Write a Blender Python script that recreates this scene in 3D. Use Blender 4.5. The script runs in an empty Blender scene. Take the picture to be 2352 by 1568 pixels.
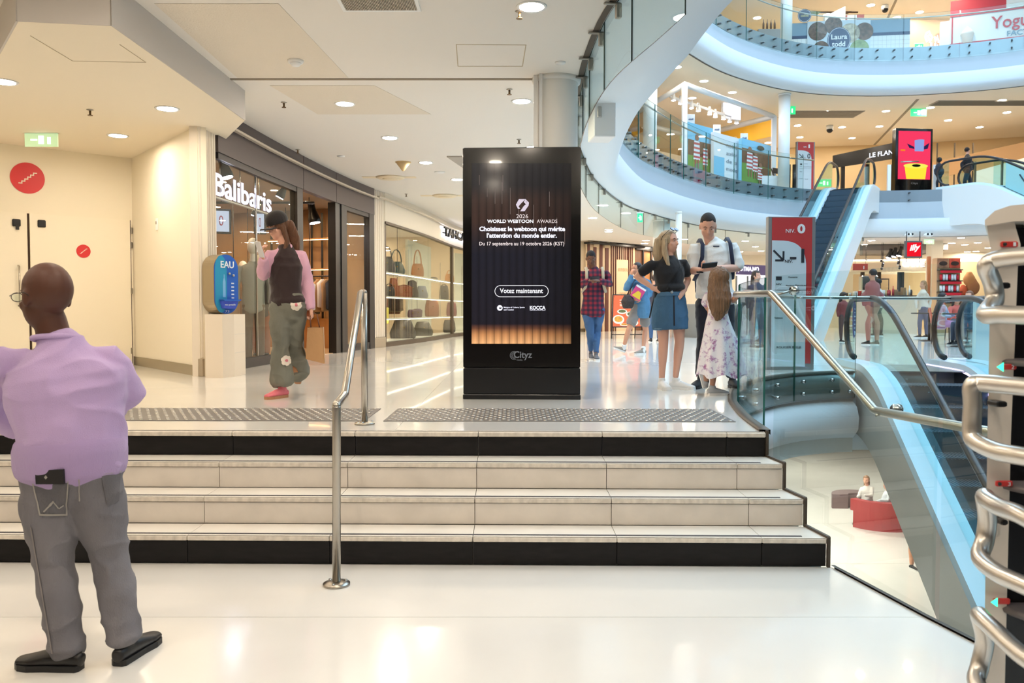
import bpy, bmesh, math, random
from mathutils import Vector, Matrix, noise
random.seed(7)
PI = math.pi
sc = bpy.context.scene
col = sc.collection
# ---------------------------------------------------------------- camera, world, exposure
FPX = 1900.0
CAMZ = 1.48
PITCH = math.atan(72 / FPX)
cd = bpy.data.cameras.new('camera'); cam = bpy.data.objects.new('camera', cd); col.objects.link(cam)
cam.location = (0, 0, CAMZ); cam.rotation_euler = (PI / 2 - PITCH, 0, 0)
cd.sensor_width = 36; cd.lens = 36 * FPX / 2352; cd.clip_end = 300
cd.dof.use_dof = True; cd.dof.focus_distance = 7.4; cd.dof.aperture_fstop = 5.0
sc.camera = cam
w = bpy.data.worlds.new('world'); sc.world = w; w.use_nodes = True
bg = w.node_tree.nodes['Background']
bg.inputs[0].default_value = (0.56, 0.79, 1.0, 1); bg.inputs[1].default_value = 3.8
sc.view_settings.view_transform = 'Standard'; sc.view_settings.look = 'None'
sc.view_settings.gamma = 1; sc.view_settings.use_curve_mapping = False
sc.view_settings.exposure = 0.25
cy = sc.cycles
cy.use_denoising = True; cy.max_bounces = 7; cy.diffuse_bounces = 5; cy.glossy_bounces = 4
cy.transmission_bounces = 6; cy.transparent_max_bounces = 20
cy.caustics_reflective = False; cy.caustics_refractive = False
cy.sample_clamp_indirect = 6.0; cy.use_light_tree = True
cy.use_adaptive_sampling = True; cy.adaptive_threshold = 0.03

_cp, _sp = math.cos(PITCH), math.sin(PITCH)
def ray(u, v):
    x, y = (u - 1176) / FPX, (784 - v) / FPX
    return Vector((x, _cp + y * _sp, y * _cp - _sp))
def W(u, v, z=None, y=None):
    r = ray(u, v)
    t = (z - CAMZ) / r.z if z is not None else y / r.y
    return Vector((0, 0, CAMZ)) + r * t
def onplane(u, v, P, N):
    r = ray(u, v); o = Vector((0, 0, CAMZ)); N = Vector(N)
    return o + r * ((Vector(P) - o).dot(N) / r.dot(N))

# ---------------------------------------------------------------- materials
_m = {}
def lin(c):
    return tuple(((x / 255) / 12.92 if x / 255 <= 0.04045 else ((x / 255 + 0.055) / 1.055) ** 2.4) for x in c)
def mat(name, rgb=(200, 200, 200), rough=.5, metal=0, emit=0, emc=None, bump=0, bscale=40, vary=0, vscale=3, coat=0, spec=.5, stretch=None, sheen=0):
    if name in _m: return _m[name]
    m = bpy.data.materials.new(name); _m[name] = m; m.use_nodes = True
    nt = m.node_tree; b = nt.nodes['Principled BSDF']; c = lin(rgb)
    b.inputs['Base Color'].default_value = (*c, 1); b.inputs['Roughness'].default_value = rough
    b.inputs['Metallic'].default_value = metal; b.inputs['Coat Weight'].default_value = coat
    b.inputs['Specular IOR Level'].default_value = spec; b.inputs['Sheen Weight'].default_value = sheen
    if emit:
        b.inputs['Emission Color'].default_value = (*(lin(emc) if emc else c), 1); b.inputs['Emission Strength'].default_value = emit
    tc = nt.nodes.new('ShaderNodeTexCoord'); mp = nt.nodes.new('ShaderNodeMapping')
    nt.links.new(tc.outputs['Object'], mp.inputs[0])
    if stretch: mp.inputs['Scale'].default_value = stretch
    if bump:
        n = nt.nodes.new('ShaderNodeTexNoise'); n.inputs['Scale'].default_value = bscale; n.inputs['Detail'].default_value = 4
        bp = nt.nodes.new('ShaderNodeBump'); bp.inputs['Strength'].default_value = bump; bp.inputs['Distance'].default_value = .01
        nt.links.new(mp.outputs[0], n.inputs[0]); nt.links.new(n.outputs[0], bp.inputs['Height']); nt.links.new(bp.outputs[0], b.inputs['Normal'])
    if vary:
        n = nt.nodes.new('ShaderNodeTexNoise'); n.inputs['Scale'].default_value = vscale; n.inputs['Detail'].default_value = 5
        mx = nt.nodes.new('ShaderNodeMixRGB'); mx.blend_type = 'MULTIPLY'; mx.inputs[1].default_value = (*c, 1)
        r = nt.nodes.new('ShaderNodeValToRGB'); r.color_ramp.elements[0].position = .35; r.color_ramp.elements[1].position = .65
        r.color_ramp.elements[0].color = (1 - vary, 1 - vary, 1 - vary, 1); mx.inputs[0].default_value = 1
        nt.links.new(mp.outputs[0], n.inputs[0]); nt.links.new(n.outputs[0], r.inputs[0]); nt.links.new(r.outputs[0], mx.inputs[2])
        nt.links.new(mx.outputs[0], b.inputs['Base Color'])
    return m
def glow(name, rgb, k):
    if name in _m: return _m[name]
    m = bpy.data.materials.new(name); _m[name] = m; m.use_nodes = True; nt = m.node_tree
    nt.nodes.clear(); e = nt.nodes.new('ShaderNodeEmission'); o = nt.nodes.new('ShaderNodeOutputMaterial')
    e.inputs[0].default_value = (*lin(rgb), 1); e.inputs[1].default_value = k; nt.links.new(e.outputs[0], o.inputs[0])
    return m
def glass(name, tint=(.9, .965, .955), ior=1.5, rough=.0, gloss=(1, 1, 1)):
    if name in _m: return _m[name]
    m = bpy.data.materials.new(name); _m[name] = m; m.use_nodes = True; nt = m.node_tree
    nt.nodes.clear(); o = nt.nodes.new('ShaderNodeOutputMaterial'); t = nt.nodes.new('ShaderNodeBsdfTransparent'); g = nt.nodes.new('ShaderNodeBsdfGlossy')
    t.inputs[0].default_value = (*tint, 1); g.inputs['Roughness'].default_value = rough; g.inputs[0].default_value = (*gloss, 1)
    f = nt.nodes.new('ShaderNodeFresnel'); f.inputs[0].default_value = ior; mx = nt.nodes.new('ShaderNodeMixShader')
    ge = nt.nodes.new('ShaderNodeNewGeometry'); ma = nt.nodes.new('ShaderNodeMath'); ma.operation = 'SUBTRACT'; ma.inputs[0].default_value = 1
    mu = nt.nodes.new('ShaderNodeMath'); mu.operation = 'MULTIPLY'
    nt.links.new(ge.outputs['Backfacing'], ma.inputs[1]); nt.links.new(ma.outputs[0], mu.inputs[0]); nt.links.new(f.outputs[0], mu.inputs[1])
    nt.links.new(mu.outputs[0], mx.inputs[0]); nt.links.new(t.outputs[0], mx.inputs[1]); nt.links.new(g.outputs[0], mx.inputs[2]); nt.links.new(mx.outputs[0], o.inputs[0])
    return m

# ---------------------------------------------------------------- geometry collector
class MB:
    def __init__(s): s.v = []; s.f = []; s.sm = []
    def add(s, vs, fs, smooth=False):
        n = len(s.v); s.v += [Vector(p) for p in vs]; s.f += [tuple(i + n for i in f) for f in fs]; s.sm += [smooth] * len(fs); return s
    def box(s, c, d, rz=0, bev=0):
        cx, cy_, cz = c; x, y, z = d[0] / 2, d[1] / 2, d[2] / 2; R = Matrix.Rotation(rz, 3, 'Z')
        if bev:
            b = min(bev, x * .9, y * .9, z * .9); out = []
            ring = lambda xx, yy, zz: [(xx - b, -yy, zz), (xx, -yy + b, zz), (xx, yy - b, zz), (xx - b, yy, zz), (-xx + b, yy, zz), (-xx, yy - b, zz), (-xx, -yy + b, zz), (-xx + b, -yy, zz)]
            out = ring(x - b, y - b, -z) + ring(x, y, -z + b) + ring(x, y, z - b) + ring(x - b, y - b, z)
            fs = [tuple(range(7, -1, -1)), tuple(range(24, 32))]
            for k in range(3):
                for i in range(8): fs.append((k * 8 + i, k * 8 + (i + 1) % 8, k * 8 + 8 + (i + 1) % 8, k * 8 + 8 + i))
            return s.add([R @ Vector(p) + Vector(c) for p in out], fs)
        vs = [(-x, -y, -z), (x, -y, -z), (x, y, -z), (-x, y, -z), (-x, -y, z), (x, -y, z), (x, y, z), (-x, y, z)]
        return s.add([R @ Vector(p) + Vector(c) for p in vs], [(3, 2, 1, 0), (4, 5, 6, 7), (0, 1, 5, 4), (1, 2, 6, 5), (2, 3, 7, 6), (3, 0, 4, 7)])
    def bb(s, a, b, bev=0):
        return s.box([(a[i] + b[i]) / 2 for i in range(3)], [abs(b[i] - a[i]) for i in range(3)], 0, bev)
    def cyl(s, p, r, h, n=24, r2=None, axis='Z', smooth=True):
        r2 = r if r2 is None else r2; vs = []
        for k, (rr, zz) in enumerate(((r, 0), (r2, h))):
            for i in range(n):
                a = 2 * PI * i / n; q = (rr * math.cos(a), rr * math.sin(a), zz)
                if axis == 'Y': q = (q[0], q[2], q[1])
                if axis == 'X': q = (q[2], q[0], q[1])
                vs.append(Vector(q) + Vector(p))
        s.add(vs, [(i, (i + 1) % n, n + (i + 1) % n, n + i) for i in range(n)], smooth)
        k = len(s.v) - 2 * n; s.f += [tuple(k + i for i in range(n - 1, -1, -1)), tuple(k + n + i for i in range(n))]; s.sm += [False, False]
        return s
    def lathe(s, p, prof, n=24):
        vs = [Vector(p) + Vector((r * math.cos(2 * PI * i / n), r * math.sin(2 * PI * i / n), z)) for r, z in prof for i in range(n)]
        fs = [(k * n + i, k * n + (i + 1) % n, (k + 1) * n + (i + 1) % n, (k + 1) * n + i) for k in range(len(prof) - 1) for i in range(n)]
        fs += [tuple(range(n - 1, -1, -1)), tuple((len(prof) - 1) * n + i for i in range(n))]
        return s.add(vs, fs, True)
    def tube(s, pts, r, n=10, flat=None, closed=False):
        pts = [Vector(p) for p in pts]; vs = []; N = len(pts)
        rs = r if isinstance(r, (list, tuple)) else [r] * N
        prev = None
        for i, p in enumerate(pts):
            t = (pts[min(i + 1, N - 1)] - pts[max(i - 1, 0)]).normalized()
            if prev is None:
                up = Vector((0, 0, 1)) if abs(t.z) < .9 else Vector((1, 0, 0))
                u = t.cross(up).normalized()
            else:
                u = (prev - t * prev.dot(t)).normalized()
            prev = u; v = u.cross(t)
            a1, a2 = (rs[i], rs[i]) if flat is None else (rs[i] * flat[0], rs[i] * flat[1])
            for k in range(n):
                a = 2 * PI * k / n; vs.append(p + u * math.cos(a) * a1 + v * math.sin(a) * a2)
        fs = [(i * n + k, i * n + (k + 1) % n, (i + 1) * n + (k + 1) % n, (i + 1) * n + k) for i in range(N - 1) for k in range(n)]
        fs += [tuple(range(n - 1, -1, -1)), tuple((N - 1) * n + k for k in range(n))]
        return s.add(vs, fs, True)
    def loft(s, rings, side=(1, 0, 0), n=16, cap=True, fold=None):
        # rings: (x,y,z,ra,rb[,side]); side axis ra, perpendicular rb; rounded ends
        P = [Vector(r[:3]) for r in rings]; N = len(P); vs = []; S0 = Vector(side).normalized(); allr = []
        for i in range(N):
            t = (P[min(i + 1, N - 1)] - P[max(i - 1, 0)]).normalized()
            S = Vector(rings[i][5]).normalized() if len(rings[i]) > 5 else S0
            u = S - t * S.dot(t)
            if u.length < .15: u = Vector((0, 1, 0)) - t * t.y
            u.normalize(); v = t.cross(u); allr.append((P[i], t, u, v, rings[i][3], rings[i][4]))
        seq = []
        if cap:
            p, t, u, v, a, b = allr[0]; m_ = min(a, b)
            for q in (.35, .8): seq.append((p - t * m_ * .6 * (1 - q * q), u, v, a * math.sqrt(1 - (1 - q) ** 2) * .98, b * math.sqrt(1 - (1 - q) ** 2) * .98))
        for p, t, u, v, a, b in allr: seq.append((p, u, v, a, b))
        if cap:
            p, t, u, v, a, b = allr[-1]; m_ = min(a, b)
            for q in (.8, .35): seq.append((p + t * m_ * .6 * (1 - q * q), u, v, a * math.sqrt(1 - (1 - q) ** 2) * .98, b * math.sqrt(1 - (1 - q) ** 2) * .98))
        M = len(seq)
        for j, (p, u, v, a, b) in enumerate(seq):
            for k in range(n):
                an = 2 * PI * k / n; f = 1 if not fold else 1 + fold * (j / M) * math.sin(an * 7 + j * .25)
                vs.append(p + u * math.cos(an) * a * f + v * math.sin(an) * b * f)
        fs = [(i * n + k, i * n + (k + 1) % n, (i + 1) * n + (k + 1) % n, (i + 1) * n + k) for i in range(M - 1) for k in range(n)]
        fs += [tuple(range(n - 1, -1, -1)), tuple((M - 1) * n + k for k in range(n))]
        return s.add(vs, fs, True)
    def ball(s, c, r, n=14, m=9, R=None):
        r = (r, r, r) if not isinstance(r, (tuple, list)) else r; vs = []
        for j in range(1, m):
            b = PI * j / m
            for k in range(n):
                a = 2 * PI * k / n; q = Vector((r[0] * math.sin(b) * math.cos(a), r[1] * math.sin(b) * math.sin(a), r[2] * math.cos(b)))
                vs.append(Vector(c) + (R @ q if R else q))
        top = Vector((0, 0, r[2])); vs += [Vector(c) + (R @ top if R else top), Vector(c) - (R @ top if R else top)]
        fs = [((j) * n + k, (j + 1) * n + k, (j + 1) * n + (k + 1) % n, j * n + (k + 1) % n) for j in range(m - 2) for k in range(n)]
        T = (m - 1) * n
        fs += [(T, k, (k + 1) % n) for k in range(n)] + [(T + 1, (m - 2) * n + (k + 1) % n, (m - 2) * n + k) for k in range(n)]
        return s.add(vs, fs, True)
    def prism(s, poly, z0, z1):
        n = len(poly); a = sum(poly[i][0] * poly[(i + 1) % n][1] - poly[(i + 1) % n][0] * poly[i][1] for i in range(n))
        if a < 0: poly = poly[::-1]
        vs = [(p[0], p[1], z0) for p in poly] + [(p[0], p[1], z1) for p in poly]
        return s.add(vs, [tuple(range(n - 1, -1, -1)), tuple(range(n, 2 * n))] + [(i, (i + 1) % n, n + (i + 1) % n, n + i) for i in range(n)])
    def slab3(s, pts, off):
        # polygon given by 3D points, thickened by vector off
        n = len(pts); off = Vector(off); P = [Vector(p) for p in pts]
        nn = Vector((0, 0, 0))
        for i in range(n): nn += (P[i]).cross(P[(i + 1) % n])
        if nn.dot(off) > 0: P = P[::-1]
        vs = P + [p + off for p in P]
        return s.add(vs, [tuple(range(n)), tuple(range(2 * n - 1, n - 1, -1))] + [((i + 1) % n, i, n + i, n + (i + 1) % n) for i in range(n)])
    def extr(s, prof, path, closed=False):
        # profile (o,z) swept along a plan path [(x,y,nx,ny)], o along the normal
        n = len(prof); N = len(path)
        vs = [(x + nx * o, y + ny * o, z) for (x, y, nx, ny) in path for (o, z) in prof]
        fs = []
        for i in range(N if closed else N - 1):
            j = (i + 1) % N
            for k in range(n - 1): fs.append((i * n + k, j * n + k, j * n + k + 1, i * n + k + 1))
        return s.add(vs, fs, True)
    def mesh(s, name, smooth=None):
        me = bpy.data.meshes.new(name); me.from_pydata([tuple(v) for v in s.v], [], s.f)
        me.polygons.foreach_set('use_smooth', [bool(x) for x in s.sm]); me.update(); return me
    def build(s, name, m, parent=None, kind=None, label=None):
        me = s.mesh(name)
        if m: me.materials.append(m)
        return link(name, me, parent, kind, label)

def link(name, data, parent=None, kind=None, label=None):
    o = bpy.data.objects.new(name, data); col.objects.link(o)
    if parent is not None:
        o.parent = parent
        if parent.get('_w'): o.matrix_parent_inverse = Matrix.Translation(-Vector(parent.location))
    if kind: o['kind'] = kind
    if label: o['label'] = label
    return o
def thing(name, label, cat, loc=(0, 0, 0), group=None, world=True, rz=0):
    o = bpy.data.objects.new(name, None); col.objects.link(o); o.location = loc; o.rotation_euler = (0, 0, rz); o.empty_display_size = .1
    if label: o['label'] = label
    if cat: o['category'] = cat
    if group: o['group'] = group
    if world: o['_w'] = 1
    return o
def tag(o, label, cat, group=None):
    o['label'] = label; o['category'] = cat
    if group: o['group'] = group
    return o
def setting(name, loc=(0, 0, 0)):
    o = thing(name, None, None, loc); o['kind'] = 'structure'; return o
def struct(name, mb, m): return mb.build(name, m, None, 'structure')
def dup(o, parent=None, loc=None, rz=None, label=None, group=None):
    c = o.copy(); col.objects.link(c)
    if parent is not None:
        mi = o.matrix_parent_inverse.copy(); c.parent = parent; c.matrix_parent_inverse = mi
    if loc is not None: c.location = loc
    if rz is not None: c.rotation_euler = (0, 0, rz)
    if label: c['label'] = label
    if group: c['group'] = group
    for ch in [x for x in o.children]:
        dup(ch, c)
    return c
def text(s, P0, X, U, wd, h, m, parent=None, name='lettering', depth=.003, bold=0.0, label=None, kind=None):
    cu = bpy.data.curves.new('t', 'FONT'); cu.body = s; cu.size = 1; cu.offset = bold; cu.extrude = .02; cu.resolution_u = 3
    o = bpy.data.objects.new('t', cu); col.objects.link(o)
    dg = bpy.context.evaluated_depsgraph_get(); me = bpy.data.meshes.new_from_object(o.evaluated_get(dg))
    bpy.data.objects.remove(o); bpy.data.curves.remove(cu)
    xs = [v.co.x for v in me.vertices]; ys = [v.co.y for v in me.vertices]
    x0, x1, y0, y1 = min(xs), max(xs), min(ys), max(ys)
    X = Vector(X).normalized(); U = Vector(U).normalized(); N = X.cross(U); P0 = Vector(P0)
    for v in me.vertices:
        a = (v.co.x - x0) / (x1 - x0) * wd; b = (v.co.y - y0) / (y1 - y0) * h; c = (v.co.z / .02 + 1) / 2 * depth
        v.co = P0 + X * a + U * b + N * c
    me.name = name; me.materials.clear(); me.materials.append(m); me.update()
    return link(name, me, parent, kind, label)
def text_px(s, u0, v0, u1, v1, P, N, m, parent=None, **k):
    # text in the pixel box (u0,v0 top left) .. (u1,v1 bottom right) on the plane through P
    a = onplane(u0, v1, P, N); b = onplane(u1, v1, P, N); c = onplane(u0, v0, P, N)
    return text(s, a, b - a, Vector((0, 0, 1)), (b - a).length, (c - a).length, m, parent, **k)
def clip(poly, x0, x1, y0, y1):
    def cut(P, f, g):
        out = []
        for i in range(len(P)):
            a, b = P[i], P[(i + 1) % len(P)]; fa, fb = f(a), f(b)
            if fa >= 0: out.append(a)
            if (fa >= 0) != (fb >= 0):
                t = fa / (fa - fb); out.append((a[0] + (b[0] - a[0]) * t, a[1] + (b[1] - a[1]) * t))
        return out
    for f in (lambda p: p[0] - x0, lambda p: x1 - p[0], lambda p: p[1] - y0, lambda p: y1 - p[1]):
        poly = cut(poly, f, None)
        if len(poly) < 3: return []
    q = [poly[0]]
    for p in poly[1:]:
        if abs(p[0] - q[-1][0]) + abs(p[1] - q[-1][1]) > 1e-4: q.append(p)
    if len(q) > 1 and abs(q[0][0] - q[-1][0]) + abs(q[0][1] - q[-1][1]) < 1e-4: q.pop()
    return q if len(q) > 2 else []
def smooth(pts, n=6, closed=False):
    out = []; N = len(pts); P = [Vector(p) for p in pts]
    for i in range(N if closed else N - 1):
        a, b, c, d = (P[(i - 1) % N] if closed or i else P[0] * 2 - P[1]), P[i], P[(i + 1) % N], (P[(i + 2) % N] if closed or i + 2 < N else P[-1] * 2 - P[-2])
        for k in range(n):
            t = k / n
            out.append(.5 * ((2 * b) + (c - a) * t + (2 * a - 5 * b + 4 * c - d) * t * t + (3 * b - a - 3 * c + d) * t ** 3))
    if not closed: out.append(P[-1])
    return out
def withnorm(pts, closed=False, flip=1):
    out = []; N = len(pts)
    for i, p in enumerate(pts):
        a = pts[(i - 1) % N] if closed or i else p; b = pts[(i + 1) % N] if closed or i + 1 < N else p
        t = (b - a).normalized(); out.append((p.x, p.y, t.y * flip, -t.x * flip))
    return out

ORD = 'first second third fourth fifth sixth seventh eighth ninth tenth eleventh twelfth thirteenth fourteenth fifteenth sixteenth seventeenth eighteenth nineteenth twentieth'.split()
ORD += [t + '-' + o for t in ('twenty', 'thirty', 'forty') for o in ORD[:9]]
ORD[29:29] = ['thirtieth']; ORD[39:39] = ['fortieth']
# common materials
STEEL = mat('brushed_steel', (176, 170, 160), .28, 1, bump=.05, bscale=120)
CHROME = mat('polished_steel', (205, 205, 205), .12, 1)
DARKM = mat('dark_metal', (52, 46, 46), .45, .3)
BLACK = mat('black_plastic', (14, 14, 16), .35)
WHITEP = mat('white_paint', (238, 238, 236), .5)
CREAM = mat('cream_wall_paint', (240, 231, 210), .6, bump=.03, bscale=8)
FLOORM = mat('polished_resin_floor', (230, 228, 223), .16, bump=.012, bscale=2.0, vary=.05, vscale=1.2, coat=.4)
CEILM = mat('white_ceiling_plaster', (232, 227, 219), .8)
GLASS = glass('clear_glass', (.93, .975, .965))
GLASSG = glass('balustrade_glass', (.93, .975, .97))
EDGE = mat('green_glass_edge', (52, 110, 102), .15)
SHOPGL = glass('shopfront_glass', (.93, .95, .93))
BLUEDECK = mat('pale_blue_enamel', (205, 226, 238), .3)
# ================================================================ LEVELS AND VOID
ZU = 0.66; C0 = 4.08; L1 = 5.72; C1 = 9.10; L2 = 10.72; C2 = 14.1; ZM = -4.34; CM = -0.42
RX0, RX1, RY0, RY1 = -14, 34, -8, 47
VOID = smooth([(1.02, 6.2, 0), (.82, 7.3, 0), (.76, 8.6, 0), (.78, 9.8, 0), (.86, 11.6, 0), (1.19, 14.2, 0), (1.75, 17.1, 0), (2.8, 20.6, 0), (3.87, 22.7, 0),
               (4.9, 24.4, 0), (6.9, 27.0, 0), (9.5, 29.0, 0), (12, 29.75, 0), (15, 29.5, 0), (18, 28, 0), (21, 24, 0), (22, 17, 0),
               (21, 9, 0), (17, 2, 0), (10, -1.5, 0), (5, -.2, 0), (2.4, 2.6, 0), (1.4, 4.6, 0)], 5, True)
VN = withnorm(VOID, True, 1)
# normal must point into the void
cx_, cyv = 11, 14
if (cx_ - VN[20][0]) * VN[20][2] + (cyv - VN[20][1]) * VN[20][3] < 0: VN = withnorm(VOID, True, -1)
def offs(i):  # the slab edge bulges further over the void on the near side
    y = VN[i][1]; t = min(1, max(0, (y - 9) / 8)); return 1.2 * (1 - t) + .42 * t
def vring(o, z):  # loop offset
    return [(x + nx * (o(i) if callable(o) else o), y + ny * (o(i) if callable(o) else o), z) for i, (x, y, nx, ny) in enumerate(VN)]
def holed(name, z, m, up):
    """flat slab face with the void cut out, up = normal direction"""
    n = len(VN); inner = [(x, y, z) for x, y, _, _ in VN]; outer = []
    for x, y, _ in inner:
        dx, dy = x - cx_, y - cyv
        k = min([(RX1 - cx_) / dx if dx > 1e-6 else 1e9, (RX0 - cx_) / dx if dx < -1e-6 else 1e9, (RY1 - cyv) / dy if dy > 1e-6 else 1e9, (RY0 - cyv) / dy if dy < -1e-6 else 1e9])
        outer.append((cx_ + dx * k, cyv + dy * k, z))
    b = MB(); fs = []
    for i in range(n):
        j = (i + 1) % n; fs.append((i, j, n + j, n + i) if up else (i, n + i, n + j, j))
    b.add(inner + outer, fs)
    for cxx, cyy in ((RX0, RY0), (RX1, RY0), (RX1, RY1), (RX0, RY1)):   # corner fillers
        best = sorted(range(n), key=lambda i: (outer[i][0] - cxx) ** 2 + (outer[i][1] - cyy) ** 2)[:6]
        a = [q for q in best if abs(outer[q][0] - cxx) < 1e-3]; c = [q for q in best if abs(outer[q][1] - cyy) < 1e-3]
        if a and c: b.add([outer[a[0]], outer[c[0]], (cxx, cyy, z)], [(0, 1, 2)])
    return struct(name, b, m)
CEIL1 = mat('cream_ceiling', (238, 226, 204), .8)
FASC = mat('white_fascia_render', (226, 232, 236), .55)
COVE = mat('grey_white_render', (214, 218, 220), .6)
PLATE = mat('grey_steel_plate', (146, 156, 164), .35, .5)
FLUP = mat('pale_floor_upper', (205, 198, 186), .2)
holed('ceiling_ground', C0, CEILM, False)
holed('floor_first', L1, FLUP, True); holed('ceiling_first', C1, CEIL1, False)
holed('floor_second', L2, FLUP, True); holed('ceiling_second', C2, CEIL1, False)
holed('roof_slab', C2 + 1.4, CEIL1, True)
def fascia(name, zc, zf):
    # profile from soffit edge up to the floor above
    n = len(VN)
    rings = [vring(0, zc), vring(lambda i: offs(i) * .5, zc + .03), vring(lambda i: offs(i) - .06, zc + .14), vring(offs, zc + .24), vring(offs, zc + .62)]
    b = MB(); vs = [p for r in rings for p in r]
    b.add(vs, [(k * n + i, k * n + (i + 1) % n, (k + 1) * n + (i + 1) % n, (k + 1) * n + i) for k in range(len(rings) - 1) for i in range(n)], True)
    o = struct(name, b, FASC)
    r2 = [vring(offs, zc + .62), vring(lambda i: offs(i) - .14, zc + .66), vring(lambda i: offs(i) - .2, zf - .42)]
    b = MB(); b.add([p for r in r2 for p in r], [(k * n + i, k * n + (i + 1) % n, (k + 1) * n + (i + 1) % n, (k + 1) * n + i) for k in range(2) for i in range(n)])
    b.build('fascia_cove', mat('cove_grey', (172, 180, 188), .6), o)
    r3 = [vring(lambda i: offs(i) - .2, zf - .42), vring(lambda i: offs(i) - .2, zf), vring(0, zf + .002)]
    b = MB(); b.add([p for r in r3 for p in r], [(k * n + i, k * n + (i + 1) % n, (k + 1) * n + (i + 1) % n, (k + 1) * n + i) for k in range(2) for i in range(n)])
    b.build('edge_plate', PLATE, o)
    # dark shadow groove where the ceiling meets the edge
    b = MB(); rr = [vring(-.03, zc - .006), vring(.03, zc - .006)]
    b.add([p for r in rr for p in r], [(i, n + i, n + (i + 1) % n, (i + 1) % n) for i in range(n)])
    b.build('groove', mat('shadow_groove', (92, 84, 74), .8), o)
fascia('trim_slab_edge_first', C0, L1); fascia('trim_slab_edge_second', C1, L2)
b = MB(); n_ = len(VN); rr = [vring(0, C2), vring(.4, C2 + .3), vring(.4, C2 + 1.0), vring(0, C2 + 1.4)]
b.add([p for r in rr for p in r], [(k * n_ + i, k * n_ + (i + 1) % n_, (k + 1) * n_ + (i + 1) % n_, (k + 1) * n_ + i) for k in range(3) for i in range(n_)], True)
struct('trim_roof_edge', b, FASC)
# outer walls
OW = [(-14, -8), (34, -8), (34, 30), (29, 33.6), (24, 36.2), (18, 38.3), (12, 39.3), (6, 39.3), (-2, 38), (-14, 34)]
def owall(name, i0, i1, z0, z1, m):
    b = MB()
    for i in range(i0, i1):
        p, q = OW[i % len(OW)], OW[(i + 1) % len(OW)]
        b.add([(p[0], p[1], z0), (q[0], q[1], z0), (q[0], q[1], z1), (p[0], p[1], z1)], [(0, 1, 2, 3)])
    return struct(name, b, m)
SANDW = mat('sand_wall_panels', (232, 206, 160), .6)
owall('wall_behind_viewer', 0, 1, ZM, C2, mat('dim_hoarding_wall', (120, 112, 108), .7)); owall('wall_right', 1, 2, ZM, C2, CREAM)
owall('wall_back_first', 2, 9, L1, C1, SANDW); owall('wall_back_second', 2, 9, L2, C2, SANDW)
owall('wall_back_ground', 2, 9, ZU, C0, CREAM); owall('wall_back_basement', 2, 9, ZM, CM, CREAM)
b = MB(); b.add([(-14, -8, ZM), (-14, 34, ZM), (-14, 34, C2), (-14, -8, C2)], [(0, 1, 2, 3)]); struct('wall_left_outer', b, CREAM)
# basement floor with joints
b = MB(); b.bb((RX0, RY0, ZM - .1), (RX1, RY1, ZM)); o = struct('floor_basement', b, FLOORM)
b = MB()
for k in range(9): b.bb((1, 8 + k * 3.6, ZM), (20, 8.012 + k * 3.6, ZM + .002))
b.build('floor_joint', mat('joint_grey', (170, 168, 160), .6), o, 'stuff')
# smoke screen glass hanging from the slab edge of the first floor, with clamps
sm = setting('trim_smoke_screen')
idx = [i for i in range(len(VN)) if VN[i][1] > 5.3 and VN[i][0] < 13 and VN[i][1] < 29.9]
idx.sort(key=lambda i: (i + 12) % len(VN))
def glasspanes(root, path, o, z0, z1, step, m, gap=.012, th=.014, edge=None, skip=None):
    i = 0
    while i < len(path) - 1:
        j = min(i + step, len(path) - 1); seg = path[i:j + 1]
        if not (skip and skip(seg)):
            b = MB(); n = len(seg); vs = []
            for k, (x, y, nx, ny) in enumerate(seg):
                tx, ty = -ny, nx; s_ = 0
                if k == 0: s_ = 1
                if k == n - 1: s_ = -1
                # shrink a little at the joints
                if k == 0: dx, dy = seg[1][0] - x, seg[1][1] - y
                else: dx, dy = x - seg[k - 1][0], y - seg[k - 1][1]
                L = math.hypot(dx, dy) or 1; x += s_ * dx / L * gap; y += s_ * dy / L * gap
                oo = o
                for (q, z) in ((0, z0), (0, z1), (th, z1), (th, z0)): vs.append((x + nx * (oo + q), y + ny * (oo + q), z))
            fs = [(k * 4 + q, (k + 1) * 4 + q, (k + 1) * 4 + (q + 1) % 4, k * 4 + (q + 1) % 4) for k in range(n - 1) for q in (0, 2)]
            b.add(vs, fs, True); b.build('pane', m, root)
            b = MB(); fs = [(k * 4 + q, (k + 1) * 4 + q, (k + 1) * 4 + (q + 1) % 4, k * 4 + (q + 1) % 4) for k in range(n - 1) for q in (1, 3)] + [(0, 1, 2, 3), (4 * n - 1, 4 * n - 2, 4 * n - 3, 4 * n - 4)]
            b.add(vs, fs); b.build('pane_edge', edge or EDGE, root, 'stuff')
        i = j
path = [VN[i] for i in idx]
glasspanes(sm, path, .03, C0 - .62, C0 - .01, 4, GLASS, .006, .01, mat('dark_glass_edge', (60, 70, 66), .2))
for p in path[::3]:
    b = MB(); x, y, nx, ny = p
    b.box((x + nx * .0, y + ny * .0, C0 - .02), (.15, .035, .02), math.atan2(ny, nx), .006); b.box((x + nx * .05, y + ny * .05, C0 - .08), (.05, .05, .12), math.atan2(ny, nx), .006)
    b.build('clamp', mat('clamp_steel', (150, 146, 138), .4, .6), sm)

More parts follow.
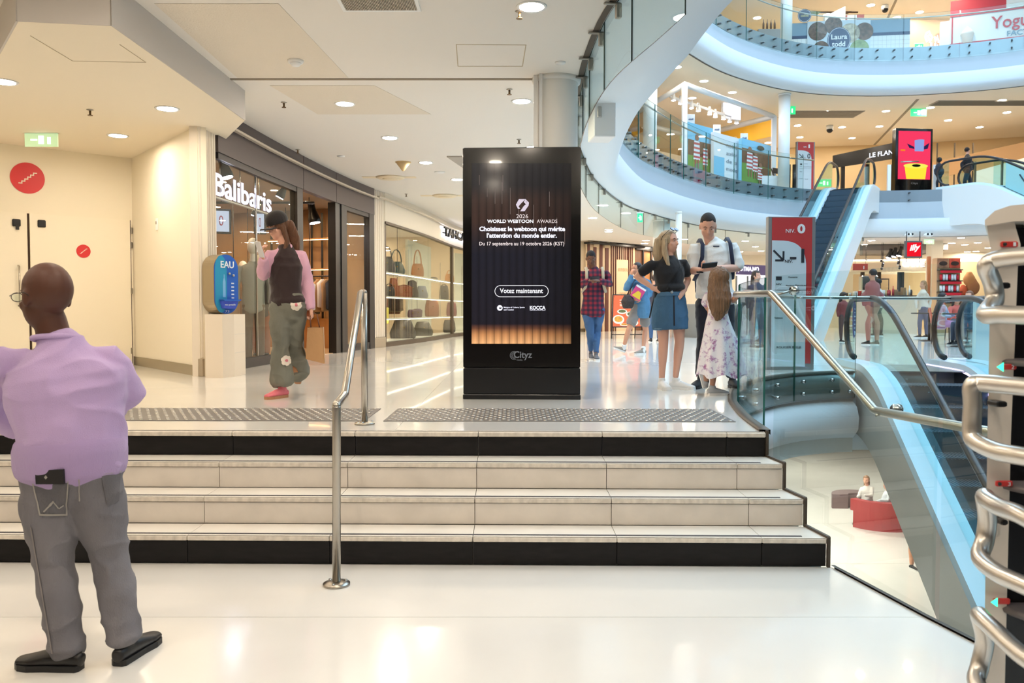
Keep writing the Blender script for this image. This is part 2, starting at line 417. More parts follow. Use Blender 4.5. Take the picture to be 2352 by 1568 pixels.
# ================================================================ GROUND FLOOR SLABS
E0 = smooth([(1.70, 5.56, 0), (1.76, 6.15, 0), (1.86, 6.8, 0), (2.02, 7.6, 0), (2.36, 8.7, 0), (2.9, 9.75, 0), (3.55, 10.55, 0), (4.2, 10.95, 0), (4.56, 11.02, 0)], 4)
E0N = withnorm(E0)
sh = lambda x: -.018 * x          # the whole flight is turned very slightly
UP = [(-14, 5.61 + sh(-14)), (1.70, 5.61 + sh(1.7))] + [(p.x, p.y) for p in E0[1:]] + [(4.56, 11.4), (9.5, 11.4), (9.5, 11.2), (33, 11.2), (33, 46), (-14, 46)]
LOW = [(-14, 4.75 + sh(-14)), (1.84, 4.75 + sh(1.8)), (1.99, 3.93), (2.06, 3.62), (2.3, 2.6), (2.7, 1), (3.2, -8), (-14, -8)]
def tiled(name, poly, z, th, sx, sy, x0, y0, jm):
    root = setting(name); base = MB(); base.prism(poly, z - th, z - .006); base.build('subfloor', jm, root)
    xs = [p[0] for p in poly]; ys = [p[1] for p in poly]; i = math.floor((min(xs) - x0) / sx)
    while x0 + i * sx < max(xs):
        j = math.floor((min(ys) - y0) / sy)
        while y0 + j * sy < max(ys):
            q = clip(poly, x0 + i * sx + .0015, x0 + (i + 1) * sx - .0015, y0 + j * sy + .0015, y0 + (j + 1) * sy - .0015)
            if q: MB().prism(q, z - .006, z).build('tile', FLOORM, root)
            j += 1
        i += 1
    return root
JOINT = mat('floor_joint', (205, 201, 192), .5)
tiled('floor', LOW, 0, .4, 40, .83, -20, 3.94 - .83 * 8, JOINT)
tiled('floor_upper', UP, ZU, 1.08, 5.0, 3.3, -5.8, 5.40, JOINT)
b = MB(); b.prism([(-14, 5.4), (1.5, 5.4), (1.5, 11), (4.5, 12), (33, 12), (33, 38), (-14, 38)], CM, CM + .02); struct('ceiling_basement', b, mat('grey_soffit', (176, 176, 172), .7))
# steel edge plate, white curved underside of the ground slab along the void
ed = setting('trim_void_edge')
MB().extr([(0, ZU + .012), (.035, ZU + .012), (.035, .30), (0, .30)], E0N).build('edge_plate', mat('void_edge_steel', (150, 152, 150), .3, .75), ed)
MB().extr([(0, .30), (.0, .26), (.10, .2), (.16, .06), (.14, -.1), (.02, -.22), (-.3, -.3), (-.5, CM)], E0N).build('underside_cove', COVE, ed)
MB().extr([(-.03, ZU + .001), (-.03, ZU + .014), (.045, ZU + .014), (.045, ZU - .02)], E0N).build('edge_strip', mat('bronze_strip', (92, 84, 74), .4, .6), ed)
# fascia of the far ground-floor side (right of the escalators)
b = MB(); b.bb((4.56, 11.2, CM), (33, 11.42, ZU)); struct('trim_void_far_side', b, COVE)

# ================================================================ STAIRS
st = setting('floor_stairs')
RIS = mat('stair_stone_riser', (224, 216, 206), .42, vary=.1, vscale=6, bump=.03, bscale=30)
TRD = mat('stair_stone_tread', (234, 229, 220), .3, vary=.07, vscale=5)
NOSE = mat('worn_nosing', (224, 215, 202), .4, vary=.22, vscale=28, stretch=(1, 1, .6))
BLKR = mat('black_riser_stone', (30, 28, 28), .5, spec=.25, vary=.35, vscale=9, stretch=(1, 1, 4))
STRIP = mat('grip_strip', (74, 72, 76), .7)
levels = [(5.56, ZU, 1.705), (5.29, .495, 1.735), (5.02, .33, 1.775), (4.75, .165, 1.815)]
JX = [-1.9 + .836 * k for k in range(-5, 5)]
def sheared(b):
    for v in b.v: v.y += sh(v.x)
    return b
for k, (yy, zz, xe) in enumerate(levels):
    xs = [x for x in JX if x < xe - .1]; ends = [-9] + xs + [xe]
    for a, c in zip(ends, ends[1:]):
        zb = zz - .165
        sheared(MB().bb((a + .002, yy + .012, zb + .002), (c - .002, yy + .045, zz - .034))).build('riser_panel', BLKR if k in (0, 3) else RIS, st)
        if k:
            sheared(MB().bb((a + .002, yy + .012, zz - .03), (c - .002, yy + .27, zz))).build('tread_tile', TRD, st)
            sheared(MB().bb((a + .002, yy, zz - .03), (c - .002, yy + .011, zz - .001), .004)).build('nosing', NOSE, st)
            sheared(MB().bb((a, yy + .038, zz), (c if c != xe else xe - .13, yy + .056, zz + .003))).build('grip_strip', STRIP, st)
        else:
            sheared(MB().bb((a + .002, yy + .012, zz - .03), (c - .002, yy + .048, zz))).build('tread_tile', TRD, st)
            sheared(MB().bb((a + .002, yy - .012, zz - .034), (c - .002, yy + .011, zz - .004), .004)).build('nosing', NOSE, st)
sheared(MB().bb((-9, 5.575, ZU), (1.69, 5.583, ZU + .002))).build('grip_strip', STRIP, st)
for k, (yy, zz, xe) in enumerate(levels):
    sheared(MB().bb((-9, yy + .06, -.1), (xe - .01, yy + .33, zz - .035))).build('core', JOINT, st)
# stringer trim outlining the right end of the flight
b = MB()
for k, (yy, zz, xe) in enumerate(levels):
    xn = levels[k + 1][2] if k < 3 else 1.84
    b.bb((xe, yy - .012 + sh(xe), zz - .165), (xe + .016, yy + .012 + sh(xe), zz + .012))
    y2 = levels[k + 1][0] if k < 3 else 4.74
    if k < 3: b.slab3([(xe, yy + sh(xe), zz - .165), (xn, y2 + sh(xn), zz - .165), (xn, y2 + sh(xn), zz - .150), (xe, yy + sh(xe), zz - .150)], (.018, 0, 0))
b.build('stringer_trim', mat('stringer_bronze', (84, 74, 64), .5, .4), st)
lp = [(1.84, 4.75 + sh(1.84), 0), (1.99, 3.93, 0), (2.06, 3.62, 0), (2.3, 2.6, 0), (2.7, 1, 0)]
MB().extr([(-.004, .012), (.02, .012), (.02, -.2)], [(p[0], p[1], .98, .2) for p in lp]).build('edge_strip', mat('stringer_bronze'), st)
MB().extr([(.018, -.01), (.05, -.2), (.02, -.45)], [(p[0], p[1], .98, .2) for p in lp]).build('underside', COVE, st)
# tactile paving
for (x0, x1, lab) in ((-4.1, -1.09, 'grey studded tactile paving strip left of the gap, partly behind the stair handrail'), (-.95, 1.64, 'grey studded tactile paving strip in front of the advertising totem')):
    r = thing('tactile_paving', lab, 'tactile paving', ((x0 + x1) / 2, 6.4, ZU)); y0, y1 = 6.06, 6.84
    sheared(MB().bb((x0, y0, ZU), (x1, y1, ZU + .004))).build('mat', mat('tactile_grey', (104, 99, 95), .5), r)
    b = MB(); nx = int((x1 - x0) / .068)
    for i in range(nx):
        for j in range(11):
            x = x0 + .04 + i * .068 + (.034 if j % 2 else 0); y = y0 + .035 + j * .071
            if x > x1 - .03: continue
            b.cyl((x, y, ZU + .004), .0155, .006, 8, .010)
    sheared(b).build('stud', mat('stud_metal', (216, 212, 204), .25, .5), r, 'stuff')

# ================================================================ ALCOVE
CA = 3.73
K = Vector((-5.65, 12.37, 0)); D1_ = Vector((-.748, -.664, 0)); D2_ = Vector((.638, -.77, 0))
N1 = Vector((.664, -.748, 0)); N2 = Vector((-.77, -.638, 0))
wl = setting('wall_left', (-8, 10, 0))
Kf = K + D2_ * 2.797
MB().slab3([K + Vector((0, 0, ZU)), K + D1_ * 9 + Vector((0, 0, ZU)), K + D1_ * 9 + Vector((0, 0, C0)), K + Vector((0, 0, C0))], -N1 * .2).build('wall_face', CREAM, wl)
MB().slab3([K + D1_ * 9 + Vector((0, 0, -.2)), K + D1_ * 9 + Vector((0, -14, -.2)), K + D1_ * 9 + Vector((0, -14, C0)), K + D1_ * 9 + Vector((0, 0, C0))], (-.2, 0, 0)).build('wall_face', CREAM, wl)
wa = setting('wall_alcove_side', tuple(K))
MB().slab3([K + Vector((0, 0, ZU)), Kf + Vector((0, 0, ZU)), Kf + Vector((0, 0, C0)), K + Vector((0, 0, C0))], -N2 * .12).build('wall_face', CREAM, wa)
bbd = setting('baseboard_alcove', tuple(K))
MB().slab3([K + N2 * .002 + Vector((0, 0, ZU)), Kf + N2 * .002 + Vector((0, 0, ZU)), Kf + N2 * .002 + Vector((0, 0, ZU + .13)), K + N2 * .002 + Vector((0, 0, ZU + .13))], N2 * .012).build('skirting', mat('steel_skirting', (160, 150, 128), .35, .7), bbd)
MB().slab3([K + D1_ * .06 + N1 * .002 + Vector((0, 0, ZU)), K + D1_ * .35 + N1 * .002 + Vector((0, 0, ZU)), K + D1_ * .35 + N1 * .002 + Vector((0, 0, ZU + .13)), K + D1_ * .06 + N1 * .002 + Vector((0, 0, ZU + .13))], N1 * .012).build('skirting', mat('steel_skirting'), bbd)
ca = setting('ceiling_alcove', (-4, 8, CA))
pl = [W(562, 277, CA), W(255, 60, CA), W(42, 50, CA)]
pl = [(p.x, p.y) for p in pl] + [tuple(K.xy + D1_.xy * 2.2), tuple(K.xy), tuple(Kf.xy), (-3.83, 11.1)]
MB().prism(pl, CA, C0 - .02).build('soffit', mat('alcove_plaster', (236, 226, 206), .8), ca)
for i in (0, 1, 2):
    a, c = pl[i], pl[i + 1]
    MB().slab3([(a[0], a[1], CA + .001), (c[0], c[1], CA + .001), (c[0], c[1], C0), (a[0], a[1], C0)], (.012 if i == 0 else (-.012 if i == 2 else 0), -.012, 0)).build('edge_band', mat('grey_edge_band', (196, 190, 184), .7), ca)
# access hatch outline in the alcove soffit
def outline(root, pts, w_, z, m, name='seam'):
    b = MB()
    for a, c in zip(pts, pts[1:]):
        a = Vector(a); c = Vector(c); d = (c - a).normalized(); q = Vector((-d.y, d.x, 0)) * w_
        b.slab3([a - q, c - q, c + q, a + q], (0, 0, -.003))
    return b.build(name, m, root)
SEAM = mat('ceiling_seam', (190, 176, 150), .8)
outline(ca, [W(70, 82, CA), W(167, 140, CA), W(335, 143, CA), W(275, 102, CA)], .004, CA, SEAM)
cm = setting('trim_ceiling_joint', (0, 9, C0))
a, c = W(470, 181, C0), W(1232, 180, C0)
MB().bb((a.x, a.y - .02, C0 - .012), (c.x, a.y + .02, C0 + .02)).build('joint_strip', mat('joint_shadow', (150, 138, 120), .8), cm)
outline(cm, [W(1048, 102, C0), W(1052, 152, C0), W(1200, 152, C0), W(1208, 103, C0), W(1048, 102, C0)], .005, C0, SEAM, 'hatch_seam')
PERF = mat('perforated_panel', (226, 216, 200), .85, bump=.6, bscale=60)
for q in ([(355, 8), (545, 178), (800, 178), (640, 8)], [(620, 196), (730, 262), (990, 262), (860, 196)]):
    P = [W(u, v, C0) for u, v in q]
    MB().slab3(P, (0, 0, -.004)).build('perforated_panel', PERF, cm)
pq = [W(1026, 358, C0), W(1200, 358, C0), W(1200, 395, C0), W(1070, 388, C0)]
MB().slab3(pq, (0, 0, -.02)).build('bulkhead', mat('grey_bulkhead', (170, 164, 154), .8), cm)
# doors on the alcove wall
def w1(u, v): return onplane(u, v, K, N1)
dr = setting('door_1', tuple(K + D1_ * 2))
DOORM = mat('cream_door', (242, 233, 212), .5)
# leaf thickness only just proud of the wall
def quad_on(p, N, off, th, name, m, root, **k):
    P = [Vector(q) + N * off for q in p]
    return MB().slab3(P, N * th).build(name, m, root, **k)
zt = w1(299, 506).z
def leaf(ua, ub):
    a, c = w1(ua, 700), w1(ub, 700)
    return [Vector((a.x, a.y, ZU + .02)), Vector((c.x, c.y, ZU + .02)), Vector((c.x, c.y, zt)), Vector((a.x, a.y, zt))]
dk = mat('door_gap', (70, 50, 40), .8)
quad_on(leaf(-230, 303), N1, .001, .004, 'door_gap', dk, dr)
l2 = quad_on(leaf(71, 300), N1, .005, .03, 'door_leaf', DOORM, dr); l1 = quad_on(leaf(-225, 65), N1, .005, .03, 'door_leaf', DOORM, dr)
for v in (530, 563, 668, 805):
    p = w1(301, v) + N1 * .03; MB().box(p, (.02, .03, .09), 0, .004).build('hinge', STEEL, l2)
for (u, v) in ((36, 512), (94, 514)):
    p = w1(u, v) + N1 * .045; MB().box(p, (.1, .03, .1), math.atan2(.664, .748), .01).build('lock_box', BLACK, l1 if u < 60 else l2)
p = w1(38, 522) + N1 * .05; MB().box(p, (.04, .02, .07), math.atan2(.664, .748)).build('latch', BLACK, l1)
p = w1(41, 690) + N1 * .1; MB().tube([w1(41, 610) + N1 * .035, w1(41, 612) + N1 * .09, w1(42, 700) + N1 * .09, w1(42, 702) + N1 * .035], .011, 8).build('handle', STEEL, l1)
RED = mat('sign_red', (205, 44, 48), .45)
def round_sign(u, v, rpx, lab):
    c = w1(u, v); off = .0375 if v > 480 else .003; r = (w1(u, v - rpx) - c).length; Xd = -D1_; Z = Vector((0, 0, 1)); rr = MB(); n = 40
    s = thing('stairs_sign', lab, 'sign', tuple(c + N1 * off))
    P = [c + N1 * off + Xd * r * math.cos(2 * PI * i / n) + Z * r * math.sin(2 * PI * i / n) for i in range(n)]
    rr.slab3(P, N1 * .006).build('disc', RED, s)
    pts = []
    x, z = -.5, -.36
    for i in range(6):
        pts.append((x, z)); x += .17; pts.append((x, z)); z += .144 if i < 5 else 0
    b = MB()
    for a, e in zip(pts, pts[1:]):
        A = c + N1 * (off + .006) + Xd * r * a[0] + Z * r * a[1]; B = c + N1 * (off + .006) + Xd * r * e[0] + Z * r * e[1]
        d = (B - A).normalized(); q = N1.cross(d) * r * .03; b.slab3([A - q - d * r * .03, B - q + d * r * .03, B + q + d * r * .03, A + q - d * r * .03], N1 * .003)
    b.build('step_symbol', mat('sign_white', (245, 238, 220), .5), s)
round_sign(63, 409, 35.5, 'large red round stairs sign on the cream wall above the double door')
round_sign(190, 577, 15, 'small red round stairs sign on the right door leaf')
p = onplane(362, 515, K, N2); sw = thing('wall_switch', 'small white call button plate on the cream alcove side wall', 'switch', tuple(p))
MB().box(p + N2 * .01, (.07, .018, .16), math.atan2(-.77, .638), .003).build('plate', WHITEP, sw); MB().box(p + N2 * .02 + Vector((0, 0, .02)), (.03, .012, .04), math.atan2(-.77, .638)).build('button', STEEL, sw)

# fluted pilasters
FLUTE = mat('fluted_plaster', (226, 216, 200), .6)
def pilaster(name, a, c, z1, nf, m=FLUTE):
    a = Vector((*a, 0)); c = Vector((*c, 0)); d = c - a; L = d.length; d.normalize(); nrm = Vector((d.y, -d.x, 0))
    if nrm.dot(Vector((0, 0, 0)) - a) < 0: nrm = -nrm
    r = setting(name, tuple(a)); ang = math.atan2(d.y, d.x)
    MB().box(a + d * L / 2 - nrm * .04 + Vector((0, 0, (ZU + z1) / 2)), (L, .1, z1 - ZU), ang).build('pilaster_core', m, r)
    for k in range(nf):
        p = a + d * (L * (k + .5) / nf) + nrm * .012; MB().box(p + Vector((0, 0, (ZU + .22 + z1) / 2)), (L / nf * .62, .05, z1 - ZU - .22), ang, .012).build('flute', m, r)
    MB().box(a + d * L / 2 + nrm * .015 + Vector((0, 0, ZU + .11)), (L + .02, .06, .22), ang, .004).build('plinth', mat('pilaster_plinth', (178, 164, 142), .4, .3), r)
pilaster('trim_pilaster_near', tuple(Kf.xy), (-3.84, 10.72), C0, 7)
# round column behind the totem
cl = setting('column_round', (.52, 9.2, 0))
p = Vector((.50, 9.45, 0)); MB().lathe((p.x, p.y, ZU), [(.245, 0), (.245, 3.36), (.25, 3.38), (.25, C0 - ZU)], 40).build('shaft', mat('column_paint', (240, 238, 232), .5), cl)
MB().lathe((p.x, p.y, C0 - .05), [(.27, 0), (.28, .05)], 40).build('collar', mat('column_paint'), cl)
MB().bb((p.x - .26, p.y - .18, 3.1), (p.x - .215, p.y - .13, C0)).build('conduit', WHITEP, cl); MB().bb((p.x - .2, p.y - .245, 3.1), (p.x - .165, p.y - .21, C0)).build('conduit', WHITEP, cl)
# white box seen through the smoke screen (air duct on the slab edge)
p = W(1382, 262, y=10.8); db = thing('duct_box', 'white duct box hanging under the slab edge above the atrium', 'duct', tuple(p))
MB().box(p, (.28, .4, .66), .1, .01).build('casing', WHITEP, db); MB().box(p + Vector((-.05, -.205, -.02)), (.05, .03, .14), .1, .006).build('latch', STEEL, db)
# ================================================================ CEILING FITTINGS
WARM = (255, 238, 216)
def downmat(k, c=WARM): return glow('lamp_%d_%d' % (k, c[2]), c, k)
_dl = {}
def downlight(x, y, z, r, k, lab, grp, c=WARM):
    key = (r, k, c)
    if key not in _dl:
        t = thing('ceiling_downlight', lab, 'ceiling light', (x, y, z), grp, world=False)
        MB().lathe((0, 0, -.012), [(r * 1.0, .006), (r * 1.22, 0), (r * 1.28, .012)], 24).build('trim_ring', WHITEP, t)
        MB().lathe((0, 0, -.008), [(r, 0), (r, .006)], 20).build('lens', downmat(k, c), t)
        _dl[key] = t; return t
    t = dup(_dl[key], None, (x, y, z), 0, lab, grp); return t
KD = 200
GL1 = 'round downlights in the white ceiling over the upper floor'
for u, v, lab in ((1221, 15, 'nearest large downlight in the main ceiling beside a sprinkler'), (1198, 232, 'ceiling downlight just left of the round column'), (792, 238, 'ceiling downlight right of the perforated panel, first of the row along the shops'), (895, 316, 'second downlight of the row leading along the shopfronts'), (978, 373, 'third downlight of the row, beyond the beige antenna cone'), (1225, 338, 'downlight partly hidden by the round column above the totem'), (1050, 412, 'furthest downlight of the row, next to the totem edge')):
    p = W(u, v, C0); downlight(p.x, p.y, C0, .105, KD, lab, GL1)
for (u, v, wd) in ((8, 187, 'leftmost'), (384, 249, 'rightmost'), (271, 311, 'middle')):
    p = W(u, v, CA); downlight(p.x, p.y, CA, .105, KD, {'leftmost': 'round downlight in the alcove ceiling, cut by the photo edge', 'rightmost': 'round downlight in the alcove ceiling nearest the grey edge band', 'middle': 'round downlight in the alcove ceiling near the inner corner'}[wd], None)
GL2 = 'added unseen downlights behind and beside the viewer'
for (x, y) in ((-2.6, 5.4), (-1.0, 3.6), (-2.8, 2.2), (-.9, .6), (-5.2, 4.2), (.9, -.6), (-1.2, -2), (-3.6, -1.2), (.9, 1.2), (-.8, 6.6), (-6.6, 1), (-.2, 2.3), (1.2, -2.6)):  # unseen lamps added to light the lower floor and what stands on it
    downlight(x, y, C0, .105, KD, 'added unseen downlight over the lower floor, beside or behind the viewer', GL2)
for (x, y) in ((-7.6, 8.6), (-9.4, 6.2), (-8, 4)):  # lamps added outside the view to light the alcove
    downlight(x, y, C0, .105, KD, 'added alcove downlight out of view on the left', 'added alcove downlights out of view')
# level 0 ceiling on the far side
GL3 = 'downlights in the ground floor ceiling beyond the column'
for (u, v) in ((1385, 471), (1438, 489), (1398, 527), (1361, 500), (1572, 549), (1598, 560), (1712, 553), (1735, 566), (1748, 576), (1700, 588), (1480, 559), (1960, 553), (2002, 552), (2207, 546), (2186, 558), (2246, 557), (2270, 569), (2242, 577), (2222, 585), (2158, 574), (2100, 582), (2030, 566), (1620, 575), (1660, 570)):
    p = W(u, v, C0); y = min(p.y, 37); p = p * (y / p.y) if y < p.y else p
    downlight(p.x, y, C0, .12, 170, 'small round added downlight in the far ground floor ceiling', GL3)
for (x, y) in ((-.4, 14.6), (.7, 14.9), (-.5, 17), (.9, 17.4), (-.6, 20), (1, 20.4), (-.8, 23.4), (1.1, 24), (-.8, 27), (3.2, 27.5), (2, 30), (5, 31), (8, 32), (11, 33), (14, 33), (18, 33), (8, 36), (13, 36), (17, 36), (22, 31), (6, 34)):  # added lamps that brighten the far ground floor, several hidden behind the totem
    downlight(x, y, C0, .12, 170, 'small round added downlight in the far ground floor ceiling', GL3)
GL4 = 'downlights in the first floor ceiling'
for (u, v) in ((1555, 154), (1617, 186), (1682, 212), (1898, 256), (2035, 255), (2137, 247), (1832, 288), (1934, 292), (1837, 315), (1733, 304), (1957, 317), (2178, 276), (2250, 292), (2302, 230), (2313, 258), (1590, 225), (1520, 130), (1760, 330), (2080, 300), (2020, 290)):
    p = W(u, v, C1)
    downlight(p.x, min(p.y, 38), C1, .13, 200, 'small round downlight in the first floor ceiling beyond the atrium', GL4)
GL5 = 'downlights in the second floor ceiling'
for (u, v) in ((2112, 28), (2264, 6), (1739, 41), (1900, 34), (2000, 12), (2200, 18), (2060, 40), (1980, 45), (2320, 25)):
    p = W(u, v, C2); downlight(p.x, min(p.y, 38), C2, .15, 200, 'small round downlight in the second floor ceiling', GL5)
for (x, y) in ((9, 32), (13, 33), (17, 32), (5, 30), (21, 30)):
    downlight(x, y, C2, .15, 200, 'small round downlight in the second floor ceiling', GL5)
for (x, y) in ((3, 15), (6, 18), (8, 20), (5, 22), (3, 27), (9, 24), (10, 30), (14, 26), (2, 19)):  # unseen lamps added to brighten the basement floor where skylight does not reach
    downlight(x, y, CM, .2, 420, 'added unseen downlight in the basement ceiling under the ground floor slab', 'added basement downlights', (255, 244, 226))

def small(name, lab, cat, u, v, z, parts, grp=None):
    p = W(u, v, z); t = thing(name, lab, cat, (p.x, p.y, z), grp, world=False)
    for n, mb, m in parts: mb.build(n, m, t)
    return t
def sprk():
    return [('rosette', MB().lathe((0, 0, -.012), [(.02, 0), (.04, .012)], 14), STEEL), ('head', MB().cyl((0, 0, -.06), .012, .05, 8).cyl((0, 0, -.065), .028, .005, 10), mat('brass_dark', (120, 96, 66), .4, .8))]
for i, (u, v, lab) in enumerate([(652, 235, 'small sprinkler head in the main ceiling above the dark shop fascia'), (1193, 26, 'sprinkler head beside the nearest ceiling downlight'), (1192, 320, 'sprinkler head in the ceiling left of the round column'),
                               (684, 343, 'sprinkler head close over the dark shopfront'), (281, 2, 'sprinkler head at the top edge above the alcove'), (933, 445, 'sprinkler head over the bag shop fascia'), (1170, 205, 'tiny sprinkler in the ceiling behind the joint line')]):
    small('sprinkler', lab, 'sprinkler', u, v, C0, sprk())
small('sprinkler', 'sprinkler head in the cream alcove ceiling', 'sprinkler', 207, 252, CA, sprk())
small('smoke_detector', 'round white smoke detector in the perforated ceiling', 'smoke detector', 679, 138, C0, [('base', MB().lathe((0, 0, -.03), [(.075, 0), (.085, .03)], 24), WHITEP), ('sensor', MB().lathe((0, 0, -.06), [(.04, 0), (.055, .02), (.06, .03)], 24), WHITEP), ('slot_ring', MB().lathe((0, 0, -.036), [(.056, 0), (.056, .006)], 24), BLACK)])
small('wifi_antenna', 'beige cone shaped antenna under the ceiling', 'antenna', 926, 372, C0, [('plate', MB().lathe((0, 0, -.01), [(.14, 0), (.14, .01)], 24), mat('beige_plastic', (226, 200, 150), .5)), ('cone', MB().lathe((0, 0, -.16), [(.015, 0), (.04, .03), (.13, .15)], 24), mat('beige_plastic'))])
for (u, v, lab) in ((897, 407, 'round ceiling air diffuser over the bag shop window'), (1022, 449, 'round ceiling air diffuser left of the totem')):
    small('air_diffuser', lab, 'air vent', u, v, C0, [('outer_ring', MB().lathe((0, 0, -.03), [(.24, 0), (.30, .03)], 30), mat('cream_metal', (232, 216, 186), .5)), ('inner_ring', MB().lathe((0, 0, -.045), [(.13, 0), (.17, .02)], 30), mat('cream_metal')), ('side_plate', MB().bb((-.55, -.1, -.006), (.5, .1, 0)), mat('cream_metal'))])
for (u, v, z, s_, lab) in ((783, 358, C0, .06, 'small flat ceiling spot with dark rim over the dark shopfront'), (1287, 143, C0, .05, 'small pale ceiling sensor above the column'), (1010, 395, C0, .09, 'flat pale ceiling disc near the row of downlights')):
    small('ceiling_sensor', lab, 'sensor', u, v, z, [('disc', MB().lathe((0, 0, -.015), [(s_, 0), (s_ * 1.15, .015)], 20), WHITEP)])
# ventilation grille cut by the top of the frame
P = [W(793, -40, C0), W(795, 21, C0), W(962, 32, C0), W(975, -40, C0)]
x0, x1 = P[1].x, P[2].x; y1 = P[1].y; y0 = y1 - .55
g = thing('vent_grille', 'grey slatted ventilation grille at the top of the main ceiling', 'air vent', ((x0 + x1) / 2, y0, C0))
MB().bb((x0 - .03, y0, C0 - .012), (x0, y1, C0)).bb((x1, y0, C0 - .012), (x1 + .03, y1, C0)).bb((x0 - .03, y1, C0 - .012), (x1 + .03, y1 + .03, C0)).build('frame', WHITEP, g)
MB().bb((x0, y0, C0 - .003), (x1, y1, C0)).build('backing', mat('vent_dark', (128, 120, 106), .8), g)
n = 46; sl = None
for k in range(n):
    x = x0 + (x1 - x0) * (k + .5) / n
    if sl is None: o = sl = MB().bb((x - .004, y0, C0 - .012), (x + .004, y1, C0 - .003)).build('slat', mat('vent_slat', (168, 156, 140), .5), g); xs0 = x
    else: o = dup(sl, g); o.location.x = x - xs0
# emergency exit signs: etched glass blades
def exitsign(P, wd, h, lab, k=2.0, rz=0):
    t = thing('exit_sign', lab, 'exit sign', tuple(P), world=False, rz=rz)
    MB().bb((-wd / 2 - .02, -.03, .0), (wd / 2 + .02, .03, .03), .005).build('housing', WHITEP, t)
    MB().bb((-wd / 2, -.008, -h), (wd / 2, .008, 0)).build('blade', mat('exit_green_%d' % (k * 10), (40, 178, 110) if k > 1 else (196, 226, 180), .4, emit=k), t)
    b = MB().box((0, -.010, -h * .5), (wd * .16, .004, h * .6)).box((-wd * .22, -.010, -h * .5), (wd * .2, .004, h * .12)).box((wd * .24, -.010, -h * .55), (wd * .1, .004, h * .5))
    b.build('pictogram', glow('exit_white', (240, 255, 240), 1.6), t)
exitsign(W(95, 306, CA), .42, .17, 'pale green emergency exit sign under the alcove ceiling', .5)
exitsign(W(1470, 490, y=19), .12, .2, 'green exit sign hanging beyond the smoke screen glass')
p = W(1812, 244, C1); exitsign(p, .5, .3, 'green exit sign beside the first floor column', 1.5)
p = W(2110, 250, C1); exitsign(Vector((p.x, p.y, C1)), .6, .28, 'green exit sign in the middle of the first floor ceiling', 1.5)
p = W(2134, 550, y=30); exitsign(p, .36, .16, 'pale green exit sign behind the red coffee sign', .8)
p = W(2111, 101, y=36); exitsign(p, .36, .2, 'small green exit sign on the second floor', 1.5)
p = W(1893, 412, y=35); exitsign(p, .6, .3, 'green exit sign behind the first floor escalator', 1.5)
def dome(u, v, z, lab):
    p = W(u, v, z); y = min(p.y, 36); t = thing('security_camera', lab, 'security camera', (p.x * y / p.y, y, z), world=False)
    MB().cyl((0, 0, -.16), .14, .16, 20).build('housing', WHITEP, t); MB().ball((0, 0, -.18), .13).build('dome', BLACK, t)
dome(1906, 288, C1, 'black dome camera under the first floor ceiling'); dome(2033, 12, C2, 'black dome camera under the second floor ceiling')
for (u, v, z, L, wd, lab) in ((1885, 262, C1, 3.0, 1.1, 'long grey ceiling grille above the first floor column'), (2300, 236, C1, 5, .7, 'long grey slot grille near the right of the first floor ceiling')):
    p = W(u, v, z); t = thing('vent_grille', lab, 'air vent', (p.x, p.y, z), world=False)
    MB().bb((-L / 2, -wd / 2, -.02), (L / 2, wd / 2, 0)).build('frame', mat('vent_slat'), t)
    b = MB()
    for k in range(9): b.bb((-L / 2 + .05, -wd / 2 + wd * k / 9 + .02, -.03), (L / 2 - .05, -wd / 2 + wd * k / 9 + .05, -.02))
    b.build('louvre', mat('vent_dark'), t, 'stuff')
# long joints in upper ceilings
for (q0, q1, z) in (((2108, 228), (2003, 338), C1), ((2063, -10), (2035, 50), C2)):
    a, c = W(*q0, z), W(*q1, z); d = (c - a).normalized(); q = Vector((-d.y, d.x, 0)) * .05
    o = MB().slab3([a - q, c - q, c + q, a + q], (0, 0, -.01)).build('trim_ceiling_joint', mat('joint_shadow'), None, 'structure')
# ================================================================ SHOPFRONTS ON THE LEFT
FC = smooth([(-3.84, 10.74, 0), (-3.72, 12.6, 0), (-3.52, 14.6, 0), (-3.28, 16.4, 0), (-3.0, 17.9, 0), (-2.83, 18.6, 0), (-2.3, 21.6, 0), (-1.62, 26.4, 0), (-.4, 29.0, 0), (1.4, 30.8, 0), (2.9, 31.6, 0)], 8)
def FP(u):
    k = (u - 1176) / FPX
    for a, c in zip(FC, FC[1:]):
        fa, fc = a.x - k * a.y, c.x - k * c.y
        if fa <= 0 <= fc or fc <= 0 <= fa:
            t = fa / (fa - fc) if fa != fc else 0; return a + (c - a) * t
    return FC[0] if k < FC[0].x / FC[0].y else FC[-1]
def between(ua, ub):
    a, c = FP(ua), FP(ub); out = [a] + [p for p in FC if a.y + .05 < p.y < c.y - .05] + [c]; return out
def band(ua, ub, z0, z1, o0, o1, name, m, root, **k):
    P = withnorm(between(ua, ub)); n = len(P)      # normal = +x side = outwards
    vs = []
    for (x, y, nx, ny) in P: vs += [(x + nx * o0, y + ny * o0, z0), (x + nx * o1, y + ny * o1, z0), (x + nx * o1, y + ny * o1, z1), (x + nx * o0, y + ny * o0, z1)]
    fs = [(i * 4 + q, i * 4 + (q + 1) % 4, (i + 1) * 4 + (q + 1) % 4, (i + 1) * 4 + q) for i in range(n - 1) for q in range(4)] + [(3, 2, 1, 0), (4 * n - 4, 4 * n - 3, 4 * n - 2, 4 * n - 1)]
    return MB().add(vs, fs).build(name, m, root, **k)
GREYF = mat('taupe_fascia', (84, 74, 72), .5); DKFR = mat('shopfront_dark_frame', (44, 40, 40), .4, .3)
b1 = setting('trim_clothes_shopfront', (-3.5, 14, 0))
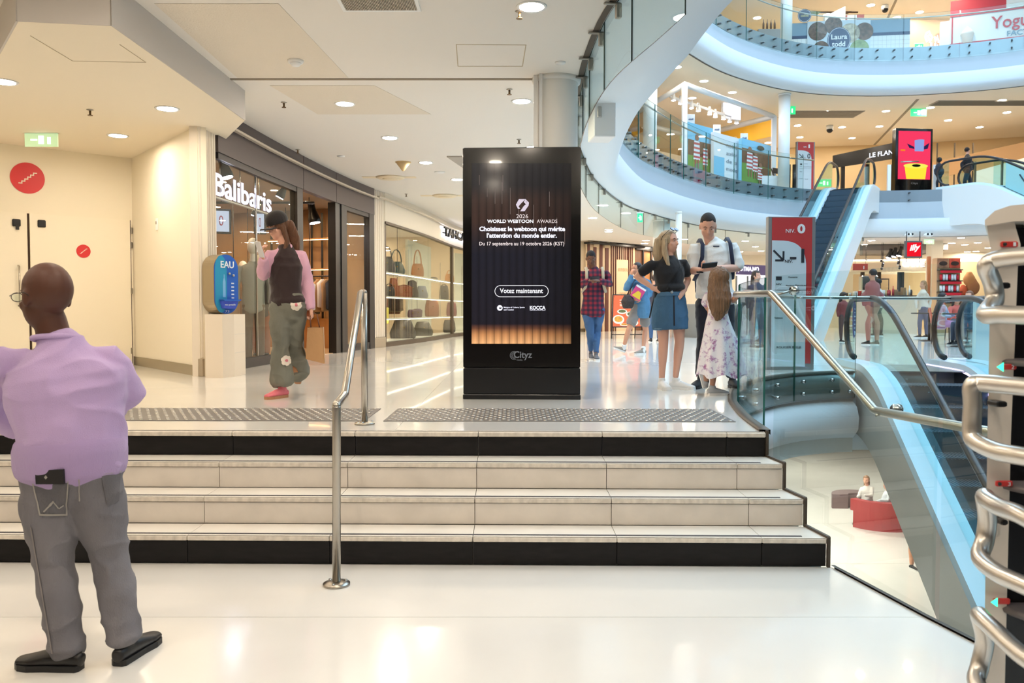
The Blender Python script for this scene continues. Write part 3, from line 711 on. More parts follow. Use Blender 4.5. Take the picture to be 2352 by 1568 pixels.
band(496, 692, 3.52, C0, -.05, .06, 'fascia_panel', GREYF, b1); band(693, 768, 3.52, C0, -.05, .06, 'fascia_panel', GREYF, b1); band(769, 856, 3.52, C0, -.05, .06, 'fascia_panel', GREYF, b1)
band(496, 856, 3.86, 3.89, .10, .16, 'light_rail', mat('rail_cream', (206, 196, 180), .4, .5), b1)
for a in range(505, 856, 50): band(a, a + 1.2, 3.87, 3.88, .05, .11, 'bracket', DKFR, b1)
band(500, 681, ZU, .80, -.04, .04, 'base_rail', DKFR, b1); band(792, 846, ZU, .80, -.04, .04, 'base_rail', DKFR, b1)
band(500, 681, 3.44, 3.52, -.04, .04, 'head_rail', DKFR, b1); band(792, 846, 3.44, 3.52, -.04, .04, 'head_rail', DKFR, b1)
band(679, 692, ZU, 3.52, -.08, .05, 'mullion', DKFR, b1); band(769, 781, ZU, 3.52, -.12, .03, 'door_post', BLACK, b1); band(781, 793, ZU, 3.52, -.08, .05, 'mullion', DKFR, b1); band(845, 856, ZU, 3.52, -.08, .05, 'mullion', DKFR, b1)
band(497, 590, .80, 3.44, -.01, .01, 'pane', SHOPGL, b1); band(591, 679, .80, 3.44, -.01, .01, 'pane', SHOPGL, b1); band(793, 845, .80, 3.44, -.01, .01, 'pane', SHOPGL, b1)
band(590, 591, .80, 3.44, -.012, .012, 'pane_joint', CHROME, b1)
# interior walls, floor and ceiling of the clothes shop
r = setting('wall_clothes_shop_lining', (-6, 16, 0))
WOODF = mat('shop_beige_floor', (196, 160, 118), .35, vary=.1); SHW = mat('shop_taupe_wall', (150, 134, 116), .7)
poly = [(-3.86, 11.05), (-4.02, 11.12), (-5.9, 13.0), (-9.5, 16), (-10.5, 20.8), (-3.05, 18.0)] 
MB().prism([(p.x - .04, p.y) for p in between(499, 855)] + [(-3.1, 18.0), (-10.5, 20.8), (-9.5, 16), (-5.9, 13.0)], ZU, ZU + .006).build('shop_floor', WOODF, r)
for a, c, m in (((-3.98, 11.1), (-5.9, 13.0), SHW), ((-5.9, 13.0), (-9.5, 16), SHW), ((-9.5, 16), (-10.5, 20.8), SHW), ((-10.5, 20.8), (-3.05, 18.0), mat('shop_warm_wood', (184, 150, 112), .5, vary=.2, stretch=(1, 1, .2)))):
    MB().slab3([(a[0], a[1], ZU), (c[0], c[1], ZU), (c[0], c[1], C0), (a[0], a[1], C0)], (0.0, .05, 0)).build('partition', m, r)
MB().slab3([(-3.95, 11.3, 3.70), (-3.2, 17.9, 3.7), (-10.5, 20.7, 3.7), (-9.5, 16, 3.7), (-5.9, 13.1, 3.7)], (0, 0, .06)).build('shop_ceiling', mat('shop_ceiling_tan', (172, 154, 134), .7), r)
for i, (x, y) in enumerate([(-4.6, 12.6), (-5.2, 14.2), (-4.4, 15.4), (-5.6, 16.6), (-4.2, 17.0), (-7, 16), (-6.6, 18), (-8.4, 17.6)]):
    downlight(x, y, 3.70, .06, 500, 'small bright spot in the ceiling of the dark fronted clothes shop', 'spots inside the clothes shop', (255, 214, 160))
# big illuminated letters
text_root = thing('shop_sign', 'glowing white shop name letters inside the dark framed window', 'sign', tuple(FP(570)) )
def on_facade(s, ua, ub, za, zb, off, m, root, depth, bold, name='letter', halo=None):
    # letters laid one by one along the curved front
    a, c = FP(ua), FP(ub); d = (c - a); L = d.length; d.normalize(); nrm = Vector((d.y, -d.x, 0))
    return text(s, a + nrm * off + Vector((0, 0, za)), d, (0, 0, 1), L, zb - za, m, root, name=name, depth=depth, bold=bold)
# letters hang on a slightly closer plane behind the glass
ga, gb = FP(513), FP(640); d = (gb - ga).normalized(); nrm = Vector((d.y, -d.x, 0))
P0 = ga - nrm * .10
zA = 1.48 + (712 - 449) / FPX * ga.y; zB = 1.48 + (712 - 397) / FPX * ga.y
text('Balibaris', P0 + Vector((0, 0, zA)), d, (0, 0, 1), (gb - ga).length, (zB - zA) , glow('sign_white_glow', (236, 228, 255), 1.7), text_root, name='letters', depth=.008, bold=.015)
MB().slab3([P0 + Vector((0, 0, zA - .03)), gb - nrm * .10 + Vector((0, 0, zA - .03)), gb - nrm * .10 + Vector((0, 0, zA - .01)), P0 + Vector((0, 0, zA - .01))], -nrm * .05).build('support_rail', mat('sign_rail', (190, 180, 170), .4, .5), text_root)
for t in (.12, .45, .8):
    p = P0 + d * t * (gb - ga).length; MB().tube([p + Vector((0, 0, zA - .02)) - nrm * .03, p + Vector((0, 0, 3.7)) - nrm * .03], .008, 8).build('hanging_rod', STEEL, text_root)
def spotlamp(x, y, z, lab, ang=.5, s_=1.0, grp=None, m=None):
    BLACK = m or globals()['BLACK']
    t = thing('track_spotlight', lab, 'spotlight', (x, y, z), grp, world=False)
    MB().cyl((0, 0, -.08 * s_), .02 * s_, .08 * s_, 8).build('stem', BLACK, t)
    R = Matrix.Rotation(ang, 3, 'Y'); b = MB(); b.lathe((0, 0, -.2 * s_), [(.062 * s_, 0), (.06 * s_, .04 * s_), (.038 * s_, .12 * s_), (.034 * s_, .2 * s_)], 16)
    c = Vector((0, 0, -.1 * s_)); b.v = [R @ (v - c) + c for v in b.v]; b.build('body', BLACK, t)
    b = MB(); b.lathe((0, 0, -.206 * s_), [(.05 * s_, 0), (.05 * s_, .006 * s_)], 14); b.v = [R @ (v - c) + c for v in b.v]; b.build('lens', glow('spot_lens', (240, 236, 255), 90), t)
    return t
p = W(514, 362, y=11.6); spotlamp(p.x, p.y, 3.62, 'black track spotlight behind the glass above the letter B', -.3, 1.5)
p = W(650, 425, y=14.6); spotlamp(p.x, p.y, 3.7, 'black track spotlight beside the last glowing letter', .5, 1.3)
p = W(592, 480, y=15.5); spotlamp(p.x, p.y, 3.5, 'black track spotlight deep in the shop below the letters', .4, 1.4)
p = W(718, 440, y=16.6); spotlamp(p.x, p.y, 3.62, 'black track spotlight just inside the shop doorway', -.2, 2.0)
p = W(609, 468, y=15.2); t = thing('light_track', 'black lighting track across the shop behind the glowing letters', 'light track', tuple(p))
MB().bb((p.x - 1.2, p.y - .02, 3.42), (p.x + .9, p.y + .02, 3.46)).build('rail', BLACK, t); MB().tube([(p.x - .8, p.y, 3.46), (p.x - .8, p.y, 3.7)], .008, 6).build('rod', BLACK, t); MB().tube([(p.x + .6, p.y, 3.46), (p.x + .6, p.y, 3.7)], .008, 6).build('rod', BLACK, t)
# screens reading 0
def miniscreen(u, v, y, wd, h, lab):
    p = W(u, v, y=y); t = thing('wall_screen', lab, 'screen', tuple(p), world=False, rz=.35)
    MB().bb((-wd / 2 - .03, 0, -h / 2 - .03), (wd / 2 + .03, .05, h / 2 + .03), .006).build('bezel', BLACK, t)
    MB().bb((-wd / 2, -.004, -h / 2), (wd / 2, 0, h / 2)).build('display', glow('screen_pale', (206, 214, 236), .9), t)
    text('0', (-wd * .14, -.006, -h * .22), (1, 0, 0), (0, 0, 1), wd * .28, h * .5, mat('digit_red', (150, 40, 60), .5), t, name='digit', depth=.003)
miniscreen(508, 508, 12.1, .22, .3, 'small screen showing a zero beside the fluted pilaster'); miniscreen(597, 512, 13.5, .13, .3, 'narrow screen left of the capped shopper head')
# mannequin
MANQ = mat('mannequin_white', (232, 222, 206), .45); SHIRT1 = mat('pale_grey_coat', (150, 150, 142), .8, bump=.3, bscale=30)
def mannequin(u, vhead, y, lab, coat, rz=0, trousers=None):
    z = ZU; x = (u - 1176) / FPX * y; hz = 1.48 + (712 - vhead) / FPX * y; H = hz - z
    t = thing('mannequin', lab, 'mannequin', (x, y, z), world=False, rz=rz)
    MB().ball((0, -.01, H), (.085, .1, .13)).build('head', MANQ, t)
    MB().loft([(0, 0, H - .28, .06, .06), (0, 0, H - .16, .045, .05), (0, 0, H - .08, .05, .055)]).build('neck', MANQ, t)
    MB().loft([(0, 0, H - .95, .17, .13), (0, 0, H - .6, .16, .12), (0, 0, H - .4, .2, .12), (0, 0, H - .3, .17, .09), (0, 0, H - .25, .07, .06)]).build('jacket', coat, t)
    for s_ in (-1, 1):
        MB().loft([(.19 * s_, 0, H - .33, .06, .06), (.25 * s_, 0, H - .6, .055, .055), (.24 * s_, -.04, H - .85, .045, .045)]).build('sleeve', coat, t)
        MB().loft([(.08 * s_, 0, H - .9, .09, .1), (.09 * s_, 0, .5, .07, .07), (.09 * s_, 0, .08, .06, .06)]).build('trouser_leg', trousers or coat, t)
        MB().loft([(.09 * s_, .05, .03, .04, .03), (.09 * s_, -.14, .03, .04, .025)]).build('shoe', BLACK, t)
    MB().cyl((0, 0, 0), .2, .015, 24).build('base', STEEL, t)
    return t
mannequin(583, 566, 12.6, 'white headed mannequin in a pale coat behind the shop window', SHIRT1, .3, mat('brown_trousers', (90, 66, 50), .8))
mannequin(600, 600, 14.8, 'mannequin in a dark jacket behind the pale coated mannequin', mat('dark_jacket', (52, 46, 44), .8), .2, mat('rust_trousers', (130, 70, 40), .8))
mannequin(560, 615, 15.4, 'mannequin in a tan jacket deep in the clothes shop', mat('tan_jacket', (140, 104, 70), .8), .2, mat('dark_jacket'))
# clothes rails
CLZ = 3.7
def rail(x0, y0, x1, y1, z, cols, lab, seed=1, leg=True, L=.75):
    rnd = random.Random(seed); t = thing('clothes_rail', lab, 'clothes rail', ((x0 + x1) / 2, (y0 + y1) / 2, ZU))
    A, B = Vector((x0, y0, z)), Vector((x1, y1, z)); d = (B - A).normalized()
    MB().tube([A, B], .015, 8).build('bar', DARKM, t)
    for q in (A, B): MB().tube([q, Vector((q.x, q.y, CLZ))], .008, 8).build('rail_rod', DARKM, r)
    n = int((B - A).length / .11); nq = Vector((-d.y, d.x, 0))
    for k in range(n):
        p = A + d * (.08 + .11 * k); m = cols[rnd.randrange(len(cols))]; l = L * rnd.uniform(.85, 1.1)
        g = thing('hanging_garment', None, None, tuple(p)); bpy.data.objects.remove(g)
        b = MB(); b.loft([(p.x, p.y, z - l, .2, .035), (p.x, p.y, z - l * .5, .19, .04), (p.x, p.y, z - .16, .21, .035), (p.x, p.y, z - .08, .08, .03)], side=nq, n=10)
        o = b.build('hanging_garment', m, None)
        nm = m.name.replace('_', ' ')
        tag(o, f'{nm} garment, {ORD[k]} on the {lab}', 'garment', 'garments on the ' + lab)
        MB().tube([p + Vector((0, 0, -.09)), p + Vector((0, 0, .015)), p + Vector((0, 0, .02)) + nq * .02], .004, 5).build('hanger_hook', STEEL, o)
    return t
CLO = [mat(n, c, .9, bump=.3, bscale=20) for n, c in (('white_cotton', (226, 220, 208)), ('charcoal_wool', (52, 50, 52)), ('olive_cloth', (92, 88, 62)), ('camel_wool', (168, 130, 88)), ('navy_knit', (40, 44, 60)), ('rust_knit', (146, 76, 44)), ('grey_knit', (130, 126, 122)), ('brown_suede', (92, 62, 44)))]
rail(-4.0, 16.4, -5.6, 17.6, 2.15, CLO, 'shop rail by the doorway', 2)
rail(-4.9, 14.6, -6.6, 15.6, 2.0, CLO, 'rail behind the mannequins', 3)
rail(-3.75, 17.5, -4.9, 18.0, 2.2, CLO[:5], 'rail behind the narrow window', 4)
# slatted display and shelves at the back, seen through the door
dsp = thing('display_unit', 'tall black and wood display unit seen through the shop doorway', 'shelving', (-4.9, 18.0, ZU))
BW = lambda t: (-3.9 - 1.5 * t, 18.05 + .6 * t)
for k in range(7):
    x, y = BW(k / 6); MB().bb((x - .02, y - .02, ZU + .006), (x + .02, y + .02, 3.6)).build('upright', BLACK, dsp)
for z in (2.35, 1.7, 1.1, 3.0):
    a, c = BW(0), BW(1); MB().slab3([(a[0], a[1] - .3, z), (c[0], c[1] - .3, z), (c[0], c[1] + .02, z), (a[0], a[1] + .02, z)], (0, 0, .03)).build('shelf', mat('oak_shelf', (196, 140, 84), .5), dsp)
    MB().slab3([(a[0], a[1] - .28, z - .006), (c[0], c[1] - .28, z - .006), (c[0], c[1] - .24, z - .006), (a[0], a[1] - .24, z - .006)], (0, 0, .006)).build('light_strip', glow('strip_warm', (255, 200, 130), 14), dsp)
MB().slab3([(-3.75, 17.6, ZU + .006), (-5.4, 18.3, ZU + .006), (-5.4, 18.3, 1.3), (-3.75, 17.6, 1.3)], (0, -.03, 0)).build('drawer_front', mat('oak_shelf'), dsp)
# ---------------- bag shop
CLZ = C0
b2 = setting('trim_bag_shopfront', (-2.2, 22, 0))
WF = mat('white_fascia_panel', (228, 218, 200), .5); BRZ = mat('bronze_frame', (84, 72, 58), .4, .5)
band(882, 1130, 3.44, C0, -.05, .04, 'fascia_panel', WF, b2); band(882, 1130, 3.40, 3.45, -.05, .06, 'head_rail', BRZ, b2); band(882, 1130, ZU, .76, -.05, .05, 'base_rail', BRZ, b2)
band(860, 1130, 3.90, 3.94, .08, .14, 'light_rail', mat('rail_cream'), b2)
for ua in (882, 1037, 1130): band(ua, ua + 3, .76, 3.4, -.04, .03, 'mullion', BRZ, b2)
for ua, ub in ((885, 919), (919.6, 984), (984.6, 1036), (1040, 1082), (1082.6, 1130)): band(ua, ub, .76, 3.4, -.008, .008, 'pane', SHOPGL, b2)
band(1130, 1360, ZU, C0, -.1, .02, 'white_wall', mat('cream_hoarding', (226, 212, 188), .6), b2)
band(1130, 1360, ZU, ZU + .12, .02, .03, 'skirting', mat('steel_skirting'), b2)
pa, pc = FP(857), FP(882)
pilaster('trim_pilaster_far', (pa.x, pa.y), (pc.x, pc.y), C0, 6)
r = setting('trim_bag_shop_lining', (-5, 24, 0))
BSW = mat('bag_shop_wall', (222, 206, 178), .6)
for a, c in (((-2.95, 18.3), (-9.5, 21.6)), ((-9.5, 21.6), (-9.0, 31)), ((-9.0, 31), (-1.4, 29.0))):
    MB().slab3([(a[0], a[1], ZU), (c[0], c[1], ZU), (c[0], c[1], C0), (a[0], a[1], C0)], (.05, .02, 0)).build('partition', BSW, r)
for i, (x, y) in enumerate([(-3.6, 20), (-4.4, 22), (-3.2, 23.5), (-5.4, 24.4), (-3, 26), (-4.6, 27), (-6.6, 22.6), (-6.6, 26.4), (-2.2, 27.6), (-5, 29)]):
    downlight(x, y, C0 - .02, .08, 300, 'small ceiling spot inside the white bag shop', 'spots inside the bag shop', (255, 234, 204))
sg = thing('shop_sign', 'dark raised letters with white edge glow on the pale fascia, cut by the totem', 'sign', tuple(FP(1010)))
a, c = FP(1009), FP(1092); d = (c - a).normalized(); nrm = Vector((d.y, -d.x, 0)); z0, z1 = 3.58, 3.84
text('TAHCATMNG', a + nrm * .13 + Vector((0, 0, z0)), d, (0, 0, 1), (c - a).length, z1 - z0, BLACK, sg, name='letters', depth=.05, bold=.02)
text('TAHCATMNG', a + nrm * .045 + Vector((0, 0, z0 - .02)) - d * .05, d, (0, 0, 1), (c - a).length + .1, z1 - z0 + .04, glow('halo_white', (240, 240, 255), 3), sg, name='halo', depth=.02, bold=.03)
MB().slab3([a + nrm * .09 + Vector((0, 0, z0 + .08)), c + nrm * .09 + Vector((0, 0, z0 + .08)), c + nrm * .09 + Vector((0, 0, z0 + .11)), a + nrm * .09 + Vector((0, 0, z0 + .11))], nrm * .04).build('mounting_rail', BLACK, sg)
# shelves right behind the glass
SHZ = [2.36, 1.80, 1.29]; WSH = mat('white_lacquer', (240, 236, 226), .3)
for z, nm in zip(SHZ, ('top', 'middle', 'lowest')):
    s_ = thing('window_shelf', f'{nm} white display shelf in the bag shop window', 'shelf', tuple(FP(970)))
    band(886, 1128, z - .03, z, -.55, -.1, 'board', WSH, s_)
    band(886, 1128, z - .036, z - .03, -.16, -.13, 'light_strip', glow('strip_white', (255, 244, 224), 14), s_)
    for uu in (936, 986, 1036, 1082): band(uu, uu + .6, z, min(z + .56, 3.3), -.34, -.33, 'hanging_rod', STEEL, s_)
s_ = thing('window_plinth', 'low white display plinth along the bag shop window', 'plinth', tuple(FP(970))); band(886, 1128, ZU + .001, .775, -.6, -.06, 'board', WSH, s_)
pn = thing('display_screen_panel', 'tall pale panel standing behind the bags in the window', 'panel', tuple(FP(1010))); band(987, 1035, .776, 3.38, -.66, -.60, 'panel_face', mat('pale_mint_panel', (222, 222, 204), .4), pn)
band(1083, 1128, .776, 3.38, -.66, -.6, 'panel_face', mat('pale_mint_panel'), pn)
cnt = 0
def bag(u, z, wd, h, m, lab, handle=.2, dep=.14, o=-.3, kind='tote'):
    p = FP(u); q = FP(u + 3); d = (q - p).normalized(); n_ = Vector((d.y, -d.x, 0)); p = p + n_ * o; p.z = z; f = .5
    d = Vector((.93, .37, 0))
    t = thing('handbag', lab, 'handbag', tuple(p), 'bags in the shop window')
    top = .72 if kind == 'slouch' else .88
    MB().loft([(p.x, p.y, z + .03, wd * .5, dep * .5), (p.x, p.y, z + h * .3, wd * .52, dep * .55), (p.x, p.y, z + h * .7, wd * .5 * (top + .08), dep * .4), (p.x, p.y, z + h * .96, wd * .5 * top * .9, dep * .2)], side=d, n=14).build('body', m, t)
    if handle:
        for s_ in (-1, 1):
            nn = Vector((-d.y, d.x, 0)) * .03 * s_
            MB().tube([p + nn + Vector((0, 0, h * .85)) + d * wd * .3 * math.cos(a) + Vector((0, 0, handle * math.sin(a))) for a in [PI * k / 10 for k in range(11)]], .009, 7).build('handle', m, t)
    if kind == 'flap': MB().box(p + Vector((0, 0, h * .66)) + Vector((d.y, -d.x, 0)) * dep * .5, (wd * .9, .02, h * .5), math.atan2(d.y, d.x), .006).build('flap', m, t)
    MB().box(p + Vector((0, 0, h * .6)) + Vector((d.y, -d.x, 0)) * dep * .58, (.03, .012, .03), math.atan2(d.y, d.x)).build('clasp', mat('gold_clasp', (212, 170, 90), .25, .9), t)
LE = {n: mat(n, c, .45, bump=.3, bscale=40) for n, c in (('grey_leather', (96, 92, 88)), ('teal_leather', (60, 88, 88)), ('tan_leather', (176, 116, 66)), ('black_leather', (34, 32, 32)), ('brown_leather', (130, 70, 36)), ('purple_leather', (92, 70, 80)), ('orange_leather', (206, 138, 66)), ('silver_grey_cloth', (108, 112, 120)), ('dark_grey_cloth', (78, 74, 68)), ('wine_leather', (110, 44, 50)))}
bag(916, SHZ[0], .44, .38, LE['grey_leather'], 'grey slouchy handbag on the top window shelf, leftmost', .3, kind='slouch'); bag(938, SHZ[0], .44, .3, LE['teal_leather'], 'dark teal handbag with a tall loop handle on the top shelf', .34, kind='slouch')
bag(985, SHZ[0], .34, .36, LE['tan_leather'], 'tan shopper with long upright handles before the pale panel', .42); bag(1054, SHZ[0], .3, .26, LE['orange_leather'], 'small orange handbag on the top shelf next to the totem', .16)
bag(1020, SHZ[0], .24, .07, LE['grey_leather'], 'flat grey purse lying on the top shelf', 0)
bag(922, SHZ[1], .28, .24, LE['black_leather'], 'black round bag low on the middle shelf', .1); bag(932, SHZ[1], .22, .46, LE['brown_leather'], 'tall brown bag on the middle shelf by the dark post', .05); bag(955, SHZ[1], .42, .30, LE['brown_leather'], 'chestnut handbag in the centre of the middle shelf', .06, kind='flap')
bag(973, SHZ[1], .34, .44, LE['black_leather'], 'black shaggy bag beside the chestnut handbag', .08, kind='slouch'); bag(994, SHZ[1], .34, .34, LE['silver_grey_cloth'], 'grey blue hobo bag on the middle shelf', .0, kind='slouch'); bag(1042, SHZ[1], .3, .44, LE['black_leather'], 'black bag on the middle shelf right of the pale panel', .1)
bag(972, SHZ[2], .24, .2, LE['purple_leather'], 'small purple brown bag on the lowest shelf', 0, kind='flap'); bag(984, SHZ[2], .26, .22, LE['purple_leather'], 'second small purple brown bag, nearer the panel', 0, kind='flap'); bag(1016, SHZ[2], .42, .50, LE['brown_leather'], 'large brown leather tote before the pale panel', .06, kind='tote'); bag(1058, SHZ[2], .34, .44, LE['wine_leather'], 'red brown handbag on the lowest shelf beside the totem', .06)
bag(952, .776, .66, .46, LE['dark_grey_cloth'], 'big dark slouchy bag standing on the window plinth', .04, .26, kind='slouch'); bag(996, .776, .56, .38, LE['dark_grey_cloth'], 'dark gathered bag on the plinth before the pale panel', .03, .24, kind='slouch'); bag(1053, .776, .4, .4, LE['black_leather'], 'black backpack shaped bag on the plinth by the totem', .05)
p = FP(903); bt = thing('boot_display', 'tan knee boot on the window plinth with a yellow scarf', 'boot', (p.x - .3, p.y + .1, .776), world=False)
MB().loft([(0, 0, .06, .05, .07), (0, 0, .3, .05, .055), (0, 0, .62, .06, .065)]).build('shaft', LE['tan_leather'], bt); MB().loft([(0, .03, .04, .045, .04), (0, -.12, .035, .045, .03)]).build('foot', LE['tan_leather'], bt); MB().loft([(.12, .05, .4, .06, .03), (.13, .05, .75, .05, .03)]).build('scarf', mat('yellow_scarf', (222, 206, 80), .8), bt)
rail(-3.4, 20.0, -5.2, 23.0, 2.25, CLO[:5] + CLO[:1], 'nearer rail inside the bag shop', 5); rail(-3.4, 24.6, -4.6, 27.4, 2.2, CLO, 'further rail inside the bag shop', 6)
ct = thing('shop_counter', 'white low counter inside the bag shop', 'counter', (-4.2, 23.6, ZU)); MB().bb((-4.9, 23.2, ZU), (-3.7, 24, 1.45), .02).build('body', WSH, ct); MB().bb((-4.95, 23.15, 1.45), (-3.65, 24.05, 1.49), .01).build('top', mat('dark_top', (60, 50, 44), .3), ct)
# ---------------- water dispenser
wd_ = thing('plinth_box', 'white angular plinth box under the blue water dispenser', 'plinth', (-3.62, 10.2, ZU))
MB().prism([(-3.72, 10.02), (-3.50, 10.0), (-3.42, 10.18), (-3.42, 10.6), (-3.76, 10.6)], ZU, 1.43).build('body', mat('plinth_white', (226, 214, 196), .5), wd_)
for z in (.95, 1.18): MB().bb((-3.425, 10.2, z), (-3.417, 10.58, z + .004)).build('panel_joint', JOINT, wd_)
wt = thing('water_dispenser', 'blue oval water dispenser with steel shell lettered EAU', 'water dispenser', (-3.62, 10.3, 1.43))
rz = math.radians(58)   # front plate faces right and towards the viewer
Rz = Matrix.Rotation(rz, 3, 'Z'); c0 = Vector((-3.54, 10.26, 1.80))
def oval(wd, h, z0=0, n=16):
    r = wd / 2; P = []
    for k in range(n + 1): a = PI * k / n; P.append((r * math.cos(a), h / 2 - r + r * math.sin(a)))
    for k in range(n + 1): a = PI + PI * k / n; P.append((r * math.cos(a), -h / 2 + r + r * math.sin(a)))
    return P
def plate(poly, y0, y1, name, m, root, c=c0, R=Rz, **k):
    return MB().slab3([c + R @ Vector((x, y0, z)) for x, z in poly], R @ Vector((0, y1 - y0, 0))).build(name, m, root, **k)
plate(oval(.36, .74), .0, .22, 'shell', mat('dispenser_steel', (180, 166, 140), .3, .85), wt); BLUEP = mat('dispenser_blue', (44, 96, 190), .35)
plate(oval(.35, .73), -.012, 0, 'front_plate', BLUEP, wt)
plate([(x * .5 - .085, z * .96) for x, z in oval(.35, .73)], -.0135, -.012, 'turquoise_panel', mat('dispenser_teal', (44, 146, 190), .35), wt)
wh = mat('print_white', (226, 236, 246), .5)
text('EAU', c0 + Rz @ Vector((-.09, -.014, .20)), Rz @ Vector((1, 0, 0)), (0, 0, 1), .2, .085, wh, wt, name='lettering', bold=.02)
plate([(-.06, -.16), (-.02, -.16), (-.02, .03), (-.034, .08), (-.034, .12), (-.046, .12), (-.046, .08), (-.06, .03)], -.016, -.014, 'bottle_print', mat('bottle_print', (120, 180, 226), .4), wt)
plate([(-.12, -.19), (.16, -.19), (.12, -.21), (-.1, -.21)], -.10, -.012, 'drip_ledge', BLUEP, wt); plate([(-.11, -.21), (.12, -.21), (.08, -.30), (-.08, -.30)], -.07, -.012, 'drip_bowl', mat('bowl_blue', (70, 90, 200), .35), wt)
text('eau potable', c0 + Rz @ Vector((-.08, -.074, -.27)), Rz @ Vector((1, 0, 0)), (0, 0, 1), .16, .03, wh, wt)
for (x, z) in ((.03, .13), (.09, .11)): MB().ball(c0 + Rz @ Vector((x, -.03, z)), .016, 10, 6).build('tap_button', STEEL, wt)
for k in range(5): plate([(.07, .02 - k * .045), (.11, .02 - k * .045), (.11, .005 - k * .045), (.07, .005 - k * .045)], -.014, -.012, 'caption_print', wh, wt)
text('73', c0 + Rz @ Vector((-.03, -.014, -.35)), Rz @ Vector((1, 0, 0)), (0, 0, 1), .06, .03, wh, wt)
# ================================================================ ADVERTISING TOTEM
kc = W(1198, 917, ZU); KR = math.radians(-2.5); KX = Vector((math.cos(KR), math.sin(KR), 0)); KN = Vector((math.sin(KR), -math.cos(KR), 0))
kw = 1.075; kh = 2.30
tt = thing('advertising_totem', 'tall black digital advertising totem on the upper floor above the stairs', 'advertising display', tuple(kc))
TB = mat('totem_black_gloss', (8, 8, 10), .12, coat=.5); TB2 = mat('totem_plinth_black', (16, 16, 18), .3)
def kbox(x0, x1, y0, y1, z0, z1, name, m, bev=.004, root=tt, **k):
    # y: 0 = front face, positive = back
    c = kc + KX * (x0 + x1) / 2 - KN * (y0 + y1) / 2 + Vector((0, 0, (z0 + z1) / 2)); return MB().box(c, (x1 - x0, abs(y1 - y0), z1 - z0), KR, bev).build(name, m, root, **k)
kbox(-kw / 2, kw / 2, 0, .26, .29, kh, 'housing', TB, .008)
kbox(-kw / 2, kw / 2, -.002, .262, .05, .285, 'plinth', TB2); kbox(-kw / 2 - .004, kw / 2 + .004, -.008, .268, 0, .045, 'base_plate', TB2)
kbox(-kw / 2, kw / 2, -.004, 0, .30, kh - .01, 'front_glass', TB, .001)
pl0 = kc + KN * .0045
def kpx(u, v): return onplane(u, v, pl0, KN)
S = [kpx(1083, 789), kpx(1312, 789), kpx(1312, 375), kpx(1083, 375)]
me = bpy.data.meshes.new('screen'); me.from_pydata([tuple(p) for p in S], [], [(0, 1, 2, 3)]); uv = me.uv_layers.new(name='UVMap')
for i, c in enumerate(((0, 0), (1, 0), (1, 1), (0, 1))): uv.data[i].uv = c
m = bpy.data.materials.new('totem_screen_picture'); m.use_nodes = True; nt = m.node_tree; B = nt.nodes['Principled BSDF']
B.inputs['Base Color'].default_value = (.01, .01, .012, 1); B.inputs['Roughness'].default_value = .1; B.inputs['Specular IOR Level'].default_value = .3
uvn = nt.nodes.new('ShaderNodeUVMap'); sp = nt.nodes.new('ShaderNodeSeparateXYZ'); nt.links.new(uvn.outputs[0], sp.inputs[0])
def ramp(src, els, interp='LINEAR'):
    r = nt.nodes.new('ShaderNodeValToRGB'); r.color_ramp.interpolation = interp; e = r.color_ramp.elements
    while len(e) < len(els): e.new(.5)
    for k, (p, c) in enumerate(els): e[k].position = p; e[k].color = (*c, 1) if isinstance(c, tuple) else (c, c, c, 1)
    nt.links.new(src, r.inputs[0]); return r.outputs[0]
def mth(op, a, b_=None, v=None):
    n = nt.nodes.new('ShaderNodeMath'); n.operation = op; nt.links.new(a, n.inputs[0])
    if b_ is not None: nt.links.new(b_, n.inputs[1])
    if v is not None: n.inputs[1].default_value = v
    return n.outputs[0]
u_ = sp.outputs[0]; v_ = sp.outputs[1]
vert = ramp(v_, [(0, (.95, .48, .20)), (.05, (.62, .27, .10)), (.085, (.16, .06, .03)), (.11, (.012, .010, .016)), (.50, (.012, .012, .02)), (.56, (.02, .016, .02)), (.68, (.05, .025, .018)), (.80, (.045, .024, .018)), (.88, (.014, .013, .015)), (1, (.016, .016, .018))])
fr = mth('FRACT', mth('MULTIPLY', u_, v=13.0)); sl = ramp(fr, [(0, .35), (.06, .75), (.5, 1.0), (.9, .62), (1, .3)])
left = ramp(u_, [(0, 1.0), (.6, .9), (1, .35)])
mx = nt.nodes.new('ShaderNodeMixRGB'); mx.blend_type = 'MULTIPLY'; mx.inputs[0].default_value = 1; nt.links.new(vert, mx.inputs[1]); nt.links.new(sl, mx.inputs[2])
m2 = nt.nodes.new('ShaderNodeMixRGB'); m2.blend_type = 'MULTIPLY'; m2.inputs[0].default_value = 1; nt.links.new(mx.outputs[0], m2.inputs[1]); nt.links.new(left, m2.inputs[2])
nt.links.new(m2.outputs[0], B.inputs['Emission Color']); B.inputs['Emission Strength'].default_value = 1
me.materials.append(m); scr = link('screen', me, tt)
WT = glow('screen_white', (250, 250, 255), 1.0); WP = glow('screen_pink_white', (246, 232, 230), .9); VI = glow('screen_violet_white', (240, 240, 255), 1.1); GY = glow('totem_logo_grey', (168, 168, 168), .35)
def kt(s, u0, v0, u1, v1, m_=WT, bold=0.0, par=scr): text_px(s, u0, v0, u1, v1, pl0 + KN * .002, KN, m_, None, name='lettering', depth=.001, bold=bold).parent = par; 
def ktext(s, u0, v0, u1, v1, m_=WT, bold=0.0, par=scr, off=.002):
    o = text_px(s, u0, v0, u1, v1, pl0 + KN * off, KN, m_, None, name='lettering', depth=.001, bold=bold)
    o.parent = par; o.matrix_parent_inverse = Matrix.Identity(4) if par is scr else Matrix.Translation(-Vector(par.location))
ktext('2026', 1186, 492, 1213, 501, WP)
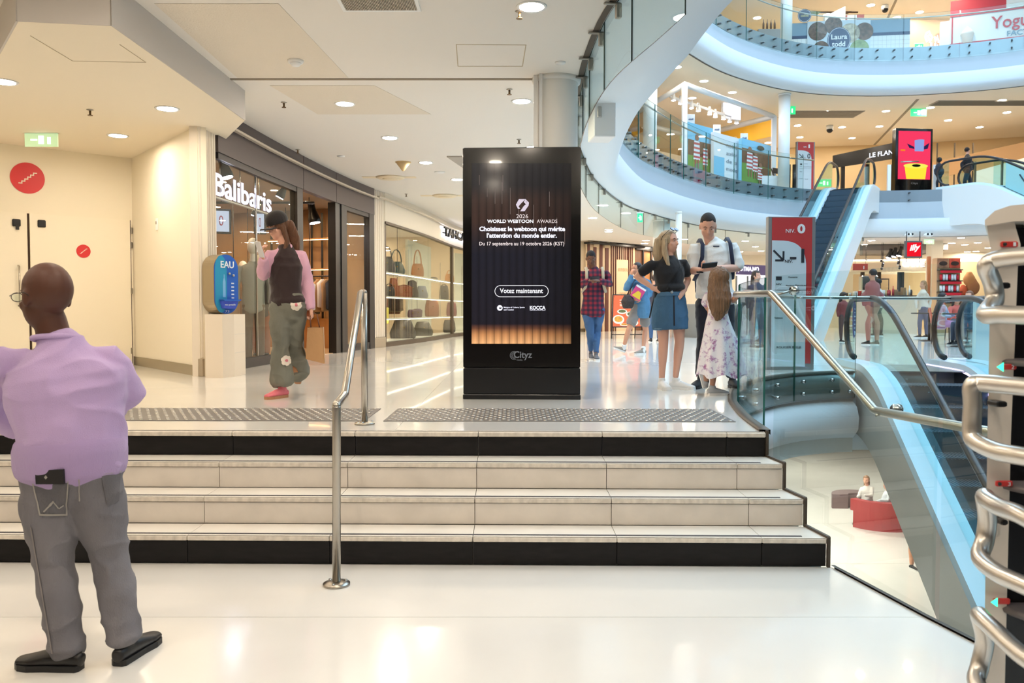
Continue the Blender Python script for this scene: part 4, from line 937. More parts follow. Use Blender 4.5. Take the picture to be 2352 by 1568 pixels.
ktext('WORLD WEBTOON', 1119, 504, 1225, 512, WT, .03); ktext('AWARDS', 1233, 504, 1280, 512, WP)
ktext('Choisissez le webtoon qui mérite', 1101, 520, 1298, 534, VI, .035); ktext('l\u2019attention du monde entier.', 1118, 535, 1279, 546, VI, .035)
ktext('Du 17 septembre au 19 octobre 2026 (KST)', 1101, 555, 1296, 566, WP, .01)
ktext('Votez maintenant', 1148, 662, 1247, 673, WT, .015)
ktext('Ministry of Culture, Sports', 1157, 704, 1205, 708, VI, .01); ktext('and Tourism', 1157, 709, 1180, 713, VI, .01); ktext('KOCCA', 1217, 702, 1253, 711, VI, .04); ktext('KOREA CREATIVE CONTENT AGENCY', 1217, 711.5, 1253, 713.5, VI)
def kpoly(px, m_, name='graphic', off=.002, par=scr):
    P = [onplane(u, v, pl0 + KN * off, KN) for u, v in px]; o = MB().slab3(P, KN * .0008).build(name, m_, None); o.parent = par; o.matrix_parent_inverse = Matrix.Identity(4) if par is scr else Matrix.Translation(-Vector(par.location)); return o
def arc(cx, cy_, r, a0, a1, n=14): return [(cx + r * math.cos(a0 + (a1 - a0) * k / n), cy_ + r * math.sin(a0 + (a1 - a0) * k / n)) for k in range(n + 1)]
# pill outline of the button
L_ = 1136; R_ = 1260; T_ = 655; B_ = 682; rr = (B_ - T_) / 2
outer = arc(L_ + rr, T_ + rr, rr, PI / 2, 3 * PI / 2) + arc(R_ - rr, T_ + rr, rr, -PI / 2, PI / 2); inner = arc(L_ + rr, T_ + rr, rr - 1.3, PI / 2, 3 * PI / 2) + arc(R_ - rr, T_ + rr, rr - 1.3, -PI / 2, PI / 2)
b = MB(); n = len(outer); P = [onplane(u, v, pl0 + KN * .0025, KN) for u, v in outer + inner]; b.add(P, [(i, (i + 1) % n, n + (i + 1) % n, n + i) for i in range(n)]); o = b.build('button_outline', WT, scr); o.matrix_parent_inverse = Matrix.Identity(4)
LG = glow('emblem_lilac', (226, 214, 228), .85); LG2 = glow('emblem_mauve', (176, 160, 182), .6)
kpoly([(1192, 457), (1207, 457), (1196, 468), (1191, 474), (1195, 479), (1190, 480), (1185, 470)], LG, 'emblem'); kpoly([(1207, 457), (1215, 465), (1214, 472), (1205, 485), (1195, 485), (1203, 473), (1208, 469), (1203, 464)], LG, 'emblem'); kpoly([(1205, 461), (1212, 461), (1209, 466)], LG2, 'emblem')
kpoly(arc(1148, 707, 6.5, 0, 2 * PI * .96), VI, 'ministry_emblem'); kpoly(arc(1149, 706, 3.2, 0, PI), glow('emblem_dark', (20, 20, 60), .1), 'ministry_emblem', .0032)
for (u, v0, v1) in ((1119, 432, 452), (1137, 430, 468), (1153, 418, 468), (1172, 431, 492), (1191, 480, 496), (1208, 484, 500), (1226, 470, 520), (1244, 500, 540), (1262, 440, 474), (1279, 500, 532), (1297, 528, 560), (1101, 402, 425), (1155, 402, 438)):
    kpoly([(u - .35, v0), (u + .35, v0), (u + .35, v1), (u - .35, v1)], glow('thin_streak', (214, 190, 180), .35), 'light_streak', .0015)
text_px('Cityz', 1180, 806, 1222, 827, pl0, KN, GY, tt, name='maker_lettering', depth=.001, bold=.02)
for r_ in (10, 7.4, 4.8):
    P1 = arc(1181, 816, r_, PI * .35, PI * 1.65, 12); P2 = arc(1181, 816, r_ - 1.1, PI * 1.65, PI * .35, 12); 
    b = MB(); P = [onplane(u, v, pl0 + KN * .001, KN) for u, v in P1 + P2[::-1]]; n = len(P1); b.add(P, [(i, i + 1, n + i + 1, n + i) for i in range(n - 1)]); b.build('maker_emblem', GY, tt)
text_px('media', 1187, 824, 1200, 828, pl0, KN, GY, tt, name='maker_lettering', depth=.001)

# ================================================================ STAIR HANDRAIL (centre)
hr = thing('stair_handrail', 'brushed steel stair handrail with two round posts left of the totem', 'handrail', tuple(W(773, 1340, 0)))
f1 = W(773, 1343, 0); f2 = W(838, 974, ZU); rT = .023
t1 = W(773, 932, y=f1.y); t2 = W(833, 672, y=f2.y); k1 = W(792, 905, y=f1.y + .34)
def bolts(c, root):
    MB().lathe(tuple(c), [(.072, 0), (.072, .012), (.03, .022)], 28).build('flange', STEEL, root)
    for k in range(3): a = 2 * PI * k / 3 + .4; MB().cyl((c.x + .052 * math.cos(a), c.y + .052 * math.sin(a), c.z + .01), .008, .014, 6).build('bolt', CHROME, root)
MB().tube([f1, Vector((t1.x, t1.y, t1.z - .01)), t1], rT, 16).build('post', STEEL, hr); bolts(f1, hr)
MB().tube([f2, Vector((f2.x, f2.y, t2.z))], rT, 16).build('post', STEEL, hr); bolts(f2, hr)
MB().tube([t1, t1 + Vector((0, .01, .006)), k1 + Vector((0, -.01, -.004)), k1, t2 + Vector((-.012, -.02, -.004)), Vector((t2.x - .004, t2.y, t2.z))], rT, 16).build('rail', STEEL, hr); MB().ball(Vector((f2.x, f2.y, t2.z)), rT * 1.02, 14, 8).ball(t1, rT * 1.02, 14, 8).build('elbow', STEEL, hr)

# ================================================================ GLASS BALUSTRADE ROUND THE STAIRWELL
gb_ = thing('glass_balustrade', 'curved clear glass balustrade beside the stairs with studs and green edges', 'balustrade', (1.9, 6, ZU))
gpath = withnorm(E0[2:])
glasspanes(gb_, gpath, .055, ZU - .34, 1.71, 11, GLASSG)
a, c, e = Vector((1.765, 5.56, 0)), Vector((1.93, 4.78, 0)), Vector((2.02, 3.93, 0))
def pane(P, root, nrm=(1, .15, 0), th=.016, m=GLASSG, name='pane'):
    off = Vector(nrm).normalized() * th; P = [Vector(p) for p in P]; o = MB().slab3(P, off).build(name, m, root)
    b = MB(); n = len(P); b.add(P + [p + off for p in P], [((i + 1) % n, i, n + i, n + (i + 1) % n) for i in range(n)]); b.build('pane_edge', EDGE, root, 'stuff')
pane([a + Vector((0, 0, -.12)), e + Vector((0, 0, -.12)), e + Vector((0, 0, 1.70)), a + Vector((0, 0, 1.71))], gb_)
g2, g3 = Vector((2.04, 3.90, 0)), Vector((2.42, 2.2, 0))
pane([g2 + Vector((0, 0, -.12)), g3 + Vector((0, 0, -.12)), g3 + Vector((0, 0, 1.08)), g2 + Vector((0, 0, 1.08))], gb_)
for q in gpath[2:-1:3]:
    for z in (.56, .40): x, y, nx, ny = q; MB().tube([(x + nx * .02, y + ny * .02, z), (x + nx * .085, y + ny * .085, z)], .022, 12).build('stud', CHROME, gb_)
rail_ = thing('stairwell_handrail', 'brushed steel handrail following the stairwell glass down the steps', 'handrail', (1.8, 5.4, 1.6))
rp = [W(1690, 676, y=6.35), W(1700, 675, y=6.1), W(1735, 674, y=5.78), W(1770, 674, y=5.45), W(1776, 678, y=5.42), W(2008, 940, y=4.58), W(2016, 944, y=4.54), W(2265, 990, y=3.76), W(2420, 1018, y=3.4)]
MB().tube(rp, .024, 14).build('rail', STEEL, rail_)
for (u, v, y) in ((1820, 667, 5.5), (2055, 940, 4.55)):
    p = W(u, v, y=y); q = Vector((1.0, 0, 0)); MB().tube([p, p + Vector((.03, .02, 0))], .03, 18).build('standoff_disc', CHROME, rail_)
    MB().tube([p, p + Vector((-.12, -.04, -.03))], .008, 8).build('standoff_arm', STEEL, rail_)
# horizontal rail on the far side of the stairwell
fr_ = thing('far_handrail', 'slim steel rail on the glass across the stairwell', 'handrail', (3.5, 10.5, 1.65))
fp = [(x - nx * .03, y - ny * .03, 1.645) for x, y, nx, ny in gpath[14:]] + [(5.4, 11.55, 1.645), (8.6, 11.75, 1.645)]
MB().tube(fp, .021, 10).build('rail', STEEL, fr_)
for q in fp[::3]: MB().tube([(q[0], q[1], q[2]), (q[0] + .03, q[1] - .08, q[2])], .014, 8).build('bracket', CHROME, fr_)
g5 = thing('glass_screen', 'straight clear glass screen behind the escalator heads', 'balustrade', (7, 13.2, ZU))
for (x0, x1) in ((3.4, 4.55), (6.9, 8.3), (8.32, 9.7), (9.72, 11)): pane([(x0, 13.3, ZU), (x1, 13.3, ZU), (x1, 13.3, 1.70), (x0, 13.3, 1.70)], g5, (0, 1, 0), .014)
MB().tube([(6.9, 13.24, 1.66), (11, 13.24, 1.66)], .02, 8).build('rail', STEEL, g5)
MB().bb((7.35, 13.1, ZU), (7.62, 13.2, 1.66)).build('white_post', mat('pale_blue_white', (220, 232, 238), .4), g5)

# ================================================================ DIRECTION TOTEM NIV 0
def sign_totem(P, wd, h, lab, num, arrow, below, rz=0, back=False):
    t = thing('direction_totem', lab, 'sign', tuple(P), world=False, rz=rz)
    MB().bb((-wd / 2, -.05, 0), (wd / 2, .05, h), .004).build('body', mat('totem_grey_side', (150, 146, 144), .4, .4), t)
    R0 = wd / 2 - .05; M = mat('totem_red', (196, 58, 56), .45); Wm = mat('totem_pale', (206, 218, 224), .45)
    MB().bb((-R0, -.056, h * .04), (R0, -.050, h - .015)).build('red_panel', M, t)
    # pale field with a rounded top right corner
    P_ = [(-R0, h * .045), (R0 - .07, h * .045)] + [(R0 - .07 - R0 * 1.0 + R0 * 1.0 * math.cos(a), h * .64 + h * .17 * math.sin(a)) for a in [PI / 2 * k / 10 for k in range(9)]] + [(-R0, h * .845)]
    P_ = [(-R0, h * .02), (R0 - .08, h * .02)] + [(-R0 + (2 * R0 - .08) * (1 - (1 - math.cos(PI / 2 * (1 - k / 12))) ** 1.0) if False else -R0 + (2 * R0 - .08) * math.cos(PI / 2 * k / 12) ** .55, h * .66 + h * .185 * math.sin(PI / 2 * k / 12) ** .8) for k in range(13)]
    MB().slab3([(x, -.0565, z) for x, z in P_], (0, -.004, 0)).build('pale_panel', Wm, t)
    wm = mat('totem_white_print', (240, 240, 240), .5); bm = mat('totem_dark_print', (44, 44, 50), .5)
    text('NIV.', (-.09, -.058, h * .895), (1, 0, 0), (0, 0, 1), .13, .05, wm, t); text(num, (R0 - .21, -.058, h * .89), (1, 0, 0), (0, 0, 1), .11 if num != '1' else .06, .13, wm, t, bold=.04)
    text('NIV.', (-.10, -.062, h * .70), (1, 0, 0), (0, 0, 1), .11, .04, bm, t); text(below, (-.03, -.062, h * .70) if len(below) > 1 else (.06, -.062, h * .70), (1, 0, 0), (0, 0, 1), .2 if len(below) > 1 else .12, .19, bm, t, bold=.015)
    b = MB()
    for (a, c) in (((-.26, .78), (-.12, .715)), ((-.12, .715), (-.12, .775)), ((-.12, .715), (-.235, .715))):
        A = Vector((a[0], -.061, a[1] * h)); B2 = Vector((c[0], -.061, c[1] * h)); d = (B2 - A).normalized(); q = Vector((-d.z, 0, d.x)) * .013; b.slab3([A - q, B2 - q, B2 + q, A + q], (0, -.003, 0))
    b.build('arrow', bm, t)
    for (x, z, wd2, s) in ((-.05, .60, .13, 'Monoprix'), (-.22, .555, .08, 'NIV'), (-.08, .545, .12, 'Parking'), (.05, .548, .16, 'Services'), (-.22, .46, .08, 'Metro'), (-.24, .335, .12, 'Toilettes'), (-.02, .33, .12, 'Accueil')):
        text(s, (x, -.062, z * h), (1, 0, 0), (0, 0, 1), wd2, .022, bm, t)
    text('ROUGIER BELLE', (-.2, -.062, h * .14), (1, 0, 0), (0, 0, 1), .34, .03, bm, t)
    MB().bb((-.22, -.063, h * .585), (-.14, -.060, h * .61)).bb((-.24, -.063, h * .52), (.2, -.061, h * .5225)).build('rule_line', bm, t)
    return t
p = W(1812, 848, ZU); p.z = ZU
sign_totem(p, .66, 2.1, 'red and pale blue direction totem reading NIV. 0 and NIV. -1 behind the glass', '0', True, '-1', .05)
p = W(1848, 442, y=31.5); p.z = L1; sign_totem(p, .72, 2.1, 'red and white direction totem standing on the first floor by the escalator', '1', True, '0', .1)
# ================================================================ BALUSTRADES OF THE UPPER LEVELS
def level_balustrade(name, lab, zf, y0f, sel, skip=None):
    t = thing(name, lab, 'balustrade', (6, 27, zf))
    path = [VN[i] for i in range(len(VN)) if sel(VN[i])]
    o = .3
    P = [(x + nx * (offs_at(y) - .2), y + ny * (offs_at(y) - .2), nx, ny) for (x, y, nx, ny) in path]
    glasspanes(t, P, .1, zf - .5, zf + 1.12, 3, GLASSG, skip=skip)
    segs = []; cur = []
    for k in range(len(P)):
        if skip and skip(P[k:k + 1]):
            if len(cur) > 1: segs.append(cur)
            cur = []
        else: cur.append(P[k])
    if len(cur) > 1: segs.append(cur)
    b = MB()
    for sg_ in segs:
        MB().tube([(x + nx * .05, y + ny * .05, zf + 1.0) for x, y, nx, ny in sg_], .024, 8).build('rail', STEEL, t)
        for a, c in zip(sg_, sg_[1:]):
            L = math.hypot(c[0] - a[0], c[1] - a[1]); n = max(1, round(L / .5))
            for q in range(n):
                f = (q + .5) / n; x, y, nx, ny = [a[i] + (c[i] - a[i]) * f for i in range(4)]
                for z in (zf - .1, zf - .35): b.tube([(x, y, z), (x + nx * .12, y + ny * .12, z)], .03, 8)
    b.build('stud', mat('stud_dark', (92, 96, 100), .3, .8), t, 'stuff')
def offs_at(y): t = min(1, max(0, (y - 9) / 8)); return 1.2 * (1 - t) + .42 * t
EU = dict(P=Vector((11.6, 28.8, 0)), d=Vector((-.535, -.845, 0)))
ER = dict(P=Vector((16.6, 28.3, 0)), d=Vector((.50, -.866, 0)))
def near_esc(seg):
    for q in seg:
        for E in (EU, ER):
            v = Vector((q[0], q[1], 0)) - E['P']
            if abs(v.x * -E['d'].y + v.y * E['d'].x) < 1.05 and v.length < 4: return True
    return False
# sample finer so the gap at the escalators is tidy
level_balustrade('glass_balustrade', 'glass balustrade with steel studs curving along the first floor edge', L1, 0, lambda q: q[1] > 11.5 and q[0] < 19.5, near_esc)
level_balustrade('glass_balustrade', 'glass balustrade with steel rail curving along the second floor edge', L2, 0, lambda q: q[1] > 15 and q[0] < 19.5)
# round columns on the first and second floor
for (x, y, r, z0, z1, n) in ((4.25, 25.7, .21, L1, C1, 'column_first_near'), (9.62, 29.5, .2, L1, C1, 'column_first_far'), (9.68, 29.6, .2, L2, C2, 'column_second'), (4.25, 25.7, .21, L2, C2, 'column_second_near')):
    c_ = setting(n, (x, y, z0)); MB().lathe((x, y, z0), [(r, 0), (r, z1 - z0)], 28).build('shaft', WHITEP, c_); MB().lathe((x, y, z1 - .06), [(r * 1.1, 0), (r * 1.1, .06)], 28).build('collar', WHITEP, c_)
for (u, y, r) in ((1518, 24.0, .245), (1557, 22.0, .08)):
    x = (u - 1176) / FPX * y; c_ = setting('column_ground', (x, y, ZU)); MB().lathe((x, y, ZU), [(r, 0), (r, C0 - ZU)], 28).build('shaft', mat('column_paint'), c_); MB().lathe((x, y, C0 - .05), [(r * 1.06, 0), (r * 1.06, .05)], 28).build('collar', mat('column_paint'), c_)
# ================================================================ ESCALATORS
STEPM = mat('escalator_step', (74, 90, 106), .5, .5); RUBBER = mat('handrail_rubber', (40, 38, 40), .4); DECK = mat('escalator_deck', (190, 204, 214), .3, .5); CLAD = mat('escalator_cladding', (206, 204, 198), .35, .15)
CLADW = mat('escalator_cladding_white', (224, 226, 226), .4); GLE = glass('escalator_glass', (.78, .92, .93))
def escalator(lab, P, d, ztop, zbot, clad, wd=1.0, stepm=STEPM, deck=DECK, ext=1.7, nmax=99, led=False, panel=None, railc=RUBBER, cladh=.95):
    P = Vector((P.x, P.y, 0)); d = d.normalized(); s = Vector((-d.y, d.x, 0)); sl = math.tan(math.radians(30)); run = (ztop - zbot) / sl
    t = thing('escalator', lab, 'escalator', (P.x, P.y, ztop))
    def zf(q):
        if q <= 0: return ztop
        if q >= run: return zbot
        r = 1.2  # eased transitions
        z = ztop - sl * q
        return z
    def prof(q): # smooth version
        a = 0; 
        for e in (-.45, -.15, .15, .45): a += zf(q + e)
        return a / 4
    def at(q, o, z): return P + d * q + s * o + Vector((0, 0, z))
    qs = [-ext + .0] + [-.6 + .2 * k for k in range(7)] + [x for x in [1.2 + .6 * k for k in range(int((run - 2) / .6))]] + [run - .8 + .2 * k for k in range(8)] + [run + ext]
    qs = sorted(set(round(q, 3) for q in qs))
    hw = wd / 2 + .12
    for sd in (-1, 1):
        o = sd * hw
        # deck, skirt
        b = MB(); n = len(qs); A = [(wd / 2, .02), (wd / 2 + .02, .10), (wd / 2 + .30, .10), (wd / 2 + .32, .0)]
        vs = [at(q, sd * oo, prof(q) + z) for q in qs for oo, z in A]
        b.add(vs, [(i * 4 + k, (i + 1) * 4 + k, (i + 1) * 4 + k + 1, i * 4 + k + 1) for i in range(n - 1) for k in range(3)] + [(0, 1, 2, 3), (4 * n - 4, 4 * n - 3, 4 * n - 2, 4 * n - 1)]); b.build('deck', deck, t)
        b = MB(); A = [(wd / 2, -.3), (wd / 2, .03)]; vs = [at(q, sd * oo, prof(q) + z) for q in qs for oo, z in A]; b.add(vs, [(2 * i, 2 * i + 2, 2 * i + 3, 2 * i + 1) for i in range(n - 1)]); b.build('skirt', mat('skirt_steel', (110, 116, 122), .35, .7), t)
        b = MB(); A = [(wd / 2 + .32, .02), (wd / 2 + .32, -cladh)]; vs = [at(q, sd * oo, prof(q) + z) for q in qs for oo, z in A]; b.add(vs, [(2 * i, 2 * i + 2, 2 * i + 3, 2 * i + 1) for i in range(n - 1)]); b.build('cladding', clad, t)
        if led:
            b = MB(); A = [(wd / 2 - .004, .0), (wd / 2 - .004, .03)]; vs = [at(q, sd * oo, prof(q) + z) for q in qs for oo, z in A]; b.add(vs, [(2 * i, 2 * i + 2, 2 * i + 3, 2 * i + 1) for i in range(n - 1)]); b.build('light_strip', glow('led_lilac', (214, 200, 255), 2.5), t)
        # glass side with rounded ends + handrail loop
        top = [(q, prof(q) + .98) for q in qs if -ext + .35 <= q <= run + ext - .35]
        r = .42; e0 = -ext + .35; e1 = run + ext - .35
        capA = [(e0 - r * math.sin(a), ztop + .98 - r + r * math.cos(a)) for a in [PI * k / 10 for k in range(11)]]
        capB = [(e1 + r * math.sin(a), zbot + .98 - r + r * math.cos(a)) for a in [PI * k / 10 for k in range(11)]]
        loop = capA[::-1] + [(q, z) for q, z in top] + capB
        pts = [at(q, o, z) for q, z in loop]
        MB().tube(pts, .042, 8).build('handrail', railc, t)
        low = [(q, prof(q) + .10) for q in qs if e0 <= q <= e1]
        b = MB(); tt_ = [(q, prof(q) + .95) for q in qs if e0 <= q <= e1]; n2 = len(low)
        for side_ in (-.005, .005):
            vs = [at(q, o + side_, z) for q, z in low] + [at(q, o + side_, z) for q, z in tt_]; b.add(vs, [(i, i + 1, n2 + i + 1, n2 + i) if side_ > 0 else (i, n2 + i, n2 + i + 1, i + 1) for i in range(n2 - 1)])
        for cap, zz, sg_ in ((capA, ztop, -1), (capB, zbot, 1)):
            for side_ in (-.005, .005):
                vs = [at(q, o + side_, z) for q, z in cap] + [at(cap[-1][0], o + side_, zz + .1)] ; vs.append(at(cap[0][0], o + side_, zz + .1)); b.add(vs, [tuple(range(len(vs)))])
        b.build('glass_side', GLE, t)
    # landing plates
    for (q0, q1, z) in ((-ext, -.3, ztop), (run + .3, run + ext, zbot)):
        c = [at(q0, -wd / 2, z), at(q1, -wd / 2, z), at(q1, wd / 2, z), at(q0, wd / 2, z)]; MB().slab3(c, (0, 0, .012)).build('landing_plate', mat('landing_steel', (120, 120, 118), .4, .7), t)
    # underside
    b = MB(); o_ = wd / 2 + .32; vs = [at(q, sd * o_, prof(q) - cladh) for q in qs for sd in (-1, 1)]; b.add(vs, [(2 * i, 2 * i + 1, 2 * i + 3, 2 * i + 2) for i in range(len(qs) - 1)]); b.build('soffit', clad, t)
    for q in (qs[0], qs[-1]):
        c = [at(q, -o_, prof(q) + .0), at(q, o_, prof(q) + .0), at(q, o_, prof(q) - cladh), at(q, -o_, prof(q) - cladh)]; MB().slab3(c, d * .01).build('end_panel', clad, t)
    # steps: one block each, grooved top
    st0 = None; pitch = .40; nst = int(run / pitch)
    for k in range(min(nst, nmax)):
        q = .2 + pitch * k; z = prof(q) - .0
        zt_ = ztop - sl * (q + 0) ; zt_ = max(zbot, min(ztop, zt_))
        if st0 is None:
            b = MB(); cc = at(q, 0, zt_)
            b.slab3([at(q - .2, -wd / 2 + .006, zt_ - .24), at(q - .2, wd / 2 - .006, zt_ - .24), at(q + .19, wd / 2 - .006, zt_ - .24), at(q + .19, -wd / 2 + .006, zt_ - .24)], (0, 0, .225))
            for g_ in range(24):
                oo = -wd / 2 + .02 + (wd - .04) * g_ / 24
                b.slab3([at(q - .2, oo, zt_ - .015), at(q - .2, oo + .022, zt_ - .015), at(q + .2, oo + .022, zt_ - .015), at(q + .2, oo, zt_ - .015)], (0, 0, .015))
            st0 = b.build('step', stepm, t); q00, z00 = q, zt_
        else:
            c = dup(st0, t); c.location = d * (q - q00) + Vector((0, 0, zt_ - z00))
    for k in range(3): pass
    return t, at, prof, run
# descending beside the stairs
e1t, at1, pr1, run1 = escalator('escalator going down beside the stairwell with blue oval notice', Vector((5.42, 10.6, 0)), Vector((-.13, -1, 0)), ZU, ZM, CLAD, deck=BLUEDECK, led=True, cladh=.85)
ov = thing('notice_sticker', 'blue oval safety notice on the glass of the near escalator', 'sticker', tuple(at1(-1.35, .62, ZU + .55)))
cc = W(1962, 733, y=12.0); ax = Vector((.5, .85, 0)).normalized(); P = [cc + ax * .17 * math.cos(a) + Vector((0, 0, .27 * math.sin(a))) for a in [2 * PI * k / 28 for k in range(28)]]
MB().slab3(P, Vector((.85, -.5, 0)) * .004).build('disc', mat('notice_blue', (48, 60, 130), .4), ov)
nn_ = Vector((.85, -.5, 0)) * .006
for k, s in enumerate(('Tenez', 'la rampe', 'Tenir les enfants', 'par la main', 'Chaussures', 'attention')):
    w_ = .06 + .012 * min(len(s), 14) * .5; text(s, cc + nn_ - ax * w_ / 2 + Vector((0, 0, .14 - k * .055)), ax, (0, 0, 1), w_, .022, wh, ov)
MB().ball(cc + nn_ + Vector((0, 0, -.2)), (.02, .02, .028), 10, 6).build('pictogram', wh, ov)
escalator('second descending escalator partly hidden behind the white rental tower', Vector((7.15, 10.7, 0)), Vector((-.13, -1, 0)), ZU, ZM, CLAD, deck=BLUEDECK, led=True, cladh=.85)
# ascending to the first floor
escalator('escalator rising to the first floor behind the direction totem', EU['P'], EU['d'], L1, ZU, CLADW, deck=BLUEDECK, cladh=.8, ext=1.6)
te, at3, pr3, run3 = escalator('escalator at the top right descending with a blue green advertising panel', ER['P'], ER['d'], L1, ZU, CLADW, deck=BLUEDECK, cladh=1.3, ext=1.8)
ad = thing('advert_banner', 'blue green banner lettered AU on the escalator side at the right edge', 'banner', tuple(at3(1.5, .8, L1)))
side = -1 if (at3(0, 1, 0) - Vector((0, 0, 0))).length > (at3(0, -1, 0) - Vector((0, 0, 0))).length else 1
o_ = side * .66
q0, q1 = .55, 7.5
MB().slab3([at3(q0, o_, pr3(q0) + .14), at3(q1, o_, pr3(q1) + .14), at3(q1, o_, pr3(q1) + .93), at3(q0, o_, pr3(q0) + .93)], (at3(0, o_ + side * .01, 0) - at3(0, o_, 0))).build('panel_face', mat('banner_teal', (146, 196, 200), .5), ad)
dd = ER['d'] if True else None; X3 = (at3(1.0, 0, -math.tan(math.radians(30))) - at3(0, 0, 0)).normalized(); U3 = Vector((0, 0, 1))
text('AU', at3(2.0, o_ + side * .016, pr3(2.0) + .3), X3, U3, .55, .32, mat('banner_print', (30, 50, 60), .5), ad, bold=.03)
MB().tube([at3(1.0, o_ + side * .02, pr3(1.0) + .75), at3(1.25, o_ + side * .02, pr3(1.25) + .5), at3(1.7, o_ + side * .02, pr3(1.7) + .42)], .02, 6).build('swoosh', mat('banner_print'), ad)

# ================================================================ FIRST FLOOR THINGS
# second advertising totem
p = W(2098, 442, y=31.0); p.z = L1; t2_ = thing('advertising_totem', 'pink screen advertising totem on the first floor showing a can above a yellow bin', 'advertising display', tuple(p), world=False, rz=.10)
s_ = 1.17
MB().bb((-.62 * s_, 0, 0), (.62 * s_, .25, 2.5), .01).build('housing', TB, t2_)
MB().bb((-.54 * s_, -.012, .62), (.54 * s_, -.004, 2.40)).build('screen', glow('pink_screen', (238, 58, 96), .95), t2_)
MB().cyl((.17, -.03, 1.66), .16, .4, 20, .17).build('can_graphic', glow('can_blue', (150, 170, 232), .8), t2_)
for v in t2_.children[-1].data.vertices: v.co.y = -.014 + (v.co.y + .03) * .02
def flat(name, pts, m, y=-.016): MB().slab3([(x, y, z) for x, z in pts], (0, -.003, 0)).build(name, m, t2_)
flat('wing_graphic', [(-.02, 1.82), (-.3, 1.94), (-.2, 1.78), (.0, 1.74)], glow('wing_navy', (52, 44, 96), .6)); flat('wing_graphic', [(.34, 1.82), (.58, 1.98), (.52, 1.76), (.34, 1.72)], glow('wing_navy', (52, 44, 96), .6))
flat('bin_graphic', [(-.30, .63), (.44, .63), (.5, 1.12), (-.38, 1.12)], glow('bin_yellow', (246, 222, 60), .95)); flat('bin_lid_graphic', [(.06 + .48 * math.cos(a), 1.12 + .09 * math.sin(a)) for a in [2 * PI * k / 24 for k in range(24)]], glow('bin_lid', (236, 232, 90), .95), -.019)
flat('bin_label_graphic', [(.08 + .17 * math.cos(a), 1.13 + .05 * math.sin(a)) for a in [2 * PI * k / 20 for k in range(20)]], glow('label_dark', (30, 40, 40), .3), -.023); flat('orange_mark', [(-.54, 1.66), (-.36, 1.66), (-.36, 1.72), (-.54, 1.72)], glow('mark_orange', (240, 130, 40), .9))
text('Cityz', (-.1, -.006, .42), (1, 0, 0), (0, 0, 1), .26, .1, GY, t2_, name='maker_lettering')
for (u, v0, v1, y, lab) in ((2041, 381, 442, 30.2, 'slim white post left of the pink totem'), (2146, 377, 440, 30.2, 'slim white post right of the pink totem')):
    p = W(u, v1, y=y); t = thing('barrier_post', lab, 'post', (p.x, p.y, L1), world=False); MB().bb((-.06, -.05, 0), (.06, .05, 1.02), .01).build('upright', WHITEP, t); MB().bb((-.1, -.08, 0), (.1, .08, .02)).build('foot', WHITEP, t)
# pop-up stand
ps = thing('popup_stand', 'white framed pop-up stand with spotlights and yellow banners on the first floor', 'stand', (7.5, 29.5, L1))
PA, PB = Vector((5.47, 26.5, 0)), Vector((9.66, 30.8, 0)); PC, PD = PA + Vector((-1.2, 4.8, 0)), PB + Vector((-2.2, 3.6, 0))
ZT = 8.62; TR = mat('truss_white', (232, 236, 240), .4)
def beam(a, c, z0, z1=None, w_=.14, root=ps, name='beam'):
    z1 = z0 if z1 is None else z1; A = Vector((a.x, a.y, z0)); C = Vector((c.x, c.y, z1)); MB().tube([A, C], w_ * .7, 4).build(name, TR, root)
for q in (PA, PB, PC, PD): MB().box((q.x, q.y, (L1 + ZT) / 2), (.16, .16, ZT - L1)).build('post', TR, ps)
for a, c in ((PA, PB), (PB, PD), (PC, PD), (PA, PC)): beam(a, c, ZT)
YB = mat('banner_yellow', (246, 186, 50), .6)
def banner(a, c, z0, z1, m, name, root, th=.03):
    d = (c - a).normalized(); nrm = Vector((d.y, -d.x, 0)); return MB().slab3([Vector((a.x, a.y, z0)), Vector((c.x, c.y, z0)), Vector((c.x, c.y, z1)), Vector((a.x, a.y, z1))], nrm * th).build(name, m, root)
banner(PD + (PB - PD) * .02, PB - (PB - PD) * .02, ZT - .72, ZT - .12, YB, 'banner', ps); banner(PC, PC + (PA - PC) * .5, ZT - .8, ZT - .1, mat('banner_ochre', (214, 150, 50), .6), 'banner', ps)
d_ = (PB - PD).normalized(); text('vanessa bruno', Vector((PD.x, PD.y, ZT - .55)) + d_ * .25 + Vector((d_.y, -d_.x, 0)) * .04, d_, (0, 0, 1), 2.2, .2, mat('banner_text', (250, 232, 180), .5), ps, bold=.01)
banner(PC + (PD - PC) * .05, PC + (PD - PC) * .98, L1, ZT - .9, mat('stand_back_wall', (236, 222, 196), .6), 'back_wall', ps)
for k_, (u, v) in enumerate(((1547, 232), (1563, 240), (1588, 250), (1604, 256), (1630, 264), (1643, 270), (1662, 275), (1676, 281), (1692, 284))):
    yy = 29 + (u - 1547) / 145 * 2.2; p = W(u, v, y=yy); sl_ = spotlamp(p.x, p.y, ZT - .05 if False else p.z + .3, ORD[k_] + ' white spotlight from the left in the pop-up stand row', 0, 1.4, 'row of spotlights on the pop-up stand', TR)
q0, q1 = W(1540, 222, y=29), W(1700, 276, y=31.3); t = thing('light_track', 'white lighting track carrying the spotlight row in the pop-up stand', 'light track', tuple(q0)); MB().tube([q0, q1], .05, 6).build('rail', TR, t)
MB().tube([q0, Vector((q0.x, q0.y, C1))], .015, 6).build('rod', TR, t); MB().tube([q1, Vector((q1.x, q1.y, C1))], .015, 6).build('rod', TR, t)
